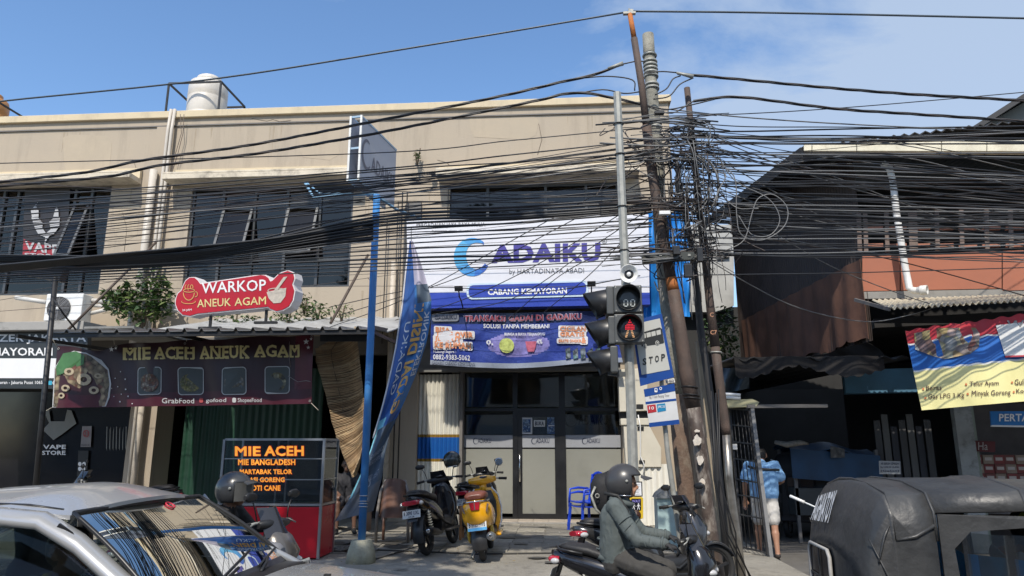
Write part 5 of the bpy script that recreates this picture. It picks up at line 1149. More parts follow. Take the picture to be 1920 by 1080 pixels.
# ================================================================== poles, signals and cables
M_bpole = mat('brown_pole_paint', (.085, .058, .046), .75, var=.35, scale=9, bump=.5, bscale=60, dirt=.8, dirtcol=(.045, .036, .03), streak=5, dscale=9)
M_bpole2 = mat('peeling_dark_pole', (.075, .055, .045), .55, var=.4, scale=7, dirt=1, dirtcol=(.42, .38, .33), streak=1.5, dscale=7)
M_cpole = mat('old_concrete_pole', (.26, .25, .21), .9, var=.35, scale=7, bump=.8, dirt=.8, dirtcol=(.07, .065, .05), dscale=9)
M_cpole2 = mat('soiled_concrete_pole', (.13, .085, .06), .9, var=.4, scale=5, bump=.8, dirt=.75, dirtcol=(.33, .29, .22), streak=1, dscale=5)
M_silv = mat('worn_silver_pole', (.3, .28, .25), .35, metal=.8, var=.5, scale=6, dirt=.9, dirtcol=(.07, .06, .05), streak=2, dscale=4)
M_post = mat('beige_post', (.3, .25, .18), .9, var=.2, dirt=.4)
def seg(parent, pts, Y, m, name='shaft', n=14, cap=True, label=None):
    P = [W(x, y, Y) for x, y, w in pts]; g = MB(); g.tube(P, [rad(x, y, Y, w) for x, y, w in pts], n, cap=cap); return put(name, g, m, parent, label=label)
def polething(name, label, base, Y): p = W(base[0], base[1], Y); return thing(name, label, 'pole', (p.x, p.y, .12))
YP = 8.35
p1 = polething('utility_pole', 'tallest leaning brown steel pole with rusty orange top', (1352, 1100), YP)
seg(p1, [(1181, 26, 9), (1189, 72, 10)], YP, M_rust, 'rusty_top'); seg(p1, [(1189, 72, 12.5), (1203, 160, 13), (1212, 236, 14)], YP, M_bpole)
seg(p1, [(1212, 236, 18), (1224, 330, 19), (1240, 430, 20), (1258, 521, 20)], YP, M_bpole); seg(p1, [(1258, 521, 21.5), (1263, 545, 21.5)], YP, M_rust, 'orange_band')
seg(p1, [(1263, 545, 23), (1275, 620, 25), (1287, 700, 27), (1300, 765, 27)], YP, M_bpole); seg(p1, [(1300, 765, 27), (1309, 810, 27), (1326, 950, 25), (1345, 1070, 25), (1351, 1105, 26)], YP, M_bpole2)
for px, py in ((1293, 727), (1296, 742), (1297, 748)):
    g = MB(); g.torus(W(px, py, YP), (.1, .1, 1), rad(px, py, YP, 27) + .008, .008, 20, 5); put('wire_wrap', g, M_black, p1)
for px, py, w_, h_ in ((1307, 808, 6, 3), (1307, 826, 9, 11), (1313, 862, 7, 10), (1317, 905, 6, 9)):
    g = MB(); q = random.Random(px); S_ = PY(YP - .13); g.slab(S_, [(px + w_ * math.cos(a) * q.uniform(.6, 1.1), py + h_ * math.sin(a) * q.uniform(.6, 1.1)) for a in [k * math.pi / 6 for k in range(12)]], .03); put('torn_sticker', g, mat('torn_paper', (.58, .53, .46), .8, var=.35, scale=30, dirt=.5, dirtcol=(.4, .2, .05), dscale=15), p1)
g = MB(); c = W(1180, 25, YP); g.box(c, (.16, .05, .03)); g.tube([c + Vector((0, 0, -.02)), c + Vector((0, 0, .07))], .012, 6); g.box(c + Vector((.03, 0, .02)), (.04, .04, .06)); put('cable_clamp', g, M_steel, p1)
g = MB(); g.slab(PY(YP - .15), [(1203, 474), (1302, 472), (1302, 486), (1206, 492)], .08); put('crossarm', g, mat('crossarm_grey', (.06, .065, .06), .6, metal=.4), p1)
for x in (1214, 1236, 1262, 1290): g = MB(); g.slab(PY(YP - .16), [(x, 476), (x + 5, 476), (x + 5, 480), (x, 480)], .03); put('bolt', g, M_steel, p1)
p2 = polething('concrete_pole', 'thick weathered round concrete pole with steel bands behind the brown steel pole', (1303, 1090), 8.75)
seg(p2, [(1215, 65, 21), (1217, 100, 21.5), (1221, 160, 22), (1228, 250, 24), (1237, 400, 26), (1246, 520, 28), (1262, 650, 30), (1268, 740, 31)], 8.75, M_cpole, n=18)
seg(p2, [(1268, 740, 31), (1280, 860, 33), (1294, 990, 33), (1303, 1092, 34)], 8.75, M_cpole2, n=18)
for y in (105, 117, 124, 131, 138, 144, 160, 167, 232, 240):
    x = 1215 + (y - 65) * .075; g = MB(); g.torus(W(x, y, 8.75), (.03, .05, 1), rad(x, y, 8.75, 22.5) + .006, .012, 22, 6, flat=1.6); put('steel_band', g, M_steel, p2)
g = MB(); g.slab(PY(8.75 - .2), [(1247, 712), (1264, 709), (1266, 717), (1249, 719)], .006); put('number_plate', g, M_white, p2); lettering('-U03', PY(8.54), 1249, 711.5, 1263, 716.5, M_ink, p2, bold=.03)
p3 = polething('utility_pole', 'shorter brown steel pole leaning right of the concrete pole with worn silver foot', (1392, 1095), 8.6)
seg(p3, [(1288, 165, 11), (1297, 250, 11.5), (1305, 330, 12), (1312, 400, 13), (1322, 480, 14), (1330, 560, 15), (1341, 650, 18)], 8.6, M_bpole)
seg(p3, [(1341, 650, 17), (1347, 700, 17), (1360, 800, 17), (1362, 815, 16)], 8.6, M_bpole); seg(p3, [(1362, 815, 15.5), (1367, 900, 16), (1380, 1000, 18), (1392, 1098, 18)], 8.6, M_silv, 'worn_foot')
lettering('C', PY(8.48), 1331, 586, 1338, 594, mat('pole_paint_mark', (.5, .25, .14), .7), p3, off=.0); lettering('C7', PY(8.48), 1332, 619, 1344, 627, MATS['pole_paint_mark'], p3, off=.0)
g = MB(); g.torus(W(1343, 661, 8.6), (.05, 0, 1), rad(1343, 661, 8.6, 19), .01, 18, 5); put('steel_band', g, M_steel, p3)
p4 = polething('utility_pole', 'thin black cable-wrapped pole between the concrete pole and the brown silver-footed pole', (1362, 1080), 9.1)
seg(p4, [(1268, 300, 8), (1276, 360, 10), (1285, 400, 11), (1296, 460, 12), (1306, 540, 13), (1314, 620, 14), (1326, 700, 14), (1340, 800, 14), (1352, 930, 14), (1366, 1085, 14)], 9.1, mat('black_pole', (.03, .03, .032), .6, var=.3, dirt=.3), n=10)
p5 = polething('concrete_post', 'square beige concrete post squeezed between the leaning poles', (1372, 1085), 9.4)
g = MB(); pp = [(1312, 640, 10), (1331, 820, 14), (1350, 950, 17), (1372, 1088, 19)]
for a, b in zip(pp, pp[1:]): g.bar(W(a[0], a[1], 9.4), W(b[0], b[1], 9.4) , rad(*b[:2], 9.4, b[2]) * 2, .14, up=(0, 1, 0))
put('shaft', g, M_post, p5)
g = MB(); sl = thing('bamboo_stick', 'short pale bamboo stick leaning between the pole feet', 'stick', W(1313, 1060, 8.3)); g.tube([W(1316, 985, 8.5), W(1311, 1048, 8.25)], .022, 8); put('stick', g, mat('pale_bamboo', (.5, .42, .22), .6), sl)
# loose cables at the feet of the poles
mf = MB(); q = random.Random(9)
for i in range(4):
    x0 = q.uniform(1332, 1356); pth = [W(x0 + q.uniform(-4, 4), 780 + q.uniform(-60, 60), 8.2), W(x0 + 6, 900, 8.15), W(x0 + q.uniform(15, 40), 1000, 8.1), W(x0 + q.uniform(40, 80), 1090, 8.1)]
    mf.tube(bez(pth) if False else pth, .008, 5)
o = put('dangling_cables', mf, M_black, None, kind='stuff'); tag(o, 'black cables hanging loose down the leaning poles to the ground', 'cables')

# ---- signal post with pedestrian and vehicle heads
YT = 8.0
sp = polething('traffic_light', 'galvanised octagonal post with pedestrian and vehicle signal heads', (1196, 1060), YT); sp['category'] = 'traffic light'
P = [(1157, 174, 14), (1163, 300, 15), (1169, 440, 16), (1175, 560, 17), (1181, 700, 18), (1187, 870, 19), (1195, 1090, 20)]
g = MB(); rings = [[W(x, y, YT) + Vector((math.cos(a), math.sin(a), 0)) * rad(x, y, YT, w) * 1.05 for a in [math.pi / 8 + k * math.pi / 4 for k in range(8)]] for x, y, w in P]; g.loft(rings, sm=False)
put('post', g, M_steel, sp)
for y in (233, 290, 388, 470): x = 1157 + (y - 174) * .043; g = MB(); g.torus(W(x, y, YT), (0, 0, 1), rad(x, y, YT, 18), .008, 16, 5); put('steel_band', g, M_blackpl, sp)
M_sig = mat('signal_grey', (.075, .08, .08), .5, var=.15, dirt=.2, dirtcol=(.14, .14, .13), dscale=6)
SU = PY(YT - .2); ms_ = [(1152, 1203, 534, 586, (1178, 560)), (1153, 1207, 588, 643, (1181, 615))]
for i, (x0, x1, y0, y1, (cx, cy)) in enumerate(ms_):
    a, b = SU(x0, y1), SU(x1, y0); hd = MB(); hd.bx(a.x, b.x, YT - .2, YT - .02, a.z, b.z)
    h = put('pedestrian_head', hd, M_sig, sp, bevel=.012)
    c = SU((x0 + x1) / 2, (y0 + y1) / 2); r = (b.x - a.x) * .43
    g = MB(); rg_ = []
    for k in range(25):
        t = k / 24 * 2 * math.pi; l = .03 + .13 * max(0, math.sin(t)) ** .6
        rg_.append((c.x + r * math.cos(t), c.z + r * math.sin(t), l))
    vs = [(x, YT - .2, z) for x, z, l in rg_] + [(x, YT - .2 - l, z) for x, z, l in rg_]; vs += [(c.x + (x - c.x) * .95, y, c.z + (z - c.z) * .95) for x, y, z in vs]
    n = 25; g.add(vs, [(k, k + 1, n + k + 1, n + k) for k in range(24)] + [(2 * n + k + 1, 2 * n + k, 3 * n + k, 3 * n + k + 1) for k in range(24)] + [(n + k, n + k + 1, 3 * n + k + 1, 3 * n + k) for k in range(24)], 0, True); put('visor', g, M_blackpl, h)
    g = MB(); g.lathe((c.x, YT - .205, c.z), (0, -1, 0), [(r * .93, -.0), (r * .93, .004), (r * .5, .012)], 28); put('lens', g, mat('lens_dark', (.06, .065, .065), .25), h)
    S_ = PY(YT - .222)
    g = MB()
    if i == 0:
        def seg7(x, y, w, h_, on):
            for k, (ax, ay, bx_, by) in enumerate(((0, 0, 1, 0), (1, 0, 1, .5), (1, .5, 1, 1), (0, 1, 1, 1), (0, .5, 0, 1), (0, 0, 0, .5), (0, .5, 1, .5))):
                if k not in on: continue
                ux, uy = (bx_ - ax) * w, (by - ay) * h_; l = math.hypot(ux, uy); ux, uy = ux / l, uy / l; p0 = (x + ax * w + ux * 1, y + ay * h_ + uy * 1); p1 = (x + bx_ * w - ux * 1, y + by * h_ - uy * 1)
                g.slab(S_, [(p0[0] - uy * .7, p0[1] + ux * .7), (p1[0] - uy * .7, p1[1] + ux * .7), (p1[0] + uy * .7, p1[1] - ux * .7), (p0[0] + uy * .7, p0[1] - ux * .7)], .002)
        seg7(cx - 8, cy + 2, 7, 12, (0, 1, 2, 3, 4, 5)); put('countdown_digits', g, mat('digit_white', (.5, .52, .5), .5, emit=(.7, .75, .7), es=.12), h); g = MB(); seg7(cx + 5, cy + 2, 7, 12, (0, 1, 2, 3, 4, 5)); put('countdown_digits', g, mat('digit_white', (.5, .52, .5), .5, emit=(.7, .75, .7), es=.12), h)
    else:
        dots = [(0, -15)] + [(dx, -11) for dx in (-2.5, 0, 2.5)] + [(dx, y) for y in (-7, -4, -1, 2) for dx in (-9, -6, -3, 0, 3, 6, 9) if not (abs(dx) > 6 and y < -5)] + [(s * (2.5 + (y - 4) * .35 + e), y) for y in (5, 8, 11, 14, 17) for s in (-1, 1) for e in (0, 2.4)]
        for dx, dy in dots: g.slab(S_, [(cx + dx * .85 + 1.0 * math.cos(t), cy + dy * .98 + 1.0 * math.sin(t)) for t in [k * math.pi / 3 for k in range(6)]], .002, 0 if dy < 3 else 1)
        put('standing_figure', g, [mat('led_red', (.6, .02, .03), .5, emit=(1, .03, .05), es=1.1), mat('led_amber', (.5, .25, .1), .5, emit=(.9, .5, .25), es=.5)], h)
    for dx in (-1, 1):
        for dz in (-1, 1): g = MB(); g.lathe((c.x + dx * (b.x - a.x) * .43, YT - .2, c.z + dz * (b.z - a.z) * .43), (0, -1, 0), [(.008, 0), (.008, .004)], 8); put('screw', g, M_steel, h)
# vehicle head, turned towards the left-hand traffic
vx = W(1150, 620, YT).x; 
for i, (y0, y1) in enumerate(((541, 595), (596, 650), (651, 702))):
    zt, zb = W(1150, y0, YT).z, W(1150, y1, YT).z; x1 = W(1152 + i * 2, 620, YT).x - .005; x0 = W(1137 + i * 2, 620, YT).x
    g = MB(); g.bx(x0, x1, YT - .17, YT + .15, zb + .006, zt - .006); h = put('vehicle_head', g, M_sig, sp, bevel=.015)
    zc = (zt + zb) / 2; r = (zt - zb) * .46; L_ = x0 - W(1094 + i * 2, 620, YT).x
    g = MB(); vs = []; n = 21
    for k in range(n):
        t = R(-60 + 300 * k / (n - 1)); sz, sy = math.sin(t), math.cos(t); l = L_ * (.42 + .58 * max(0, (sz + .6) / 1.6)); dr = .045 * (1 - 0)
        vs += [(x0, YT - .01 + r * sy, zc + r * sz), (x0 - l, YT - .01 + r * 1.0 * sy, zc + r * 1.0 * sz - dr), (x0, YT - .01 + r * .95 * sy, zc + r * .95 * sz), (x0 - l, YT - .01 + r * .95 * sy, zc + r * .95 * sz - dr)]
    fs = []
    for k in range(n - 1): o_ = 4 * k; fs += [(o_, o_ + 1, o_ + 5, o_ + 4), (o_ + 3, o_ + 2, o_ + 6, o_ + 7), (o_ + 1, o_ + 3, o_ + 7, o_ + 5)]
    g.add(vs, fs, 0, True); put('visor', g, M_blackpl, h)
    g = MB(); g.ell((x0 - .01, YT - .01, zc), (.03, r * .9, r * .9), 16, 8); put('lens', g, mat(('lens_red', 'lens_amber', 'lens_green')[i], ((.16, .01, .01), (.16, .09, .01), (.01, .1, .05))[i], .2), h)
for y in (548, 700): g = MB(); g.bar(W(1140, y, YT), W(1176, y + 2, YT), .05, .05); g.torus(W(1158, y, YT), (1, 0, 0), .04, .012, 14, 5); put('bracket', g, M_sig, sp)
# horn loudspeaker
c = W(1179, 513, YT - .18)
hs_ = thing('horn_loudspeaker', 'white horn loudspeaker clamped above the pedestrian signal', 'loudspeaker', W(1176, 528, YT))
g = MB(); ax = Vector((-.12, -1, -.05)); R0 = rad(1179, 513, YT - .18, 34)
g.lathe(c, ax, [(.02, -.2), (.03, -.14), (R0 * .45, -.09), (R0 * .8, -.04), (R0, .0), (R0 * 1.02, .006), (R0 * .97, .004), (R0 * .75, -.03), (R0 * .5, -.055)], 28, cap=False); put('horn', g, M_white, hs_)
g = MB(); g.lathe(c, ax, [(R0 * .52, -.054), (R0 * .45, -.05), (0.001, -.08)], 20); put('throat', g, M_blackpl, hs_)
g = MB(); g.ell(c + ax.normalized() * -.035, (R0 * .25, .02, R0 * .25), 14, 8); put('phase_plug', g, M_white, hs_)
g = MB(); g.tube([c - ax.normalized() * .15, W(1176, 528, YT)], .015, 6); put('clamp', g, M_steel, hs_)
# push button box and notice
bb2 = thing('push_button_box', 'yellow pedestrian push button box on the signal post', 'push button', W(1193, 972, YT - .1)); S_ = PY(YT - .2)
g = MB(); g.slab(S_, rrect(1180, 932, 1206, 973, 3), .08); put('box', g, mat('signal_yellow', (.62, .42, .02), .4), bb2, bevel=.004)
g = MB(); g.slab(S_, rrect(1183.5, 935, 1202, 957, 1.5), .006, off=.004); put('black_panel', g, M_gloss, bb2)
g = MB(); M_vi = mat('button_print', (.25, .22, .55), .5, emit=(.3, .25, .8), es=.25)
txt(g, 'WAIT', trect(S_, 1185, 937, 1201, 942, .008)); put('lettering', g, M_vi, bb2)
for x in (1188, 1197):
    g = MB(); f = lambda P_: g.slab(S_, P_, .001, off=.01)
    f([(x - 1, 943.5), (x + 1, 943.5), (x + 1, 945.5), (x - 1, 945.5)]); f([(x - 1.4, 946), (x + 1.4, 946), (x + 1, 950), (x - 1, 950)]); f([(x - .8, 950), (x, 950), (x - 1.6, 955.5), (x - 2.6, 955)]); f([(x, 950), (x + .9, 950), (x + 2.6, 955), (x + 1.6, 955.5)]); f([(x - 1.4, 946), (x - 1, 947), (x - 3, 950), (x - 3.4, 949.4)]); f([(x + 1.4, 946), (x + 1, 947), (x + 3, 950), (x + 3.4, 949.4)])
    put('walking_figure', g, M_fw, bb2)
c = S_(1193, 965, .01); g = MB(); g.lathe(c, (0, -1, 0), [(.047, -.01), (.047, .004), (.03, .01), (.018, .006), (.018, .016), (.001, .018)], 22); put('button', g, mat('button_brown', (.05, .02, .012), .35), bb2)
nt_ = thing('notice_plate', 'small white instruction notice above the yellow push button box', 'notice', W(1190, 930, YT - .1))
g = MB(); g.slab(S_, [(1176, 903), (1204, 903), (1205, 931), (1177, 931)], .02); put('backing', g, M_blackpl, nt_)
g = MB(); g.slab(S_, [(1178, 905), (1202, 905), (1203, 929), (1179, 929)], .004, off=.004); put('plate', g, M_fw, nt_)
g = MB()
for k in range(7): g.slab(S_, [(1187, 908 + k * 3), (1200 - k % 3, 908 + k * 3), (1200 - k % 3, 908.7 + k * 3), (1187, 908.7 + k * 3)], .001, off=.006)
put('print_lines', g, mat('print_grey', (.3, .3, .32)), nt_)
for y, c_ in ((909, 0), (916, 1), (923, 2)): g = MB(); ringpx(g, S_, 1183, y, 2.2, 2.2, .8, .007, n=10); put('pictogram', g, mat('picto', (.12, .13, .25)), nt_)

# ---- bus stop sign and route board
YU = 8.1; SBs = PY(YU); fr_b = P3(W(1200, 724, YU), W(1264, 707, YU + .03), W(1196, 606, YU - .02))
bs = polething('bus_stop_sign', 'tilted blue and white bus stop sign reading stop on a bent grey pipe', (1283, 1090), 8.15); bs['category'] = 'bus stop sign'
seg(bs, [(1236, 600, 8), (1240, 700, 8), (1243, 792, 9), (1247, 800, 9), (1252, 850, 9), (1262, 920, 10), (1275, 1010, 10), (1285, 1095, 10)], 8.2, M_steel, 'pipe')
M_sbl = mat('sign_blue_deep', (.012, .06, .26), .4, var=.06); M_sw = mat('sign_reflective', (.48, .48, .44), .4, var=.04, scale=2)
g = MB(); g.slab(fr_b, [(1184, 602), (1241, 588), (1264, 707), (1201, 724)], .012); put('plate', g, M_sbl, bs)
g = MB(); g.slab(fr_b, [(1188, 608), (1237, 597), (1256, 693), (1203, 703)], .002, off=.004); put('white_field', g, M_sw, bs)
S2 = fr_b
g = MB(); g.slab(S2, [(1199, 625), (1237, 614), (1241, 617), (1245, 642), (1243, 644), (1203, 650)], .001, off=.007); put('bus_drawing', g, mat('sign_black', (.02, .022, .022), .5), bs)
for x0 in (1202, 1211.5, 1220.5, 1230): g = MB(); w_ = 8 if x0 < 1230 else 8; dy = -(x0 - 1202) * .24; g.slab(S2, [(x0, 627 + dy), (x0 + w_, 625 + dy), (x0 + w_ + 1, 633.5 + dy), (x0 + 1.2, 635.5 + dy)], .001, off=.01); put('window_drawing', g, M_sw, bs)
for x, y in ((1232, 643), (1209, 649)):
    g = MB(); g.slab(S2, [(x + 3.6 * math.cos(t), y + 4.2 * math.sin(t)) for t in [k * math.pi / 8 for k in range(16)]], .001, off=.01); put('wheel_drawing', g, M_sw, bs)
    g = MB(); g.slab(S2, [(x + 2.4 * math.cos(t), y + 3 * math.sin(t)) for t in [k * math.pi / 8 for k in range(16)]], .001, off=.013); put('wheel_drawing', g, MATS['sign_black'], bs)
    g = MB(); g.slab(S2, [(x + 1.2 * math.cos(t), y + 1.5 * math.sin(t)) for t in [k * math.pi / 8 for k in range(16)]], .001, off=.016); put('wheel_drawing', g, M_sw, bs)
for i, ch in enumerate('STOP'):
    x = 1204.5 + i * 11.6; y = 672 - i * 2.6; lettering(ch, S2, x, y, x + 7.5, y + 13, MATS['sign_black'], bs, off=.009, bold=.03, sl=-1)
rb = thing('route_board', 'white route board with red and blue squares below the bus stop sign', 'sign', W(1243, 800, YU)); S3 = P3(W(1218, 801, YU), W(1273, 795, YU + .02), W(1207, 729, YU - .02))
g = MB(); g.slab(S3, [(1207, 730), (1264, 719), (1274, 795), (1218, 801)], .01); put('plate', g, mat('board_white', (.62, .62, .62), .4), rb)
g = MB(); g.slab(S3, [(1207, 730), (1264, 719), (1266, 733), (1209, 744)], .002, off=.003); g2 = put('blue_header', g, M_sbl, rb)
g = MB(); g.slab(S3, [(1210, 753.5), (1267.5, 747), (1268, 751), (1210.5, 758)], .002, off=.003); put('blue_stripe', g, M_sbl, rb)
g = MB(); g.slab(S3, [(1216.5, 793), (1273, 786.5), (1274, 795), (1218, 801)], .002, off=.003); put('blue_footer', g, M_sbl, rb)
g = MB(); g.slab(S3, [(1213, 760), (1229, 758), (1231, 772), (1215, 775)], .002, off=.003); put('red_square', g, mat('route_red', (.42, .03, .04), .4), rb); lettering('10', S3, 1217, 762, 1226, 768, M_fw, rb, off=.006)
g = MB(); g.slab(S3, [(1231, 758), (1247, 756), (1249, 770), (1233, 773)], .002, off=.003); put('blue_square', g, mat('route_blue', (.02, .22, .42), .4), rb); lettering('JAK.33', S3, 1233, 760, 1246, 766, M_fw, rb, off=.006)
lettering('Gg. I Utan Panjang Timur', S3, 1217, 742.5, 1255, 748.5, mat('print_dark', (.06, .06, .07)), rb, off=.006, sl=-4, bold=.0)
g = MB(); g.slab(S3, rrect(1227, 727.5, 1232.5, 735.5, 1.5), .001, off=.007); put('bus_icon', g, M_fw, rb); g = MB(); ringpx(g, S3, 1238.5, 728.5, 2.5, 3, 1.2, .007, n=12); put('round_icon', g, M_fw, rb)
g = MB(); g.slab(S3, [(1228.3, 729), (1231.2, 728.7), (1231.4, 732), (1228.5, 732.3)], .001, off=.009); put('bus_icon_window', g, M_sbl, rb)

# ---- cables
M_wire = mat('cable_black', (.022, .023, .026), .5, var=.2, scale=1); M_wire2 = mat('cable_grey', (.16, .16, .16), .45, var=.2, scale=1); M_wire3 = mat('cable_brownish', (.045, .035, .032), .5)
def qcurve(pts, n=26):            # smooth curve through places
    P = [Vector(p) for p in pts]; P = [P[0] * 2 - P[1]] + P + [P[-1] * 2 - P[-2]]; out_ = []; k = len(P) - 3
    for s_ in range(k):
        a, b, c, d = P[s_:s_ + 4]; m = max(2, n // k)
        for i in range(m + (s_ == k - 1)):
            t = i / m; out_.append(.5 * ((2 * b) + (c - a) * t + (2 * a - 5 * b + 4 * c - d) * t * t + (-a + 3 * b - 3 * c + d) * t ** 3))
    return out_
def cable(pts, Y, w, label, group, m=None, name='overhead_cable', n=26):
    Y0, Y1 = Y if isinstance(Y, tuple) else (Y, Y); k = len(pts) - 1; P = []
    xs_ = [p[0] for p in pts]; 
    for (x, y) in pts: f = (x - xs_[0]) / (xs_[-1] - xs_[0] + 1e-9); P.append(W(x, y, Y0 + (Y1 - Y0) * f))
    r = w * 1.04 / 2 * 9 / F; g = MB(); g.tube(qcurve(P, n), r, 5); o = put(name, g, m or M_wire); tag(o, label, 'cable', group); return o
def twisted(pts, Y, w, label, strands=3, pitch=1.15):
    c = qcurve([W(x, y, Y) for x, y in pts], 150); t = thing('twisted_cable', label, 'cable', c[0]); r = w / 2 * 8.9 / F; l = 0
    S_ = [MB() for _ in range(strands)]; paths = [[] for _ in range(strands)]
    for i, p in enumerate(c):
        if i: l += (p - c[i - 1]).length
        for k in range(strands):
            a = l / pitch * 2 * math.pi + k * 2 * math.pi / strands; paths[k].append(p + Vector((0, math.cos(a), math.sin(a))) * r * .95)
    for k in range(strands): S_[k].tube(paths[k], r, 5); put('strand', S_[k], M_wire3 if k == 0 else M_wire, t)
q = random.Random(21)
cable([(-70, 205), (0, 190), (400, 148), (800, 85), (1178, 22)], 8.35, 3.6, 'single high cable running left from the rusty pole top across the blue sky', None, mat('cable_blue_grey', (.07, .09, .11), .5))
cable([(1184, 21), (1400, 23), (1700, 29), (2000, 36)], 8.35, 4, 'single high cable running right from the rusty pole top', None, MATS['cable_blue_grey'])
twisted([(-70, 351), (0, 341), (160, 323), (270, 300), (480, 270), (780, 212), (940, 180), (1060, 152), (1110, 141), (1168, 120)], 8.4, 3.2, 'upper thick twisted cable sweeping left across the beige wall')
twisted([(-70, 357), (0, 349), (200, 331), (300, 310), (480, 288), (660, 258), (780, 235), (1000, 190), (1060, 176), (1110, 176), (1206, 196)], 8.4, 3.2, 'lower thick twisted cable sweeping left across the beige wall')
twisted([(1270, 138), (1400, 150), (1560, 165), (1700, 176), (1840, 184), (2000, 193)], 8.5, 3.2, 'upper thick twisted cable running right against the sky')
twisted([(1300, 190), (1340, 184), (1400, 183), (1560, 203), (1700, 213), (1840, 222), (2000, 234)], 8.5, 3.2, 'lower thick twisted cable running right against the sky')
LW = [(308, 287, 238, 2), (378, 318, 262, 2.6), (388, 332, 270, 2.6), (395, 322, 285, 2.4), (402, 340, 290, 3.2), (412, 345, 288, 2.6), (425, 350, 300, 2.6), (432, 368, 300, 2.2), (445, 360, 330, 2.6), (455, 372, 365, 2.4), (462, 392, 352, 2.4),
      (472, 400, 370, 3.4), (480, 408, 378, 4.5), (485, 413, 384, 4.5), (492, 418, 388, 5), (495, 425, 392, 3.5), (500, 432, 398, 3.5), (505, 437, 392, 3), (512, 446, 410, 3), (516, 452, 420, 2.6), (520, 461, 425, 2.6), (524, 470, 444, 2.6),
      (530, 478, 452, 2.2), (538, 486, 470, 4), (542, 494, 478, 3), (546, 500, 476, 2.2), (552, 508, 484, 2.2)]
LW += [(a + q.uniform(-7, 7), b + q.uniform(-8, 8), c_ + q.uniform(-9, 9), 1.8) for a, b, c_, w in LW[2:26:2]]
for i, (a, b, c_, w) in enumerate(LW):
    if i > 26 and b > 452: continue
    if i > 26: cable([(-70, a + (i - 33) * .6), (300, (a * .6 + b * .4) + 5), (700, b), (960, (b + c_) / 2 + 3), (1222, c_)], (8.8, 8.4), w, 'thin dark cable strung across the beige upper wall towards the leaning poles', 'cables across the beige facade', M_wire3 if i % 3 else M_wire); continue
    s_ = 470 + (i - 12) * 2.2
    mid = [(340, s_ + 6)] if 11 <= i <= 22 else []
    cable([(-70, a if i < 11 else 478 + (i - 11) * 3.6)] + mid + [(700, b), (960, (b + c_) / 2 + 2 + q.uniform(-2, 2)), (1222, c_)], (8.45 + .02 * i, 8.4), w, 'thin dark cable strung across the beige upper wall towards the leaning poles', 'cables across the beige facade', M_wire2 if i in (7, 19) else M_wire)
for i in range(8):   # dense black bundle at the left
    cable([(-70, 500 + i * 2.4), (0, 497 + i * 1.7), (200, 478 + i * 1.6), (350, 464 + i * 1.9), (520, 446 + i * 3.2), (700, 414 + i * 5)], 8.55 + i * .02, 4.6, 'black cable of the dense dark bundle drooping across the left windows', 'cables of the dark bundle')
for i, (a, b, c_) in enumerate(((452, 470, 430), (470, 500, 455), (505, 520, 470), (520, 545, 500), (535, 560, 545), (548, 505, 445), (560, 500, 400), (575, 560, 470))):
    cable([(-70, a + 14), (500, b - 30 + i * 2), (860, (b + c_) / 2 - 16), (1222, c_ - 6)], 13.4 - i * .05, 1.4, 'thin cable passing close in front of the shop wall and sign', 'cables close to the shop wall', M_wire3)
for i, P in enumerate(([(600, 620), (760, 560), (980, 440), (1150, 345), (1215, 300)], [(742, 600), (860, 565), (1000, 500), (1190, 385)], [(640, 590), (860, 520), (1060, 420), (1215, 335)], [(810, 590), (960, 560), (1100, 470), (1235, 380)], [(620, 575), (800, 540), (1000, 548), (1200, 517)], [(1020, 585), (1100, 520), (1180, 440), (1230, 400)], [(940, 610), (1060, 510), (1215, 440)])):
    cable(P, (12.5, 8.5) if i != 4 else (12, 8.6), 2.0, 'slack drop wire slanting from the shop fronts up to the leaning poles', 'slack drop wires', M_wire)
RW = [(218, 200, 166), (205, 233, 252), (228, 239, 246), (246, 242, 236), (252, 256, 240), (250, 261, 264), (258, 258, 259), (262, 268, 270), (278, 286, 300), (290, 287, 284), (300, 302, 330), (302, 314, 346), (308, 340, 372), (315, 322, 332), (330, 352, 381), (345, 350, 354), (352, 366, 382), (374, 385, 396), (380, 392, 385), (384, 372, 400),
      (388, 399, 411), (390, 405, 418), (398, 412, 421), (405, 420, 433), (412, 409, 398), (430, 429, 446), (440, 425, 403), (446, 440, 443), (452, 462, 478), (470, 472, 456), (474, 475, 463), (476, 478, 470), (516, 509, 500)]
RW += [(a + q.uniform(-8, 8), b + q.uniform(-10, 10), c_ + q.uniform(-14, 14)) for a, b, c_ in RW[3:33] if q.random() < .7]
for i, (a, b, c_) in enumerate(RW):
    cable([(1236 + (i % 3) * 20, a), (1400, (a + b) / 2 + q.uniform(1, 5)), (1620, b + q.uniform(-1, 2)), (2000, c_ + q.uniform(-2, 2))], (8.45, 9.2), (2.2, 3, 2.4, 3.6)[i % 4] * .85, 'thin cable running right from the leaning poles across the old shop building', 'cables across the right-hand building', M_wire2 if i % 4 == 1 else M_wire)
for i in range(26):
    y0 = q.uniform(235, 420); y1 = y0 + q.uniform(-25, 110); y2 = y1 + q.uniform(-30, 90); x0 = 1240 + q.uniform(0, 80)
    cable([(x0, y0), (1450 + q.uniform(-40, 40), (y0 + y1) / 2 + q.uniform(0, 14)), (1680, y1), (2000, y2)], (8.4, 9.8), q.choice((1.2, 1.6, 2.2)), 'thin cable running right from the leaning poles across the old shop building', 'cables across the right-hand building', q.choice((M_wire, M_wire2, M_wire3)))
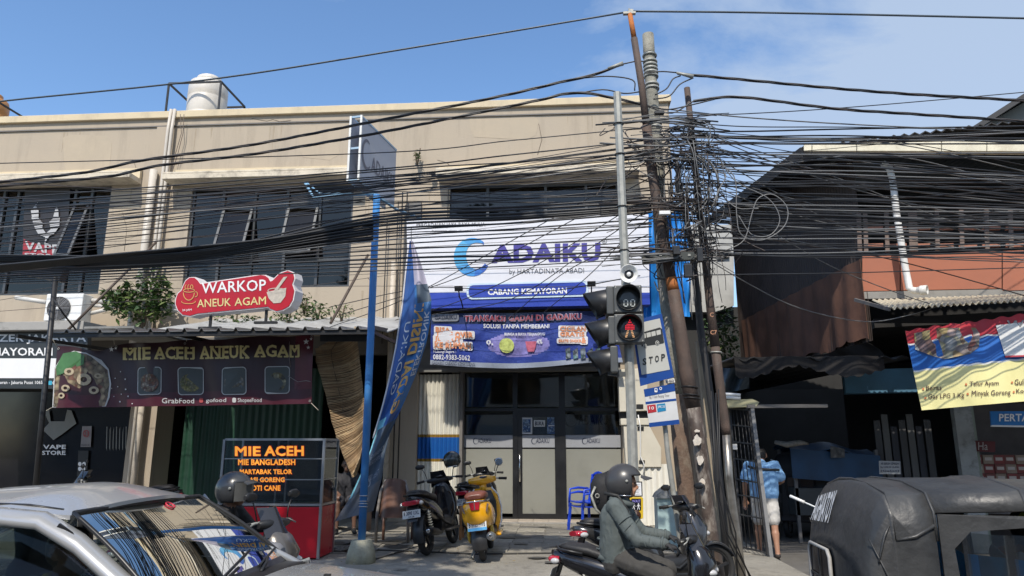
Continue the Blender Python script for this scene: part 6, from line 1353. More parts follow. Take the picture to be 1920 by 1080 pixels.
for i in range(16):
    y0 = q.uniform(330, 520); y2 = q.uniform(250, 440)
    cable([(-70, y0), (260, y0 * .75 + y2 * .25 + q.uniform(0, 12)), (640, (y0 + y2) / 2 + q.uniform(0, 10)), (1222, y2)], (9.2, 8.4), q.choice((1.1, 1.5)), 'thin dark cable strung across the beige upper wall towards the leaning poles', 'cables across the beige facade', q.choice((M_wire, M_wire3)))
for P in ([(1250, 228), (1380, 270), (1560, 330), (1800, 420), (2000, 470)], [(1262, 345), (1440, 432), (1560, 500), (1690, 552), (1765, 576)], [(1300, 470), (1400, 530), (1500, 578), (1620, 603), (1700, 592), (1760, 574)], [(1290, 240), (1500, 322), (1700, 380), (2000, 440)], [(1270, 255), (1350, 300), (1500, 385), (1620, 430), (1990, 500)]):
    cable(P, (8.5, 10.5), 2, 'slack wire sagging diagonally over the old corner shop', 'slack wires on the right', M_wire2)
# messenger fittings where the twisted cables meet the concrete pole
for i, P in enumerate(([(1168, 120), (1192, 115), (1210, 115)], [(1210, 137), (1240, 134), (1268, 136)], [(1206, 196), (1250, 205), (1290, 198), (1340, 186)], [(1228, 178), (1250, 166), (1262, 148), (1276, 142)], [(1225, 186), (1255, 180), (1275, 158), (1300, 146)], [(1085, 147), (1140, 143), (1186, 150), (1190, 170)], [(1078, 176), (1130, 168), (1170, 175), (1200, 172)], [(1215, 200), (1260, 212), (1300, 190), (1330, 186)])):
    cable(P, 8.4, 2.6, 'short jumper cable tying the thick twisted cables to the concrete pole', 'jumper cables on the pole', n=16)
for a, b in (((1140, 128), (1168, 119)), ((1268, 136), (1300, 144))):
    g = MB(); g.tube([W(*a, 8.38), W(*b, 8.38)], [.014, .03], 8); o = put('tension_clamp', g, M_steel); tag(o, 'grey tension clamp gripping the thick twisted cable %s of the concrete pole' % ('left' if a[0] < 1200 else 'right'), 'clamp')
# coils and tangles
def coil(cx, cy, rx_, ry_, k, Y, label, seed):
    q = random.Random(seed); t = thing('cable_coil', label, 'cable coil', W(cx, cy + ry_, Y))
    for i in range(k):
        a, b = rx_ * q.uniform(.85, 1.08), ry_ * q.uniform(.85, 1.1); ox, oy = q.uniform(-4, 4), q.uniform(-4, 4)
        P = [W(cx + ox + a * math.cos(s), cy + oy + b * math.sin(s), Y + q.uniform(-.02, .02)) for s in [j * 2 * math.pi / 26 for j in range(27)]]
        g = MB(); g.tube(P, 1.0 * 9 / F, 5); put('loop', g, M_wire if i % 2 else M_wire2, t)
coil(1300, 345, 33, 52, 5, 8.3, 'slack cable coil hanging on the thin black pole', 1); coil(1315, 352, 34, 50, 4, 8.35, 'round cable coil hanging on the shorter brown pole', 2)
coil(1308, 250, 28, 26, 2, 8.3, 'small loose loop of cable high on the shorter brown pole', 3)
for P in ([(1330, 300), (1376, 330), (1381, 400), (1390, 440), (1430, 450), (1470, 425), (1476, 390), (1450, 365), (1422, 372), (1410, 400), (1395, 450), (1360, 470)], [(1345, 292), (1380, 340), (1440, 372), (1462, 410), (1445, 440), (1410, 440), (1385, 405)]):
    cable(P, 8.5, 2, 'long free loop of grey cable hanging before the black corrugated wall', 'free cable loops', M_wire2, n=60)
mt = MB(); q = random.Random(4)
for i in range(120):
    x, y = q.gauss(1266, 36), q.uniform(225, 500); x += (y - 300) * .1; P = [W(x, y, q.uniform(8.1, 8.6))]
    for k in range(3): x += q.gauss(0, 24); y += q.gauss(6, 16); P.append(W(x, y, q.uniform(8.1, 8.6)))
    mt.tube(qcurve(P, 12), q.choice((.004, .006, .009)), 4, m=q.randrange(3))
for i in range(46):
    x = q.uniform(1230, 1345); y = q.uniform(240, 400); P = [W(x, y, 8.2)]; dx = q.uniform(.05, .16)
    for k in range(4): y += q.uniform(25, 60); x += dx * 45 + q.gauss(0, 5); P.append(W(x, y, q.uniform(8.15, 8.5)))
    mt.tube(qcurve(P, 14), q.choice((.004, .006)), 4, m=q.randrange(3))
for yb in (236, 287, 383, 472):
    for i in range(13): 
        y = yb + q.gauss(0, 10); P = [W(1185 + q.uniform(-70, 20), y + q.uniform(-5, 12), 8.3), W(1235, y + q.gauss(0, 3), 8.1), W(1275 + q.uniform(-5, 5), y + q.gauss(0, 4), 8.2), W(1330 + q.uniform(-10, 30), y + q.gauss(0, 8), 8.4)]; mt.tube(qcurve(P, 12), q.choice((.005, .008, .011)), 4, m=q.randrange(3))
o = put('cable_tangle', mt, [M_wire, M_wire3, M_wire2], None, kind='stuff'); tag(o, 'dense tangle of black cables tied around the leaning poles', 'cables')
# splice boxes on the bundles
for i, (px, py, w_, h_) in enumerate(((1246, 400, 20, 7), (1236, 212, 18, 6), (1290, 508, 14, 24), (1312, 478, 10, 26), (1268, 470, 12, 16))):
    g = MB(); c = W(px, py, 8.12); g.box(c, (w_ * .0065, .07, h_ * .0065)); o = put('splice_box', g, (M_white, M_blackpl)[i > 0], bevel=.006); tag(o, ('white splice box tied into the cables on the leaning poles', 'black splice joint high beside the concrete pole', 'black cable box under the crossarm', 'tall narrow black junction box beside the shorter brown pole', 'small black junction box on the crossarm')[i], 'junction box')

# rooftop water tanks
def tank(name, label, px, py_b, w, Y, m, seed=0):
    c = W(px, py_b, Y); r = rad(px, py_b, Y, w); t = thing(name, label, 'water tank', (c.x, c.y, 9.2)); z = 9.3
    g = MB(); g.lathe((c.x, c.y, z), (0, 0, 1), [(r, 0), (r, .46), (r * .985, .48), (r, .50), (r, .92), (r * .985, .94), (r, .96), (r, 1.22), (r * .93, 1.36), (r * .6, 1.45), (r * .55, 1.45)], 32); put('tank_body', g, m, t)
    g = MB(); g.lathe((c.x, c.y, z + 1.43), (0, 0, 1), [(r * .6, 0), (r * .62, .03), (r * .62, .1), (r * .5, .14)], 28); put('lid', g, m, t)
    fr_ = r * 1.4; g = MB(); g.bx(c.x - fr_, c.x + fr_, c.y - fr_, c.y + fr_, z - .06, z - .01); put('platform', g, M_black, t)
    for sx in (-1, 1): g = MB(); g.bx(c.x + sx * fr_ * .8 - .04, c.x + sx * fr_ * .8 + .04, c.y - fr_, c.y + fr_, 8.45, z - .06); put('support', g, M_greyp, t)
    for sx in (-1, 1):
        for sy in (-1, 1): g = MB(); g.bx(c.x + sx * fr_ - .02, c.x + sx * fr_ + .02, c.y + sy * fr_ - .02, c.y + sy * fr_ + .02, z - .05, z + 1.08); put('frame_post', g, M_black, t)
    for zz_ in (z - .03, z + 1.08):
        for s in (-1, 1):
            g = MB(); g.bx(c.x - fr_, c.x + fr_, c.y + s * fr_ - .02, c.y + s * fr_ + .02, zz_ - .02, zz_ + .02); put('frame_rail', g, M_black, t); g = MB(); g.bx(c.x + s * fr_ - .02, c.x + s * fr_ + .02, c.y - fr_, c.y + fr_, zz_ - .02, zz_ + .02); put('frame_rail', g, M_black, t)
    return t
tk = tank('water_tank', 'cream steel water tank inside a black frame on the roof edge', 387, 210, 70, 16.0, mat('tank_cream', (.62, .58, .52), .4, var=.06, dirt=.3, dirtcol=(.35, .3, .25), streak=3, dscale=4))
tank('water_tank', 'orange water tank at the far left edge of the roof', -26, 226, 66, 16.4, mat('tank_orange', (.5, .22, .06), .5))
# ================================================================== scooters
def arc_sheet(mb, cx, cz, r, a0, a1, w, t=.012, m=0, drop=.03):
    def fn(u, v):
        a = R(a0 + (a1 - a0) * u); s = (v - .5) * 2; rr = r - drop * s * s; return (cx + rr * math.cos(a), s * w, cz + rr * math.sin(a))
    return mb.sheet(fn, 14, 6, (0, 0, -t), m)
def wheel(parent, x, r, w, m_rim, spokes=5):
    g = MB(); g.torus((x, 0, r), (0, 1, 0), r - w * .55, w * .55, 32, 10); t = put('wheel', g, M_rubber, parent, local=True)
    g = MB(); ri = r - w * 1.05
    for k in range(spokes): a = k * 2 * math.pi / spokes + .3; g.bar((x, 0, r), (x + ri * math.cos(a), 0, r + ri * math.sin(a)), .03, .035, up=(0, 1, 0))
    g.torus((x, 0, r), (0, 1, 0), ri, .018, 26, 6); g.lathe((x, -.05, r), (0, 1, 0), [(.03, 0), (.045, .02), (.045, .08), (.03, .1)], 14)
    put('rim', g, m_rim, t, local=True)
    g = MB(); g.lathe((x, w * .55 + .01, r), (0, 1, 0), [(.09, 0), (.09, .004)], 18); put('brake_disc', g, M_alu, t, local=True)
def plate_(parent, c, rot, s1, s2, wmat, tmat, w=.26, h=.11, band=None):
    g = MB(); g.box(c, (.006, w, h), rot); p = put('number_plate', g, wmat, parent, local=True, bevel=.003)
    def fn(y0, y1, z0, z1, back):
        return lambda u, v: Vector(c) + rot @ Vector((-.006 if back else .006, (y0 + (y1 - y0) * u) * (-1 if back else 1), z0 + (z1 - z0) * v))
    back = True
    g = MB(); txt(g, s1, fn(-w * .43, w * .43, -h * .12, h * .36, back), 0, .02); 
    if s2: txt(g, s2, fn(-w * .16, w * .16, -h * .42, -h * .22, back), 0, .02)
    for k in range(len(g.f)): pass
    put('plate_lettering', g, tmat, parent, local=True)
    if band: g = MB(); g.box(Vector(c) + rot @ Vector((-.004, 0, -h * .33)), (.006, w * .99, h * .3), rot); put('plate_band', g, band, parent, local=True)
def scooter(label, loc, heading, lean=0,   style='maxi', body=None, seat=None, plate='B 3095 UXL', steer=0, sc=1.0, screen=True, accent=None, mirrors=(1, -1), front_plate=False, group=None, helmet=False):
    body = body or M_gloss; seat = seat or mat('seat_vinyl', (.022, .021, .021), .55, bump=.3, bscale=60); accent = accent or M_blackpl
    t = thing('motor_scooter', label, 'motor scooter', loc, 0, group); t.rotation_euler = (R(lean), 0, R(heading)); t.scale = (sc, sc, sc)
    vs = style == 'vespa'; rw = .245 if vs else .29; fx = 1.22 if vs else 1.30
    wheel(t, 0, rw, .075 if vs else .085, M_alu if vs else M_blackpl); wheel(t, fx, rw, .07, M_alu if vs else M_blackpl)
    g = MB()
    if vs: g.loft([sec(x, 0, z, w, h, 24, 2.4) for x, z, w, h in ((-.385, .66, .05, .06), (-.37, .66, .13, .13), (-.30, .65, .185, .185), (-.12, .62, .215, .215), (.12, .58, .215, .2), (.32, .54, .16, .18), (.46, .50, .09, .14))])
    else: g.loft([sec(x, 0, z, w, h, 24, 2.3) for x, z, w, h in ((-.47, .80, .03, .03), (-.42, .78, .09, .055), (-.28, .74, .135, .095), (-.05, .68, .155, .13), (.2, .61, .165, .155), (.42, .53, .16, .16), (.58, .44, .14, .12))])
    put('rear_body', g, body, t, local=True)
    g = MB()
    if vs: g.loft([sec(x, 0, z, w, h, 20, 2.8) for x, z, w, h in ((-.34, .85, .09, .025), (-.30, .86, .135, .05), (-.05, .86, .15, .06), (.2, .84, .14, .055), (.38, .81, .08, .04))])
    else: g.loft([sec(x, 0, z, w, h, 20, 2.6) for x, z, w, h in ((-.36, .87, .07, .02), (-.28, .87, .115, .045), (-.05, .84, .13, .055), (.1, .80, .14, .05), (.35, .77, .125, .055), (.52, .73, .07, .06))])
    put('seat', g, seat, t, local=True)
    # centre, footboards, apron
    g = MB(); g.loft([sec(x, 0, z, w, h, 16, 3) for x, z, w, h in ((.4, .38, .14, .12), (.6, .30 if vs else .36, .15, .06 if vs else .11), (.85, .29 if vs else .37, .16, .05 if vs else .11), (1.0, .36, .15, .08))]); put('floor_tunnel', g, M_blackpl if not vs else M_blackpl, t, local=True)
    for s in (-1, 1):
        g = MB(); g.box((.75, s * .19, .27), (.5, .09, .035)); put('footboard', g, accent if not vs else body, t, local=True, bevel=.01)
    g = MB()
    if vs:
        g.loft([sec(xc, 0, z, wx, wy, 24, 3, 'z') for z, xc, wx, wy in ((.28, .93, .03, .16), (.4, .96, .035, .21), (.6, 1.0, .04, .235), (.8, 1.0, .04, .20), (.9, .98, .035, .12))]); put('leg_shield', g, body, t, local=True)
        g = MB(); g.loft([sec(xc, 0, z, wx, wy, 20, 3, 'z') for z, xc, wx, wy in ((.34, .90, .02, .12), (.5, .925, .03, .17), (.7, .935, .035, .18), (.86, .93, .02, .12))]); put('glove_box', g, M_blackpl, t, local=True)
        for s in (-1, 1): g = MB(); g.tube([(.92, s * .17, .28), (.955, s * .225, .4), (.99, s * .245, .6), (.99, s * .215, .78), (.97, s * .13, .9)], .012, 6); put('shield_trim', g, M_white, t, local=True)
    else:
        g.loft([sec(xc, 0, z, wx, wy, 24, 2.4, 'z') for z, xc, wx, wy in ((.3, .98, .05, .12), (.45, 1.01, .08, .19), (.62, 1.06, .12, .21), (.78, 1.08, .14, .19), (.9, 1.04, .11, .14), (.97, 1.0, .06, .09))]); put('leg_shield', g, body, t, local=True)
        for s in (-1, 1):
            g = MB(); g.loft([[(x, s * (y + d * .02), z + dz) for d, dz in ((0, -.02), (1, -.01), (1, .01), (0, .03))] for x, y, z in ((.15, .165, .52), (.45, .16, .40), (.75, .15, .33), (1.0, .17, .5))]); put('side_trim', g, accent, t, local=True)
            g = MB(); g.ell((1.17, s * .1, .70), (.06, .06, .035), 12, 8); put('headlight', g, mat('lamp_glass', (.5, .5, .5), .08, coat=1), t, local=True)
    # forks, fenders
    for s in (-1, 1): g = MB(); g.tube([(1.07, s * .06, .6), (fx, s * .075, rw)], .022, 8); put('fork_leg', g, M_steel, t, local=True)
    g = MB(); arc_sheet(g, fx, rw, rw + .035, 25, 150, .075); put('front_fender', g, body, t, local=True)
    g = MB(); arc_sheet(g, 0, rw, rw + .04, 60, 195, .08); put('rear_fender', g, M_blackpl, t, local=True)
    # engine, exhaust, shocks, stand
    g = MB(); g.loft([sec(x, .09, z, w, h, 12, 3) for x, z, w, h in ((-.08, .29, .05, .07), (.1, .31, .07, .1), (.35, .36, .09, .11), (.5, .38, .06, .08))]); put('engine_case', g, mat('engine_grey', (.1, .1, .1), .45, metal=.7, var=.4, scale=10), t, local=True)
    g = MB(); g.loft([sec(x, -.15, z, r_, r_, 14, 2) for x, z, r_ in ((.32, .26, .02), (.2, .27, .03), (.1, .29, .05), (-.2, .33, .058), (-.27, .34, .05))]); put('exhaust', g, M_blackpl if not vs else M_alu, t, local=True)
    g = MB(); g.lathe((-.272, -.15, .34), (-1, 0, 0), [(.03, 0), (.03, .02), (.018, .02)], 12); put('exhaust_tip', g, M_chrome, t, local=True)
    for s in (-1, 1):
        g = MB(); P0, P1 = Vector((-.1, s * .12, .62)), Vector((-.02, s * .12, .32)); g.tube([P0, P1], .014, 6)
        for k in range(7): g.torus(P0.lerp(P1, .1 + k * .12), P1 - P0, .026, .006, 12, 4)
        put('shock_absorber', g, mat('spring_red', (.3, .02, .02), .4) if vs else M_steel, t, local=True)
    g = MB(); g.tube([(.35, .1, .22), (.25, .2, .03)], .012, 6); g.box((.25, .2, .012), (.05, .04, .012)); g.tube([(.1, .09, .2), (-.06, .13, .05), (-.1, .13, .09)], .012, 6); put('stand', g, M_steel, t, local=True)
    # tail: light, indicators, plate
    if vs:
        g = MB(); rot = Matrix.Rotation(.0, 3, 'Y'); 
        g.prism([(-.385, -.055, .69), (-.385, .055, .69), (-.385, .075, .80), (-.385, -.075, .80)][::-1], (-.02, 0, 0)); g2 = put('tail_light', g, mat('tail_red', (.42, .015, .03), .12, coat=1), t, local=True, bevel=.008)
        for s in (-1, 1): g = MB(); g.prism([(-.368, s * .135, .66), (-.366, s * .16, .67), (-.350, s * .185, .75), (-.350, s * .16, .76)], (-.014, 0, 0)); put('indicator', g, mat('indicator_smoke', (.14, .1, .08), .1, coat=1), t, local=True)
        g = MB(); P_ = [(-.1, -.17, .79), (-.3, -.15, .79), (-.4, -.07, .80), (-.4, .07, .80), (-.3, .15, .79), (-.1, .17, .79)]; g.tube(P_, .011, 6); g.bar((-.405, 0, .81), (-.395, 0, .70), .03, .012, up=(0, 1, 0)); put('grab_rail', g, M_chrome, t, local=True)
        g = MB(); arc_sheet(g, 0, rw, rw + .06, 110, 190, .1); put('plate_holder', g, M_blackpl, t, local=True)
        plate_(t, Vector((-.345, 0, .49)), Matrix.Rotation(.25, 3, 'Y'), plate, None, mat('plate_white', (.55, .55, .52), .4), M_ink, w=.25, h=.125, band=mat('plate_blue', (.05, .28, .55), .4))
    else:
        g = MB(); g.loft([sec(x, 0, z, w, h, 16, 3) for x, z, w, h in ((-.485, .745, .10, .025), (-.46, .745, .125, .035), (-.36, .75, .13, .04))]); put('tail_light', g, mat('tail_red', (.42, .015, .03), .12, coat=1), t, local=True)
        for s in (-1, 1): g = MB(); g.ell((-.40, s * .14, .735), (.05, .03, .03), 10, 6); put('indicator', g, mat('lamp_glass', (.5, .5, .5), .08), t, local=True)
        g = MB(); g.tube([(-.1, -.15, .82), (-.35, -.12, .85), (-.42, 0, .86), (-.35, .12, .85), (-.1, .15, .82)], .014, 8); put('grab_rail', g, M_blackpl, t, local=True)
        g = MB(); g.prism([(-.38, -.08, .70), (-.38, .08, .70), (-.45, .07, .50), (-.45, -.07, .50)], (.02, 0, 0)); put('plate_holder', g, M_blackpl, t, local=True)
        plate_(t, Vector((-.455, 0, .60)), Matrix.Rotation(.3, 3, 'Y'), plate, '03-28', mat('plate_white', (.55, .55, .52), .4), M_ink)
    if front_plate:
        rot = Matrix.Rotation(-.35, 3, 'Y') @ Matrix.Rotation(math.pi, 3, 'Z'); plate_(t, Vector((1.30, 0, .66)), rot, plate, '08-27', MATS['plate_white'], M_ink)
    # steering
    ax = Vector((1.0, 0, 0)); Rm = Matrix.Rotation(R(steer), 3, 'Z')
    def H(x, y, z): p = Rm @ (Vector((x, y, z)) - ax) + ax; return p
    zb = 1.0
    g = MB(); g.tube([H(.92, -.34, zb), H(.98, -.2, zb + .02), H(.99, 0, zb + .02), H(.98, .2, zb + .02), H(.92, .34, zb)], .012, 8); bar = put('handlebar', g, M_steel, t, local=True)
    for s in (-1, 1):
        g = MB(); g.tube([H(.90, s * .355, zb), H(.955, s * .25, zb + .012)], .019, 10); put('grip', g, M_rubber, t, local=True)
        g = MB(); g.tube([H(.985, s * .22, zb + .02), H(.975, s * .30, zb - .005), H(.955, s * .36, zb - .02)], .007, 6); put('brake_lever', g, M_steel, t, local=True)
    if vs: g = MB(); g.loft([sec(*H(.985, y, zb + .015), w, h, 18, 2.3, 'y') for y, w, h in ((-.21, .04, .035), (-.15, .06, .05), (-.05, .095, .072), (.05, .095, .072), (.15, .06, .05), (.21, .04, .035))]); g.tube([H(.99, 0, zb - .02), H(.98, 0, .84)], .055, 12)
    else: g = MB(); g.loft([sec(*H(.99, y, zb), w, h, 16, 2.5, 'y') for y, w, h in ((-.2, .025, .025), (-.1, .06, .045), (0, .075, .055), (.1, .06, .045), (.2, .025, .025))])
    put('handlebar_cover', g, body if vs else M_blackpl, t, local=True)
    g = MB(); g.ell(H(.93, 0, zb + .055), (.05, .07, .02), 14, 8); put('instrument', g, M_gloss, t, local=True)
    for s in mirrors:
        g = MB(); g.tube([H(.98, s * .2, zb + .03), H(.97, s * .22, zb + .12), H(.97, s * .27, zb + .22)], .006, 6); st_ = put('mirror_stem', g, M_blackpl, t, local=True)
        g = MB()
        if vs: g.lathe(H(.975, s * .28, zb + .25), (-1, 0, 0), [(.055, -.012), (.06, 0), (.052, .003)], 22); g2 = MB(); g2.lathe(H(.972, s * .28, zb + .25), (-1, 0, 0), [(.052, .002), (.052, .004)], 22); put('mirror_glass', g2, M_chrome, st_, local=True)
        else: g.loft([sec(*H(.97, s * (.29 + y), zb + .235), .014, h, 14, 2.4, 'y') for y, h in ((-.07, .02), (-.04, .035), (.03, .04), (.07, .018))])
        put('mirror', g, M_chrome if vs else M_blackpl, st_, local=True)
    if screen and not vs:
        g = MB(); g.sheet(lambda u, v: (1.13 - .13 * v - .12 * (2 * u - 1) ** 2, (u - .5) * (.32 - .1 * v), .90 + .24 * v), 12, 6, (.004, 0, 0)); put('windscreen', g, mat('smoked_screen', (.03, .03, .035), .08, coat=.5), t, local=True)
    return t
M_yel = mat('scooter_yellow', (.75, .36, .01), .22, var=.04, coat=.8)
M_brs = mat('brown_seat', (.16, .05, .03), .45, bump=.2)
yl = scooter('bright yellow retro scooter seen from behind with brown seat before the shop door', (-1.08, 10.02, .152), 91, -7, 'vespa', M_yel, M_brs, 'B 5935 FWB', steer=14, mirrors=(-1,))
# small side grilles of the round fan covers beside the rear wheel
for s in (-1, 1): g = MB(); g.ell((.02, s * .15, .36), (.12, .035, .12), 16, 8); put('side_cover', g, mat('dull_yellow', (.5, .33, .04), .5), yl, local=True)
scooter('large black maxi scooter with dark helmet on its mirror beside the cream shutter', (-1.93, 10.5, .152), 82, -9, 'maxi', M_gloss, None, 'B 3095 UXL', steer=16)
scooter('black scooter half hidden behind the yellow scooter in front of the glass', (-1.55, 12.6, .152), 80, -6, 'maxi', M_gloss, None, 'B 4417 TKP', steer=20, group=None)
scooter('dark grey scooter parked behind the grey-jacketed rider with its red tail lamp at left', (.50, 7.55, .15), 22, -5, 'sport', mat('scooter_graphite', (.06, .06, .062), .2, metal=.5, coat=.8), None, 'B 6022 PQR', steer=12, sc=.88)
scooter('glossy black scooter ridden by the person in the grey jacket', (.28, 6.85, 0), -16, 0, 'sport', M_gloss, None, 'B 3371 UQT', sc=.87, accent=mat('scooter_silver', (.35, .35, .36), .3, metal=.7))
scooter('brown-grey scooter with raised visor screen ridden by the person in black at the left', (-3.50, 6.35, 0), -4, 0, 'maxi', mat('scooter_brown_grey', (.13, .12, .11), .3, metal=.4, coat=.5), None, 'B 4518 KLM', steer=-12, front_plate=True)
scooter('dark parked scooter standing in front of the vape shop left of the noodle stall', (-6.6, 11.4, .15), 200, -5, 'maxi', M_gloss, None, 'B 3817 VAP', steer=10)

# ================================================================== figures
from mathutils import noise as mnoise
def capsule(mb, p0, p1, r0, r1, n=12):
    p0, p1 = Vector(p0), Vector(p1); d = (p1 - p0); l = d.length; d = d / l if l > 1e-6 else Vector((0, 0, 1)); rings = []
    u = Vector((1, 0, 0)) if abs(d.x) < .9 else Vector((0, 1, 0)); u = (u - d * u.dot(d)).normalized(); w = d.cross(u)
    for c, r, a0, a1 in ((p0, r0, -88, 0), (p1, r1, 0, 88)):
        for k in range(5):
            a = R(a0 + (a1 - a0) * k / 4); cc = c + d * r * math.sin(a); rings.append([cc + (u * math.cos(t) + w * math.sin(t)) * r * math.cos(a) for t in [2 * math.pi * j / n for j in range(n)]])
    mb.loft(rings)
def figure(parent, segs, mats_, voxel=.012, folds=(), name='body'):
    mb = MB()
    for s in segs: capsule(mb, s[0], s[1], s[2], s[3])
    me = bpy.data.meshes.new('tmp'); me.from_pydata(mb.v, [], mb.f); o = bpy.data.objects.new('tmp', me); C.objects.link(o)
    m = o.modifiers.new('r', 'REMESH'); m.mode = 'VOXEL'; m.voxel_size = voxel; sm = o.modifiers.new('s', 'SMOOTH'); sm.factor = .5; sm.iterations = 3
    dg = bpy.context.evaluated_depsgraph_get(); dg.update(); me2 = bpy.data.meshes.new_from_object(o.evaluated_get(dg)); bpy.data.objects.remove(o); bpy.data.meshes.remove(me)
    nP = len(me2.vertices); co = np.empty(nP * 3); me2.vertices.foreach_get('co', co); co = co.reshape(-1, 3)
    best = np.full(nP, 1e9); idx = np.zeros(nP, int)
    for s in segs:
        a, b = np.array(s[0]), np.array(s[1]); d = b - a; t = np.clip(((co - a) @ d) / max(d @ d, 1e-9), 0, 1); r = s[2] + (s[3] - s[2]) * t
        ds = (np.linalg.norm(co - (a + t[:, None] * d), axis=1) - r); w = ds < best; best[w] = ds[w]; idx[w] = s[4]
    if folds:
        me2.calc_loop_triangles(); no = np.empty(nP * 3); me2.vertices.foreach_get('normal', no); no = no.reshape(-1, 3)
        for i in np.nonzero(np.isin(idx, list(folds)))[0]:
            p = Vector(co[i]); a = mnoise.noise(Vector((p.x * 9, p.y * 9, p.z * 4.5))) ; b = mnoise.noise(Vector((p.x * 22, p.y * 22, p.z * 11)) + Vector((a * 2, 0, 0)))
            co[i] += no[i] * (.007 * (1 - abs(a) * 2.4) + .003 * (1 - abs(b) * 3))
        me2.vertices.foreach_set('co', co.reshape(-1))
    for mm_ in mats_: me2.materials.append(mm_)
    npoly = len(me2.polygons); mi = np.zeros(npoly, int); 
    for p in me2.polygons: mi[p.index] = idx[p.vertices[0]]
    me2.polygons.foreach_set('material_index', mi); me2.polygons.foreach_set('use_smooth', [True] * npoly); me2.name = name; me2.update()
    o = bpy.data.objects.new(name, me2); C.objects.link(o); o.parent = parent; return o
def hand(segs, wrist, d, up, m, curl=1.0, s=1.0):       # palm, four bent fingers of unequal length and a thumb from its side
    w = Vector(wrist); d = Vector(d).normalized(); up = Vector(up); up = (up - d * up.dot(d)).normalized(); sd = d.cross(up)
    k = w + d * .075 * s
    for j in (-1.5, -.5, .5, 1.5): segs.append((w + sd * j * .012 * s, k + sd * j * .019 * s, .017 * s, .013 * s, m))
    for j, l in ((-1.5, .062), (-.5, .074), (.5, .07), (1.5, .054)):
        a = k + sd * j * .02 * s; b = a + (d * math.cos(.5 * curl) - up * math.sin(.5 * curl)) * l * .5 * s; c = b + (d * math.cos(1.5 * curl) - up * math.sin(1.5 * curl)) * l * .4 * s; e = c + (d * math.cos(2.3 * curl) - up * math.sin(2.3 * curl)) * l * .3 * s
        segs += [(a, b, .0095 * s, .009 * s, m), (b, c, .009 * s, .0085 * s, m), (c, e, .0085 * s, .0075 * s, m)]
    a = w + d * .02 * s + sd * .026 * s; b = a + (d * .6 + sd * .6 - up * .3).normalized() * .035 * s; c = b + (d * .8 - up * .5).normalized() * .03 * s
    segs += [(a, b, .013 * s, .011 * s, m), (b, c, .011 * s, .009 * s, m)]
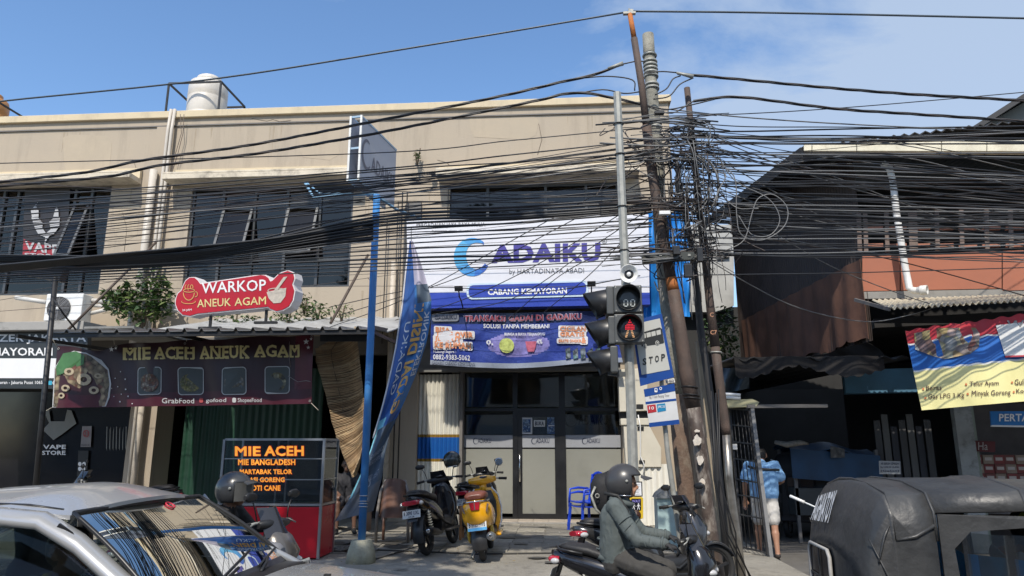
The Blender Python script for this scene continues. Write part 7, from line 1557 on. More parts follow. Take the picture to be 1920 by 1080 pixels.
def make_person(label, loc, rotz, J, mats_, hands=((1, 0, 0), (0, 0, 1)), curl=1.0, voxel=.012, bulk=1.0, face=True, hair=True, folds=(1, 2), cat='person', group=None, mi=None, sleeve=1.0, long_pants=True, glove=0):
    # J: joints in the thing's own space; material slots 0 skin 1 top 2 trousers 3 shoes 4 gloves 5 hair
    t = thing('person', label, cat, loc, rotz, group); S = []; V_ = lambda k: Vector(J[k])
    pe, ch, ne, he = V_('pelvis'), V_('chest'), V_('neck'), V_('head'); b = bulk
    for s in ('L', 'R'):
        sg = 1 if s == 'L' else -1; off = Vector((0, sg * .075, 0)) if 'side' not in J else Vector(J['side']) * sg * .075
        S.append((pe + off * 1.0, ch + off * 1.2, .108 * b, .112 * b, 1)); S.append((pe + off + Vector((0, 0, -.02)), pe + off * 1.05 + Vector((0, 0, -.06)), .105 * b, .10 * b, 2))
        sh, el, wr, hp, kn, an, to = (V_(k + s) for k in ('sh', 'el', 'wr', 'hip', 'kn', 'an', 'toe'))
        S.append((ch + off * .5 + Vector((0, 0, .04)), sh, .085 * b, .062 * b, 1)); mid = el.lerp(wr, .0)
        if sleeve >= 1: S.append((sh, el, .06 * b, .051 * b, 1)); S.append((el, wr + (el - wr) * .06, .052 * b, .037 * b, 1))
        else: sl_ = sh.lerp(el, .7); S.append((sh, sl_, .064 * b, .066 * b, 1)); S.append((sl_, el, .043, .04, 0)); S.append((el, wr, .04, .027, 0))
        hd = (wr - el).normalized() if hands is None else Vector(hands[0]); hu = Vector((0, 0, 1)) if hands is None else Vector(hands[1]); hand(S, wr, hd, hu, 4 if glove else 0, curl, 1.12 if glove else 1.0)
        S.append((hp, kn, .092 * b, .066 * b, 2)) if long_pants else S.extend([(hp, hp.lerp(kn, .8), .10, .095, 2), (hp.lerp(kn, .8), kn, .062, .055, 0)])
        S.append((kn, an, .064 if long_pants else .054, .046 if long_pants else .034, 2 if long_pants else 0)); ca = kn.lerp(an, .3)
        if not long_pants: S.append((ca, kn.lerp(an, .55), .058, .045, 0))
        S.append((an + Vector((0, 0, -.03)), to, .045, .036, 3)); 
    S.append((ch, ne + (ch - ne) * .25, .11 * b, .07 * b, 1)); S.append((ne + (ch - ne) * .3, he, .054, .052, 0))
    f = Vector(J.get('face', (1, 0, 0))).normalized(); up = Vector((0, 0, 1)); up = (up - f * up.dot(f)).normalized(); sd = up.cross(f)
    S += [(he + up * .02 - f * .015, he + up * .025 + f * .01, .092, .088, 0), (he - up * .04 + f * .025, he - up * .075 + f * .045, .062, .045, 0), (he + f * .092 + up * .005, he + f * .108 - up * .03, .011, .015, 0), (he + f * .085 - up * .055 + sd * .018, he + f * .085 - up * .055 - sd * .018, .013, .013, 0)]
    for s in (-1, 1): S.append((he + sd * s * .085 + up * .015, he + sd * s * .088 - up * .02, .014, .011, 0)); S.append((he + f * .078 + sd * s * .02 + up * .035, he + f * .07 + sd * s * .045 + up * .035, .012, .01, 0))
    if hair: S += [(he + up * .045 - f * .03, he + up * .05 + f * .015, .085, .072, 5), (he + up * .0 - f * .045, he + up * .03 - f * .04, .08, .085, 5)]
    figure(t, [(tuple(a), tuple(b_), r0, r1, m) for a, b_, r0, r1, m in S], mats_, voxel, folds)
    for s in (-1, 1): g = MB(); g.ell(he + f * .088 + sd * s * .032 + up * .012, (.009, .009, .008), 10, 6); put('eye', g, mat('eye_dark', (.03, .02, .018), .2), t, local=True)
    return t, he, f, up, sd
def helmet(parent, he, f, up, sd, m, visor='peak', R0=.142, trim=True, name='helmet', lower=-.62):
    g = MB(); c = he + up * .018 - f * .012; n, k = 36, 22; idx = {}; rot = Matrix((f, sd, up)).transposed()
    for i in range(k + 1):
        th = math.pi * i / k * .74
        for j in range(n):
            a = 2 * math.pi * j / n; d = Vector((math.sin(th) * math.cos(a), math.sin(th) * math.sin(a), math.cos(th)))
            idx[i, j] = len(g.v); g.v.append(tuple(c + rot @ Vector((d.x * R0 * 1.1, d.y * R0 * .95, d.z * R0 * 1.05))))
    for i in range(k):
        for j in range(n):
            th = math.pi * (i + .5) / k * .74; a = 2 * math.pi * (j + .5) / n; dz = math.cos(th)
            if math.cos(a) > .52 and dz < .35: continue
            g.f.append((idx[i, j], idx[i + 1, j], idx[i + 1, (j + 1) % n], idx[i, (j + 1) % n])); g.m.append(0); g.s.append(True)
    h = put(name, g, m, parent, local=True); so = h.modifiers.new('s', 'SOLIDIFY'); so.thickness = .016; so.offset = -1
    if trim:
        th = .74 * math.pi; P = [c + rot @ Vector((math.sin(th) * math.cos(a) * R0 * 1.1, math.sin(th) * math.sin(a) * R0 * .95, math.cos(th) * R0 * 1.05)) for a in [R(58) + k_ * (2 * math.pi - R(116)) / 24 for k_ in range(25)]]
        g = MB(); g.tube(P, .006, 6); put('edge_trim', g, M_chrome, h, local=True)
    if visor == 'peak':
        g = MB(); g.sheet(lambda u, v: c + rot @ Vector((R0 * (1.02 + .62 * v * (1 - .5 * (2 * u - 1) ** 2)), (u - .5) * 2 * R0 * .72, R0 * (.42 - .16 * v - .1 * (2 * u - 1) ** 2))), 12, 5, (0, 0, -.006)); put('peak', g, m, h, local=True)
    else:
        g = MB(); g.sheet(lambda u, v: c + rot @ Vector((R0 * 1.14 * math.cos((u - .5) * 2.1) * (1 - .02 * v), R0 * 1.05 * math.sin((u - .5) * 2.1), R0 * (.42 - 1.05 * v))), 16, 8, tuple(-f * .003)); put('clear_visor', g, mat('visor_film', (.09, .09, .085), .15), h, local=True)
        g = MB(); g.sheet(lambda u, v: c + rot @ Vector((R0 * (1.0 + .5 * v * (1 - .5 * (2 * u - 1) ** 2)), (u - .5) * 2 * R0 * .8, R0 * (.55 - .13 * v - .1 * (2 * u - 1) ** 2))), 12, 5, (0, 0, -.006)); put('peak', g, m, h, local=True)
    for s in (-1, 1): g = MB(); g.lathe(c + rot @ Vector((R0 * .25, s * R0 * .93, R0 * .1)), sd * s, [(.013, 0), (.013, .007), (.006, .01)], 12); put('rivet', g, M_steel, h, local=True)
    return h
def ride(hx, hz, sx, sz, nx, nz, ex, ez, wx, wz, yb=.30, knx=.42, knz=.62, anx=.38, anz=.24, lean=0):
    J = {'pelvis': (hx, 0, hz), 'chest': (sx, 0, sz - .1), 'neck': (nx, 0, nz - .13), 'head': (nx + .03, 0, nz)}
    for s, k in ((1, 'L'), (-1, 'R')):
        J['sh' + k] = (sx + .01, s * .19, sz); J['el' + k] = (ex, s * .27, ez); J['wr' + k] = (wx, s * yb, wz)
        J['hip' + k] = (hx + .05, s * .1, hz - .02); J['kn' + k] = (hx + knx, s * .19, knz); J['an' + k] = (hx + anx, s * .19, anz); J['toe' + k] = (hx + anx + .17, s * .2, anz - .05)
    return J
M_skin = mat('skin', (.36, .19, .12), .5, var=.08, scale=8); M_skind = mat('skin_dark', (.14, .075, .05), .5, var=.1); M_hair = mat('hair_black', (.012, .01, .009), .6)
M_jack = mat('jacket_grey_green', (.085, .102, .1), .8, var=.12, scale=3, bump=.4, bscale=25); M_trou = mat('trousers_dark', (.05, .048, .045), .85, var=.15, bump=.3, bscale=120); M_shoe = mat('shoe_black', (.02, .02, .02), .6); M_glv = mat('glove_black', (.02, .02, .021), .7, var=.3, scale=20)
M_helm = mat('helmet_matt_grey', (.05, .05, .052), .38, var=.04)
# rider in the foreground
ja = ride(.16, .70, .18, 1.13, .24, 1.315, .38, .86, .62, .84, knx=.45, knz=.56)
r1, he, f, up, sd = make_person('person in grey-green jacket and matt open-face helmet riding the glossy black scooter', (.30, 6.85, 0), R(-10), ja, [M_skin, M_jack, M_trou, M_shoe, M_glv, M_hair], hands=((.9, 0, -.25), (0, 0, 1)), curl=.95, voxel=.009, bulk=1.22, glove=1)
helmet(r1, he, f, up, sd, M_helm, 'peak', .158)
g = MB(); g.torus(he + Vector((-.04, 0, -.155)), (.25, 0, 1), .088, .03, 24, 8); put('collar', g, M_jack, r1, local=True)
g = MB(); g.torus((.16, 0, .68), (.1, 0, 1), .165, .024, 30, 8, flat=1.3); put('jacket_hem', g, M_jack, r1, local=True)
for s in (-1, 1): g = MB(); g.tube([(.09, s * .13, 1.24), (.21, s * .135, 1.22), (.29, s * .13, 1.1), (.30, s * .12, .95), (.28, s * .1, .82)], .016, 6, flat=.6); put('bag_strap', g, M_shoe, r1, local=True)
bk = thing('backpack', 'black backpack slung high behind the rider in the grey-green jacket', 'backpack', (.33, 7.1, 1.0))
g = MB(); g.loft([sec(x, 7.12, z, w, h, 18, 2.6) for x, z, w, h in ((.26, 1.2, .07, .10), (.31, 1.22, .12, .17), (.40, 1.2, .14, .21), (.48, 1.18, .12, .18))]); g.loft([sec(x, 7.15, z, w, h, 12, 2) for x, z, w, h in ((.36, 1.36, .05, .03), (.48, 1.42, .05, .025), (.62, 1.47, .03, .02))]); put('bag', g, mat('bag_black', (.012, .012, .014), .8, bump=.6, bscale=18), bk)
g = MB(); g.tube([(.30, 7.0, 1.28), (.26, 6.98, 1.2), (.30, 6.97, 1.08), (.36, 6.96, 1.02)], .013, 6); g.torus((.315, 6.96, 1.2), (0, 1, 0), .018, .005, 12, 5); put('strap', g, M_steel, bk)
for s_ in (-1, 1):
    el, wr = Vector(ja['elL' if s_ > 0 else 'elR']), Vector(ja['wrL' if s_ > 0 else 'wrR']); sh = Vector(ja['shL' if s_ > 0 else 'shR'])
    g = MB(); g.torus(wr + (el - wr) * .1, wr - el, .05, .012, 20, 6); put('cuff', g, M_jack, r1, local=True)
    g = MB()
    for k in range(5):
        c = el.lerp(wr, .12 + k * .17); g.torus(c, (wr - el) + Vector((0, 0, .1 * (k % 2))), .062 - k * .0035, .0075, 20, 5)
    for k in range(3): c = sh.lerp(el, .45 + k * .2); g.torus(c, (el - sh) + Vector((.06 * k, 0, .05)), .071 - k * .003, .007, 20, 5)
    put('sleeve_creases', g, M_jack, r1, local=True)
g = MB()
for z, rr in ((.76, .172), (.83, .16)): g.torus((.165, 0, z), (.15 * (z - .8) * 10, .04, 1), rr, .009, 30, 5, flat=1.2)
put('jacket_creases', g, M_jack, r1, local=True)
# rider on the left
jb = ride(.42, .76, .50, 1.12, .585, 1.265, .66, .93, .86, .95, knx=.4)
r2, he, f, up, sd = make_person('person in black jacket and visored helmet riding the brown-grey scooter behind the car', (-3.50, 6.35, 0), R(-4), jb, [M_skin, mat('jacket_black', (.017, .016, .016), .8, bump=.4, bscale=25), M_trou, M_shoe, M_glv, M_hair], hands=((.9, 0, -.25), (0, 0, 1)), curl=.95, voxel=.011, glove=1)
helmet(r2, he, f, up, sd, mat('helmet_charcoal', (.045, .047, .05), .3, coat=.3), 'visor', .148, trim=False)
g = MB(); g.tube([(.40, -.13, 1.24), (.50, -.16, 1.16), (.58, -.15, 1.02), (.60, -.1, .9)], .018, 6, flat=.5); put('bag_strap', g, mat('strap_grey', (.3, .3, .3), .7), r2, local=True)
# helmet resting on the mirror of the big black scooter
hb_ = thing('helmet', 'dark green-black helmet hanging on the mirror of the large black scooter', 'helmet', W(846, 880, 11.6))
hh = W(846, 866, 11.55); helmet(hb_, hb_.matrix_world.inverted() @ hh if False else Vector((0, 0, hh.z - hb_.location.z)), Vector((-.8, .5, -.2)).normalized(), Vector((-.15, .1, .98)).normalized(), Vector((-.5, -.85, 0)).normalized(), mat('helmet_dark_green', (.03, .035, .032), .25, coat=.5), 'peak', .14, name='shell')
# man in the blue shirt walking into the alley, seen from behind
def stand(h=1.62, st=.1):
    J = {'pelvis': (0, 0, .9), 'chest': (.03, 0, 1.2), 'neck': (.1, 0, 1.37), 'head': (.2, -.02, 1.46), 'face': (.95, -.1, -.5)}
    for s, k in ((1, 'L'), (-1, 'R')):
        J['sh' + k] = (.04, s * .19, 1.32); J['hip' + k] = (0, s * .09, .86); fx = st * s
        J['kn' + k] = (.02 + fx, s * .1, .47); J['an' + k] = (-.02 + fx * 1.6, s * .1, .09); J['toe' + k] = (.13 + fx * 1.6, s * .11, .03)
    J['elL'] = (-.02, .27, 1.06); J['wrL'] = (.06, .27, .82); J['elR'] = (.05, -.28, 1.1); J['wrR'] = (.26, -.2, 1.02)
    return J
r3, he, f, up, sd = make_person('barefoot-looking man in pale blue t-shirt and light shorts seen from behind beyond the iron gate', (3.0, 11.3, .05), R(84), stand(), [M_skin, mat('shirt_blue', (.22, .42, .68), .8, var=.06), mat('shorts_pale', (.52, .5, .47), .85), mat('sandal', (.05, .04, .035), .7), M_skin, M_hair], hands=None, curl=.5, voxel=.011, bulk=1.2, sleeve=.5, long_pants=False)
r3['label'] = 'man in pale blue t-shirt and light shorts seen from behind beyond the iron gate'
g = MB(); g.tube([(-.085, .22, 1.31), (-.10, .1, 1.275), (-.105, 0, 1.27), (-.10, -.1, 1.265), (-.07, -.235, 1.26)], .018, 6, flat=.5); put('bag_strap', g, M_shoe, r3, local=True)

# ================================================================== silver sedan
M_car = mat('car_silver', (.42, .425, .43), .3, metal=.35, var=.03, scale=.7, coat=.7); M_trim = mat('car_trim', (.015, .015, .016), .4); M_cg = glass('car_glass', (.4, .44, .42), .01, .03, .8, (.85, .84, .78)); M_cgs = glass('car_side_glass', (.62, .66, .64), .01, .0, .4)
cr = thing('parked_car', 'silver sedan waiting in the road at the lower left with a person at the wheel', 'car', (-2.4, 4.0, 0)); cr.name = 'silver_car'
CY = 4.02
# body outline tables: x, roof/deck height, half width at that height, belt height, belt half width
def prof(x):      # height of the centre line
    pts = [(-4.75, .78), (-4.55, .93), (-4.15, .99), (-3.85, 1.02), (-3.4, 1.27), (-3.0, 1.375), (-2.6, 1.40), (-2.25, 1.375), (-2.12, 1.34), (-1.9, 1.19), (-1.6, .975), (-1.5, .93), (-1.0, .885), (-.6, .82), (-.25, .72), (-.12, .62)]
    for a, b in zip(pts, pts[1:]):
        if a[0] <= x <= b[0]: return a[1] + (b[1] - a[1]) * (x - a[0]) / (b[0] - a[0])
    return pts[-1][1]
def hw(x): return .85 * (1 - .10 * max(0, (x + 1.0) / .9) ** 2 - .08 * max(0, (-3.9 - x) / .9) ** 2)
XS = [-4.75, -4.55, -4.15, -3.85, -3.4, -3.0, -2.6, -2.25, -2.12, -1.9, -1.6, -1.38, -1.0, -.6, -.25, -.12]
# lower body with belt line
def belt(x): return .90 - .02 * (x + 2.4) * .3 - .12 * max(0, x + 1.4) - .03 * max(0, -3.9 - x)
g = MB(); rings = []
for x in XS:
    w = hw(x); b = belt(x); rings.append([(x, CY - w * .93, .24), (x, CY - w, .38), (x, CY - w * 1.0, .62), (x, CY - w * .985, b - .06), (x, CY - w * .93, b), (x, CY + w * .93, b), (x, CY + w * .985, b - .06), (x, CY + w, .62), (x, CY + w, .38), (x, CY + w * .93, .24)])
g.loft(rings); put('lower_body', g, M_car, cr, bevel=.0)
# bonnet and boot lid
def deck(x0, x1, name, n=14):
    def fn(u, v):
        x = x0 + (x1 - x0) * v; w = hw(x) * .925; s = 2 * u - 1; return (x, CY + s * w, belt(x) + (prof(x) - belt(x)) * (1 - abs(s) ** 2.6) + .012)
    g = MB(); g.sheet(fn, 20, n, (0, 0, -.02)); return put(name, g, M_car, cr)
bn = deck(-1.52, -.14, 'bonnet'); deck(-4.7, -3.88, 'boot_lid')
g = MB(); 
for s in (-.45, .0): g.box((-1.17, CY + s + .2, .935), (.035, .03, .012))
put('washer_jet', g, M_trim, cr)
g = MB(); g.sheet(lambda u, v: (-1.63 + .14 * v, CY + (2 * u - 1) * .74, .935 + .025 * (1 - (2 * u - 1) ** 2) - .01 * v), 16, 2, (0, 0, -.02)); put('cowl', g, M_trim, cr)
# roof
RW0 = .60
def rz_(x, s): return prof(x) - .02 + .07 * (1 - abs(s) ** 2.0) * min(1, max(0, (-2.15 - x) / .35))  - .03 * abs(s) ** 3
def rwid(x): return .60 + .02 * min(1, (x + 3.6) * .3)
g = MB(); g.sheet(lambda u, v: (-3.35 + (1.16) * v + .07 * v * (1 - (2 * u - 1) ** 2), CY + (2 * u - 1) * rwid(-3), rz_(-3.35 + 1.10 * v, 2 * u - 1) + .002), 24, 16, (0, 0, -.02)); rf = put('roof', g, M_car, cr)
for s in (-1, 1):      # roof moulding, pillars, rails
    g = MB(); g.tube([(x, CY + s * (rwid(x) - .065), rz_(x, .87) + .004) for x in (-3.3, -3.0, -2.7, -2.45, -2.27)], .007, 5); put('roof_moulding', g, M_trim, cr)
    def rail(pts, w, h, nm):
        g = MB(); rings = []
        for x, y, z in pts: rings.append([(x, CY + s * (y + a), z + b) for a, b in ((-.06, .012), (-.03, .03), (.02, .018), (.045, -.015), (.045, -.045), (-.03, -.035))])
        g.loft(rings); put(nm, g, M_car, cr)
    rail([(-3.95, .70, .96), (-3.4, .64, 1.20), (-3.0, .63, 1.315), (-2.6, .63, 1.34), (-2.3, .64, 1.315), (-2.08, .665, 1.215), (-1.79, .72, 1.035), (-1.51, .765, .895)], .05, .03, 'side_rail')
    g = MB(); g.bar((-2.95, CY + s * .655, 1.31), (-3.0, CY + s * .80, .86), .07, .03, up=(1, 0, 0)); put('door_pillar', g, M_trim, cr)
    for nm, P in (('front_window', [(-2.9, .66, 1.30), (-2.6, .66, 1.312), (-2.33, .668, 1.285), (-2.13, .685, 1.18), (-1.85, .735, 1.0), (-1.65, .775, .88), (-2.93, .80, .885)]), ('rear_window', [(-3.03, .66, 1.29), (-3.35, .668, 1.18), (-3.8, .73, .96), (-3.9, .77, .90), (-3.06, .80, .885)])):
        g = MB(); g.prism([(x, CY + s * y, z) for x, y, z in (P if s > 0 else P[::-1])], (0, -s * .006, 0)); put(nm, g, M_cgs, cr)
    g = MB(); g.tube([(-3.9, CY + s * .80, .905), (-3.0, CY + s * .815, .89), (-1.6, CY + s * .80, .885)], .012, 6); put('belt_moulding', g, M_trim, cr)
    g = MB(); g.loft([sec(-1.80 + dx, CY + s * (.86 + dy), .95, w, h, 16, 2.6) for dx, dy, w, h in ((-.05, .03, .06, .05), (0, .04, .10, .075), (.06, .03, .085, .065), (.1, .02, .05, .04))]); g.bar((-1.74, CY + s * .76, .91), (-1.76, CY + s * .84, .93), .05, .04); put('door_mirror', g, mat('mirror_grey', (.2, .2, .21), .6, bump=.3, bscale=200), cr)
    g = MB(); g.box((-2.26 + .12, CY + s * .67, 1.255), (.13, .012, .02), Matrix.Rotation(.55, 3, 'Y')); put('rail_clip', g, M_trim, cr)
# windscreen with rubber edge
def wsf(u, v, o=0):
    s = 2 * u - 1; xt = -2.15 - .025 * s * s; xb = -1.57 - .04 * s * s; wt, wb = .605, .735
    x = xt + (xb - xt) * v; zz_ = (1.345 - .01 * s * s) * (1 - v) + (.945 - .01 * s * s) * v + .022 * math.sin(math.pi * v); y = CY + s * (wt + (wb - wt) * v); return Vector((x, y, zz_)) + Vector((.5, 0, .86)) * o
g = MB(); g.sheet(wsf, 24, 16, (-.003, 0, -.005)); wsn = put('windscreen', g, M_cg, cr)
g = MB(); g.tube([wsf(u, 0, .004) for u in [i / 20 for i in range(21)]] + [wsf(1, v, .004) for v in [i / 12 for i in range(1, 13)]], .012, 6); g.tube([wsf(0, v, .004) for v in [i / 12 for i in range(13)]], .012, 6); put('windscreen_seal', g, M_trim, cr)
g = MB(); g.sheet(lambda u, v: wsf(u, .94 + .06 * v, .004), 20, 2, (0, 0, -.002)); put('windscreen_shade', g, M_trim, cr)
g = MB(); c = wsf(.60, .09, .006); g.torus(c, (.5, 0, .86), .028, .005, 18, 5); put('round_sticker', g, mat('sticker_red', (.5, .03, .06), .5), cr)
for u0, u1, v1 in ((.28, .72, .80), (.62, .98, .86)):
    g = MB(); g.tube([wsf(u0, 1.02, .02), wsf(u0 + .1, .97, .03), wsf((u0 + u1) / 2, .92, .022)], .009, 6); g.tube([wsf(u0 + .06, .955, .012), wsf(u1, v1, .012)], .008, 6); put('wiper', g, M_trim, cr)
# rear screen
g = MB(); g.sheet(lambda u, v: (-3.36 - .48 * v - .0, CY + (2 * u - 1) * (.55 + .12 * v), 1.25 - .25 * v - .03 * (2 * u - 1) ** 2), 12, 6, (0, 0, -.006)); put('rear_screen', g, M_cgs, cr)
# cabin
g = MB(); g.bx(-3.9, -1.5, CY - .76, CY + .76, .28, .34); put('cabin_floor', g, M_trim, cr)
g = MB(); g.loft([sec(x, CY, z, .72, h, 20, 4) for x, z, h in ((-1.95, .80, .02), (-1.85, .84, .07), (-1.55, .86, .06), (-1.42, .87, .03))]); put('dashboard', g, mat('dash', (.05, .05, .052), .7), cr)
for s in (-1, 1):
    g = MB(); g.loft([sec(-2.98 - .0 * z, CY + s * .36, z, .06, w, 14, 3, 'z') if False else sec(-2.95 - (z - .5) * .22, CY + s * .36, z, .06, w, 14, 3, 'z') for z, w in ((.45, .22), (.7, .24), (.95, .2), (1.0, .12), (1.03, .11), (1.18, .11), (1.2, .08))]); put('seat_back', g, mat('car_seat', (.04, .04, .042), .8), cr)
    g = MB(); g.loft([sec(x, CY + s * .36, .46, .24, .07, 14, 3) for x in (-2.95, -2.8, -2.5, -2.42)]); put('seat_base', g, MATS['car_seat'], cr)
g = MB(); g.torus((-2.18, CY - .36, .84), (.9, 0, .45), .18, .014, 24, 6); g.bar((-2.18, CY - .36, .84), (-1.95, CY - .36, .74), .05, .05); put('steering_wheel', g, M_trim, cr)
g = MB(); g.box((-2.1, CY, 1.24), (.02, .2, .05)); g.tube([(-2.1, CY, 1.26), (-2.12, CY, 1.32)], .006, 5); put('rear_view_mirror', g, M_trim, cr)
for x in (-3.85, -1.02):
    for s in (-1, 1):
        g = MB(); g.torus((x, CY + s * .76, .3), (0, 1, 0), .22, .085, 32, 10); w_ = put('wheel', g, M_rubber, cr)
        g = MB(); g.torus((x, CY + s * .80, .3), (0, 1, 0), .19, .015, 28, 6); [g.bar((x, CY + s * .80, .3), (x + .19 * math.cos(a), CY + s * .80, .3 + .19 * math.sin(a)), .04, .03, up=(0, 1, 0)) for a in [k * 2 * math.pi / 7 for k in range(7)]]; put('rim', g, M_alu, w_)
for s in (-1, 1): g = MB(); g.ell((-.24, CY + s * .6, .6), (.1, .16, .07), 14, 8); put('headlight', g, MATS['lamp_glass'], cr)
g = MB(); g.bx(-.16, -.08, CY - .7, CY + .7, .3, .5); put('bumper', g, M_car, cr, bevel=.03)
cr.location.x -= .18
jd = {'pelvis': (-2.72, 0, .52), 'chest': (-2.82, 0, .82), 'neck': (-2.83, 0, 1.0), 'head': (-2.79, 0, 1.13)}
for s, k in ((1, 'L'), (-1, 'R')): jd['sh' + k] = (-2.82, s * .18, .93); jd['el' + k] = (-2.62, s * .24, .76); jd['wr' + k] = (-2.33, s * .15, .86); jd['hip' + k] = (-2.68, s * .09, .5); jd['kn' + k] = (-2.25, s * .13, .62); jd['an' + k] = (-1.98, s * .12, .4); jd['toe' + k] = (-1.82, s * .12, .42)
base_ = (-2.44, CY - .36, 0); jd = {k: (v[0] + 2.72, v[1], v[2]) for k, v in jd.items()}
r4, he, f, up, sd = make_person('person driving the silver car in a blue shirt with yellow collar', base_, 0, jd, [M_skind, mat('shirt_royal', (.02, .06, .3), .7), M_trou, M_shoe, M_skind, M_hair], hands=((.8, 0, .4), (-.3, 0, .8)), voxel=.013)
g = MB(); g.torus(he + Vector((-.03, 0, -.14)), (.2, 0, 1), .075, .024, 20, 8); put('collar', g, mat('collar_yellow', (.62, .5, .03), .7), r4, local=True)
for s in (-1, 1): g = MB(); g.tube([(-.12, s * .12, 1.0), (-.0, s * .16, .92), (.02, s * .15, .78)], .028, 8, flat=.5); put('shoulder_stripe', g, mat('stripe_white', (.6, .62, .65), .7), r4, local=True)

# ================================================================== three-wheeler with black canvas hood
M_canv = mat('black_canvas', (.042, .043, .044), .5, var=.25, scale=4, bump=1.6, bscale=6, dirt=.35, dirtcol=(.075, .075, .072), dscale=5)
PUT = put
def bajaj(label, loc, rotz, canv, blue, wm=True, lettering_=True):
    t = thing('three_wheeler', label, 'three-wheeler', loc, rotz)
    X_ = lambda x: x * (.28 if x > 0 else 1) if x <= 1.22 else .342 + (x - 1.22) * 1.1
    def put(name, mb, mats_, parent=None, local=False, **k):
        if name not in ('lettering', 'wheel', 'rim', 'rear_window', 'window_border', 'window_cross', 'aerial'): mb.v = [(X_(v[0]), v[1], v[2]) for v in mb.v]
        return PUT(name, mb, mats_, parent, local, **k)
    # x forward 0..2.5, half width .62, roof 1.5
    def ring(x, zt, w, zb=.42, slope=0):
        P = [(-w, zb), (-w * 1.0, .85), (-w * .99, zt - .30), (-w * .97, zt - .15), (-w * .86, zt - .055), (-w * .4, zt - .01), (0, zt + .002), (w * .4, zt - .01), (w * .86, zt - .055), (w * .97, zt - .15), (w * .99, zt - .30), (w, .85), (w, zb)]
        jr = random.Random(int(x * 1000) + 5); P = [(y + jr.uniform(-.008, .008), z + jr.uniform(-.008, .008)) for y, z in P]
        return [(x + slope * max(0, (z - zb)), y, z) for y, z in P]
    g = MB(); st = [(-.03, 1.10, .50), (0, 1.16, .57), (.05, 1.24, .60), (.22, 1.40, .62), (.45, 1.495, .625), (.48, 1.507, .628), (.52, 1.50, .625), (.9, 1.51, .625), (1.22, 1.515, .625)]
    g.loft([ring(*s) for s in st], closed=False, cap=False); g.loft([[p for p in ring(*s)[3:-3]] for s in ((1.22, 1.515, .625), (1.6, 1.52, .62), (1.64, 1.53, .622), (1.68, 1.52, .62), (2.15, 1.50, .60), (2.3, 1.46, .57))], closed=False, cap=False)
    R0_ = ring(*st[0]); g.add(R0_, [tuple(range(13))], 0)
    hood_ = put('canvas_hood', g, canv, t, local=True); sb = hood_.modifiers.new('b', 'BEVEL'); sb.width = .012; sb.segments = 1; so = hood_.modifiers.new('s', 'SOLIDIFY'); so.thickness = .012; so.offset = -1
    for x, zt in ((.5, 1.51), (1.22, 1.522), (1.66, 1.53)):
        g = MB(); r_ = ring(x, zt, .632); g.tube([Vector(p) + Vector((0, 0, .004)) for p in (r_[2:-2] if x > .3 else r_)], .012, 6); put('canvas_seam', g, canv, hood_, local=True)
    # crumpled pleats at the rear quarter
    for s in (-1, 1):
        for P in ([(.05, .6, 1.22), (.3, .635, 1.02), (.55, .636, .9), (.72, .634, .8)], [(.5, .60, 1.32), (.3, .628, 1.24), (.16, .62, 1.1)], [(.5, .628, 1.22), (.85, .632, 1.24), (1.2, .634, 1.3)], [(.18, .615, 1.05), (.2, .625, .8), (.19, .625, .5)]):
            g = MB(); g.tube([(x, s * y, z) for x, y, z in P], [.006, .014, .012, .006][:len(P)], 6); put('pleat', g, canv, hood_, local=True)
    # rear window of clear film with worn pale frame
    g = MB(); F_ = [(-.047, y, z) for y, z in ((-.02, .70), (.36, .70), (.40, .74), (.40, 1.04), (.36, 1.08), (-.02, 1.08), (-.06, 1.04), (-.06, .74))]; g.prism(F_, (.006, 0, 0)); rw = put('rear_window', g, mat('dark_film', (.035, .022, .018), .25), t, local=True)
    g = MB(); g.tube([Vector(p) + Vector((-.006, 0, 0)) for p in F_ + F_[:1]], .012, 6); put('window_border', g, mat('border_silver', (.36, .35, .33), .6, dirt=.5) if lettering_ else canv, rw, local=True)
    g = MB(); g.bar((-.055, -.05, .89), (-.055, .39, .89), .006, .012); g.bar((-.055, .17, .71), (-.055, .17, 1.07), .006, .012); put('window_cross', g, canv, rw, local=True)
    # side openings: flap with blue lining, body panels
    for s in (-1, 1):
        yo = s * .622
        g = MB(); g.prism([(1.24, yo, .42), (1.34, yo, .42), (1.30, yo, 1.18), (1.38, yo, 1.27), (1.9, yo * .99, 1.32), (2.2, yo * .97, 1.30), (2.2, yo * .97, 1.345), (1.24, yo, 1.36)], (0, -s * .012, 0)); put('door_frame', g, canv, t, local=True)
        g = MB(); g.sheet(lambda u, v: (1.345 + .5 * u, yo - s * (.02 + .02 * math.sin(u * 15)), .5 + (.76 - .02 * u) * v), 18, 6, (0, -s * .004, 0)); put('clear_flap', g, glass('flap_film', (.72, .72, .68), .15, .08), t, local=True)
        g = MB(); g.prism([(1.36, yo - s * .04, .45), (1.84, yo - s * .04, .45), (1.84, yo - s * .04, .96), (1.62, yo - s * .04, 1.12), (1.36, yo - s * .04, 1.15)], (0, -s * .015, 0)); dr = put('side_door', g, blue, t, local=True)
        g = MB(); g.bar((1.87, yo, .42), (1.84, yo, 1.24), .05, .025, up=(0, 1, 0)); put('door_post', g, canv, t, local=True)
        g = MB(); g.bx(0, 1.3, yo - s * .0, yo - s * .03, .3, .45); put('sill_panel', g, blue, t, local=True)
    g = MB(); g.bx(.05, 1.25, -.56, .56, .3, .55); put('rear_bench', g, mat('bench_vinyl', (.02, .02, .025), .6), t, local=True, bevel=.03)
    g = MB(); g.bx(1.2, 2.3, -.55, .55, .26, .31); put('floor_pan', g, M_blackpl, t, local=True)
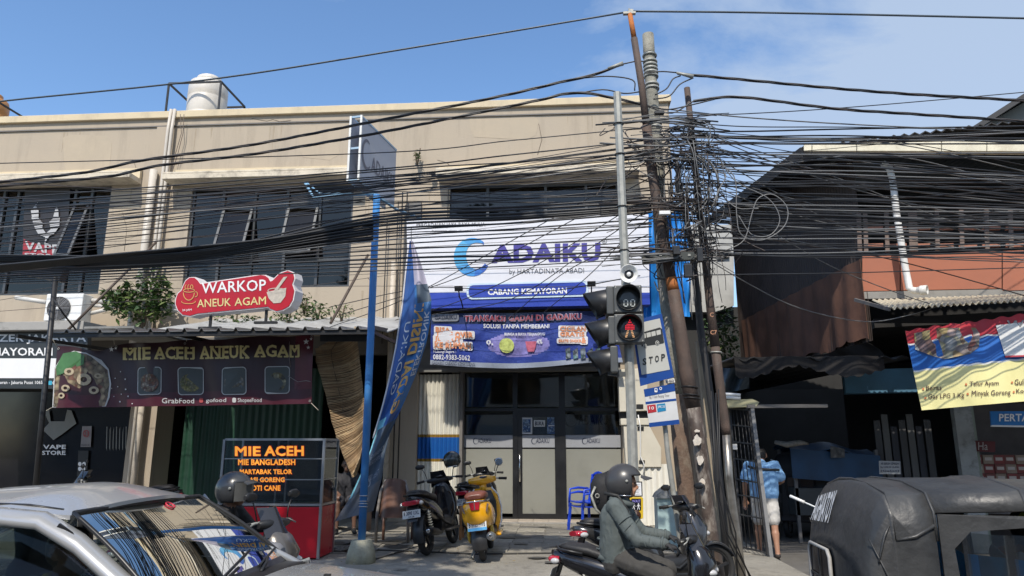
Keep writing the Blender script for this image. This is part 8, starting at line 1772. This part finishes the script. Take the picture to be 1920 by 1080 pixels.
    g = MB(); g.loft([sec(x, 0, z, w, h, 16, 3) for x, z, w, h in ((2.15, .72, .56, .42), (2.35, .66, .5, .36), (2.5, .56, .3, .22))]); put('front_cowl', g, blue, t, local=True)
    g = MB(); g.sheet(lambda u, v: (2.32 - .12 * v, (u - .5) * 1.0, 1.08 + .36 * v), 8, 4, (.004, 0, 0)); put('windscreen', g, M_clear, t, local=True)
    for x, y in ((.35, -.5), (.35, .5), (2.25, 0)):
        x = X_(x) + (.2 if x < 1 else 0); g = MB(); g.torus((x, y, .23), (0, 1, 0), .175, .055, 24, 8); w_ = put('wheel', g, M_rubber, t, local=True); g = MB(); g.lathe((x, y - .04, .23), (0, 1, 0), [(.13, 0), (.13, .08)], 18); [g.bar((x, y - .05, .23), (x + .12 * math.cos(a), y - .05, .23 + .12 * math.sin(a)), .02, .02, up=(0, 1, 0)) for a in [k * math.pi / 3 for k in range(6)]]; put('rim', g, M_alu, w_, local=True)
    g = MB(); g.tube([(2.1, -.35, .95), (2.12, 0, .97), (2.1, .35, .95)], .015, 8); put('handlebar', g, M_steel, t, local=True)
    g = MB(); g.tube([(.12, .45, 1.26), (-.02, .56, 1.33)], .006, 5); g.tube([(-.02, .56, 1.33), (-.1, .62, 1.37)], .011, 6); put('aerial', g, M_white, t, local=True)
    if lettering_:
        g = MB(); 
        A, B_, C_ = Vector((.06, .50, 1.16)), Vector((.02, -.02, 1.19)), Vector((.25, -.02, 1.40))
        txt(g, 'AGHIATOY', lambda u, v: Vector((X_(.03), .47, 1.20)) * (1 - u) * (1 - v) + Vector((X_(.02), .02, 1.22)) * u * (1 - v) + Vector((X_(.27), .02, 1.435)) * u * v + Vector((X_(.22), .43, 1.37)) * (1 - u) * v + Vector((-.022, 0, .018)), 0, .03); put('lettering', g, M_fw, t, local=True)
    return t
bj = bajaj('black canvas-hooded three-wheeler with blue side door in the lower right foreground', (1.66, 4.74, 0), R(-4), M_canv, mat('bajaj_blue', (.08, .36, .7), .35, dirt=.2))
bj.scale = (1, 1, .955)
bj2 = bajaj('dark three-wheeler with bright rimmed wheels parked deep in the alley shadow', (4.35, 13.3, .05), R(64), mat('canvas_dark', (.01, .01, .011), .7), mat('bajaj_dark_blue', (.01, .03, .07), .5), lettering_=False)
bj2.scale = (1.2, 1.0, 1.0)
jv = {'pelvis': (0, 0, .62), 'chest': (.0, 0, .92), 'neck': (.04, 0, 1.1), 'head': (.07, 0, 1.20)}
for s, k in ((1, 'L'), (-1, 'R')): jv['sh' + k] = (0, s * .19, 1.02); jv['el' + k] = (.14, s * .27, .82); jv['wr' + k] = (.33, s * .28, .93); jv['hip' + k] = (.03, s * .1, .6); jv['kn' + k] = (.38, s * .18, .62); jv['an' + k] = (.38, s * .17, .36); jv['toe' + k] = (.5, s * .18, .33)
r5, he, f, up, sd = make_person('person in orange and white shirt driving the canvas-hooded three-wheeler', (2.72, 4.66, -.03), R(-4), jv, [M_skind, mat('shirt_orange', (.72, .27, .06), .8), M_trou, M_shoe, M_skind, M_hair], hands=((.9, 0, 0), (0, 0, 1)), voxel=.013)
g = MB(); g.ell(he + Vector((-.01, 0, .05)), (.105, .095, .075), 18, 10); g.sheet(lambda u, v: he + Vector((.08 + .08 * v, (u - .5) * .14, .05 - .01 * v)), 6, 3, (0, 0, -.005)); put('cap', g, mat('cap_yellow', (.6, .65, .08), .7), r5, local=True)
g = MB(); g.tube([(-.09, -.17, 1.05), (-.1, 0, 1.0), (-.09, .17, 1.05)], .045, 8, flat=.5); g.tube([(-.0, -.25, 1.02), (.04, -.27, .93)], .045, 8, flat=.8); put('white_yoke', g, mat('stripe_white', (.6, .62, .65), .7), r5, local=True)
# ================================================================== smaller things
# iron gate leaf standing open
gt = thing('iron_gate', 'tall black iron gate leaf with thin bars standing open at the alley mouth', 'gate', (2.7, 10.9, .1))
Sg = P3(W(1368, 765, 11.2), W(1445, 1045, 10.7), W(1370, 1000, 11.2)); M_iron = mat('black_iron', (.02, .02, .022), .5, dirt=.3, dirtcol=(.2, .19, .17), dscale=9)
def gp(u, v): xt, yt = 1368 + 40 * u, 766 + 3 * u; xb, yb = 1392 + 52 * u, 1030 + 12 * u; return Sg(xt + (xb - xt) * v, yt + (yb - yt) * v)
g = MB(); g.bar(gp(1.06, -.01), gp(1.03, 1.03), .055, .05, up=(1, 0, 0)); put('gate_post', g, mat('post_grey', (.2, .2, .2), .6, dirt=.5), gt)
g = MB(); g.bar(gp(0, 0), gp(0, 1), .03, .03, up=(1, 0, 0)); put('frame_side', g, M_iron, gt); g = MB(); g.bar(gp(.93, 0), gp(.93, 1), .05, .04, up=(1, 0, 0)); put('frame_side', g, M_iron, gt)
for v in (0, .115, .235, .355, .5, .61, .75, .985): g = MB(); g.bar(gp(0, v), gp(.93, v), .02 if v not in (0, .5, .985) else .04, .02); put('rail', g, M_iron, gt)
for u in (.16, .33, .5, .66, .8): g = MB(); g.tube([gp(u, 0), gp(u, .985)], .007, 5); put('bar', g, M_iron, gt)
g = MB(); c = gp(.06, .27); g.box(c + Vector((0, -.03, 0)), (.06, .03, .08)); put('padlock', g, M_white, gt)
# blue plastic chairs stacked by the shop door
def plastic_chair(label, loc, rot, m):
    t = thing('plastic_chair', label, 'chair', loc, rot)
    for sx, sy in ((1, 1), (1, -1), (-1, 1), (-1, -1)): g = MB(); g.bar((sx * .2, sy * .2, .42), (sx * .235, sy * .235, 0), .045, .03, up=(0, 1, 0)); put('leg', g, m, t, local=True, bevel=.006)
    g = MB(); g.sheet(lambda u, v: ((u - .5) * .42, (v - .5) * .42, .43 + .03 * ((2 * u - 1) ** 2 + (2 * v - 1) ** 2) * .6), 10, 10, (0, 0, -.02)); put('seat', g, m, t, local=True)
    for k in range(5):
        g = MB(); z0 = .50 + k * .075; g.bar((-.215 - k * .014, -.15, z0 + .04), (-.22 - k * .014, .15, z0), .02, .045, up=(1, 0, 0)); put('back_slat', g, m, t, local=True)
    for s in (-1, 1):
        g = MB(); g.bar((-.2, s * .18, .43), (-.29, s * .17, .92), .05, .03, up=(0, 1, 0)); put('back_post', g, m, t, local=True, bevel=.006)
        g = MB(); g.tube([(-.22, s * .23, .66), (0, s * .25, .68), (.18, s * .24, .66), (.21, s * .235, .42)], .022, 8, flat=.7); put('armrest', g, m, t, local=True)
    g = MB(); g.tube([(-.285, -.19, .88), (-.30, -.1, .935), (-.302, 0, .95), (-.30, .1, .935), (-.285, .19, .88)], .028, 8, flat=.5); put('top_rail', g, m, t, local=True)
    return t
M_bpc = mat('chair_blue', (.015, .06, .52), .35, var=.06)
pc = W(1106, 976, 13.9)
pch = plastic_chair('blue plastic armchair at the bottom of the stack right of the glass door', (pc.x - .08, 13.6, .15), R(212), M_bpc)
dup(pch, (pc.x - .08, 13.6, .225), R(212), 'blue plastic armchair stacked on top of the other by the glass door')
# orange-brown wooden box behind the yellow scooter
wb_ = thing('wooden_stool', 'orange-brown wooden box stool behind the yellow scooter', 'stool', W(882, 985, 12.2)); bx_ = W(882, 960, 12.2)
g = MB(); g.bx(bx_.x - .17, bx_.x + .17, 12.1, 12.45, .66, .70); put('top', g, mat('orange_wood', (.42, .2, .08), .6, var=.2, scale=8), wb_)
for sx in (-1, 1):
    for y in (12.12, 12.43): g = MB(); g.bx(bx_.x + sx * .15 - .02, bx_.x + sx * .15 + .02, y - .02, y + .02, .15, .66); put('leg', g, MATS['orange_wood'], wb_)
    g = MB(); g.bx(bx_.x + sx * .15 - .01, bx_.x + sx * .15 + .01, 12.14, 12.41, .3, .36); put('stretcher', g, MATS['orange_wood'], wb_)
# brown curved chair and seated person in the shade of the stall
M_bw = mat('chair_brown', (.16, .085, .06), .4, var=.25, scale=5)
c0 = W(733, 985, 11.6)
bc = thing('wicker_chair', 'tall brown chair with rounded back behind the feather flag', 'chair', (c0.x, 11.6, .15))
g = MB(); g.sheet(lambda u, v: (c0.x + .22 * math.cos(math.pi * (.1 + .8 * u)) , 11.75 - .16 * math.sin(math.pi * (.1 + .8 * u)) + .1 * v, .55 + .6 * v * (1 - .25 * abs(2 * u - 1) ** 3)), 18, 8, (0, .02, 0)); put('backrest', g, M_bw, bc)
for sx in (-1, 1):
    g = MB(); g.tube([(c0.x + sx * .26, 11.7, .15), (c0.x + sx * .25, 11.68, .6), (c0.x + sx * .22, 11.75, .95), (c0.x + sx * .15, 11.8, 1.12)], .025, 8); put('back_leg', g, mat('chair_leg_grey', (.22, .2, .18), .5), bc); g = MB(); g.tube([(c0.x + sx * .24, 12.1, .15), (c0.x + sx * .24, 12.1, .58)], .025, 8); put('front_leg', g, M_bw, bc)
g = MB(); g.bx(c0.x - .24, c0.x + .24, 11.7, 12.1, .54, .6); put('seat', g, M_bw, bc, bevel=.015)
bn_ = thing('bench', 'low dark wooden bench in the shade between the food cart and the blue pole', 'bench', (-4.0, 13.2, .15))
g = MB(); g.bx(-4.5, -3.5, 13.1, 13.5, .56, .6); put('seat', g, M_bw, bn_)
for x in (-4.45, -3.6): g = MB(); g.bx(x, x + .06, 13.12, 13.48, .15, .56); put('leg', g, M_bw, bn_)
js = {'pelvis': (0, 0, .56), 'chest': (.06, 0, .88), 'neck': (.1, 0, 1.06), 'head': (.14, 0, 1.17)}
for s, k in ((1, 'L'), (-1, 'R')): js['sh' + k] = (.06, s * .18, .98); js['el' + k] = (.2, s * .24, .76); js['wr' + k] = (.4, s * .12, .66); js['hip' + k] = (.04, s * .1, .53); js['kn' + k] = (.44, s * .15, .52); js['an' + k] = (.46, s * .15, .09); js['toe' + k] = (.6, s * .16, .04)
make_person('person in dark clothes sitting on the low bench in the noodle stall shade', (-4.0, 13.3, .15), R(-70), js, [M_skind, mat('shirt_dark', (.03, .03, .035), .8), mat('shorts_dark', (.05, .05, .06), .8), M_shoe, M_skind, M_hair], hands=((.8, -.3, -.2), (0, 0, 1)), voxel=.014, long_pants=False, sleeve=.5)
for i, (x, y, z) in enumerate(((-3.35, 10.9, 0), (-3.1, 11.2, .3), (-2.95, 10.75, .6), (-3.2, 11.5, .1))):
    g = MB(); g.sheet(lambda u, v: (x + (u - .5) * .42 * math.cos(z) - (v - .5) * .3 * math.sin(z), y + (u - .5) * .42 * math.sin(z) + (v - .5) * .3 * math.cos(z), .185 + .02 * math.sin(u * 7 + v * 4)), 8, 6, (0, 0, -.003)); o = put('newspaper', g, clump('newsprint', [(.3, .29, .27), (.08, .08, .08), (.35, .34, .3), (.15, .14, .13)], 26)); tag(o, ('crumpled newspaper sheet nearest the food cart corner', 'newspaper sheet under the seated person', 'newspaper sheet closest to the foot of the blue pole', 'newspaper sheet lying deepest in the stall shade')[i], 'newspaper')
# blue covered cart and small things in the alley
kc = thing('covered_cart', 'dark blue tarpaulin-covered cart standing in the alley shadow', 'cart', (4.6, 13.4, .05))
g = MB(); g.sheet(lambda u, v: (3.95 + 1.5 * u, 13.0 + 1.0 * v, 1.75 - .12 * u - .05 * math.sin(u * 9) - .12 * abs(2 * v - 1)), 16, 10, (0, 0, -.02)); g.sheet(lambda u, v: (3.95 + 1.5 * u, 12.98 - .03 * math.sin(u * 20) * v, 1.62 - .12 * u - .5 * v), 24, 6, (0, .01, 0)); put('cover', g, mat('cover_blue', (.012, .05, .11), .5, var=.3), kc)
for x in (4.0, 5.4):
    for y in (13.05, 13.9): g = MB(); g.bx(x, x + .05, y, y + .05, .05, 1.6); put('post', g, M_greyp, kc)
g = MB(); g.bx(3.98, 5.45, 13.05, 13.95, .5, .95); put('box', g, mat('cart_box', (.05, .055, .055), .6), kc)
ug = W(1495, 834, 12.6); um = thing('rolled_umbrella', 'rolled pale cloth bundle on the front edge of the covered cart', 'cloth bundle', ug)
g = MB(); g.tube([W(1453, 829, 12.7), W(1475, 834, 12.6), W(1500, 830, 12.6), W(1515, 832, 12.7)], [.03, .05, .045, .02], 10); put('roll', g, mat('worn_cloth', (.2, .18, .15), .8, var=.6, scale=20), um)
nb_ = thing('notice_board', 'small pale notice board with dark lettering behind the hooded three-wheeler', 'notice', SFi(1669, 890)); Sx = shiftS(SF, .6)
g = MB(); g.slab(Sx, [(1648, 864), (1688, 865), (1689, 889), (1649, 889)], .02); put('board', g, mat('pale_board', (.36, .36, .35), .6), nb_)
for s, y in (('AIR BERSIH KEMASAN', 867), ('Rp 5.000 ISI ULANG', 874), ('(Galon)', 881)): lettering(s, Sx, 1651, y, 1686, y + 4.5, M_ink, nb_, bold=.02)
pw = W(1566, 850, 12.5); ph = thing('poster', 'small faded poster pinned on the covered cart', 'poster', pw); g = MB(); g.slab(PY(12.9), [(1557, 836), (1584, 842), (1584, 858), (1558, 858)], .01); put('sheet', g, clump('faded_poster', [(.12, .12, .11), (.2, .19, .17), (.07, .07, .07)], 14), ph)
# manhole, litter and leaves on the pavement
lt = MB(); q = random.Random(77)
for i in range(260):
    x, y = q.uniform(-6, 2.2), q.uniform(9, 14.6); z = .17; s = q.uniform(.01, .035); a = q.uniform(0, 6.28); lt.add([(x + s * math.cos(a + k * 1.57) * (1 if k % 2 else .5), y + s * math.sin(a + k * 1.57) * (1 if k % 2 else .5), z + q.uniform(0, .01)) for k in range(4)], [(0, 1, 2, 3)], q.randrange(2))
o = put('litter', lt, [mat('dry_leaf', (.2, .15, .07), .8), mat('paper_scrap', (.5, .48, .44), .8)], kind='stuff'); tag(o, 'scattered dry leaves and scraps on the forecourt', 'litter')
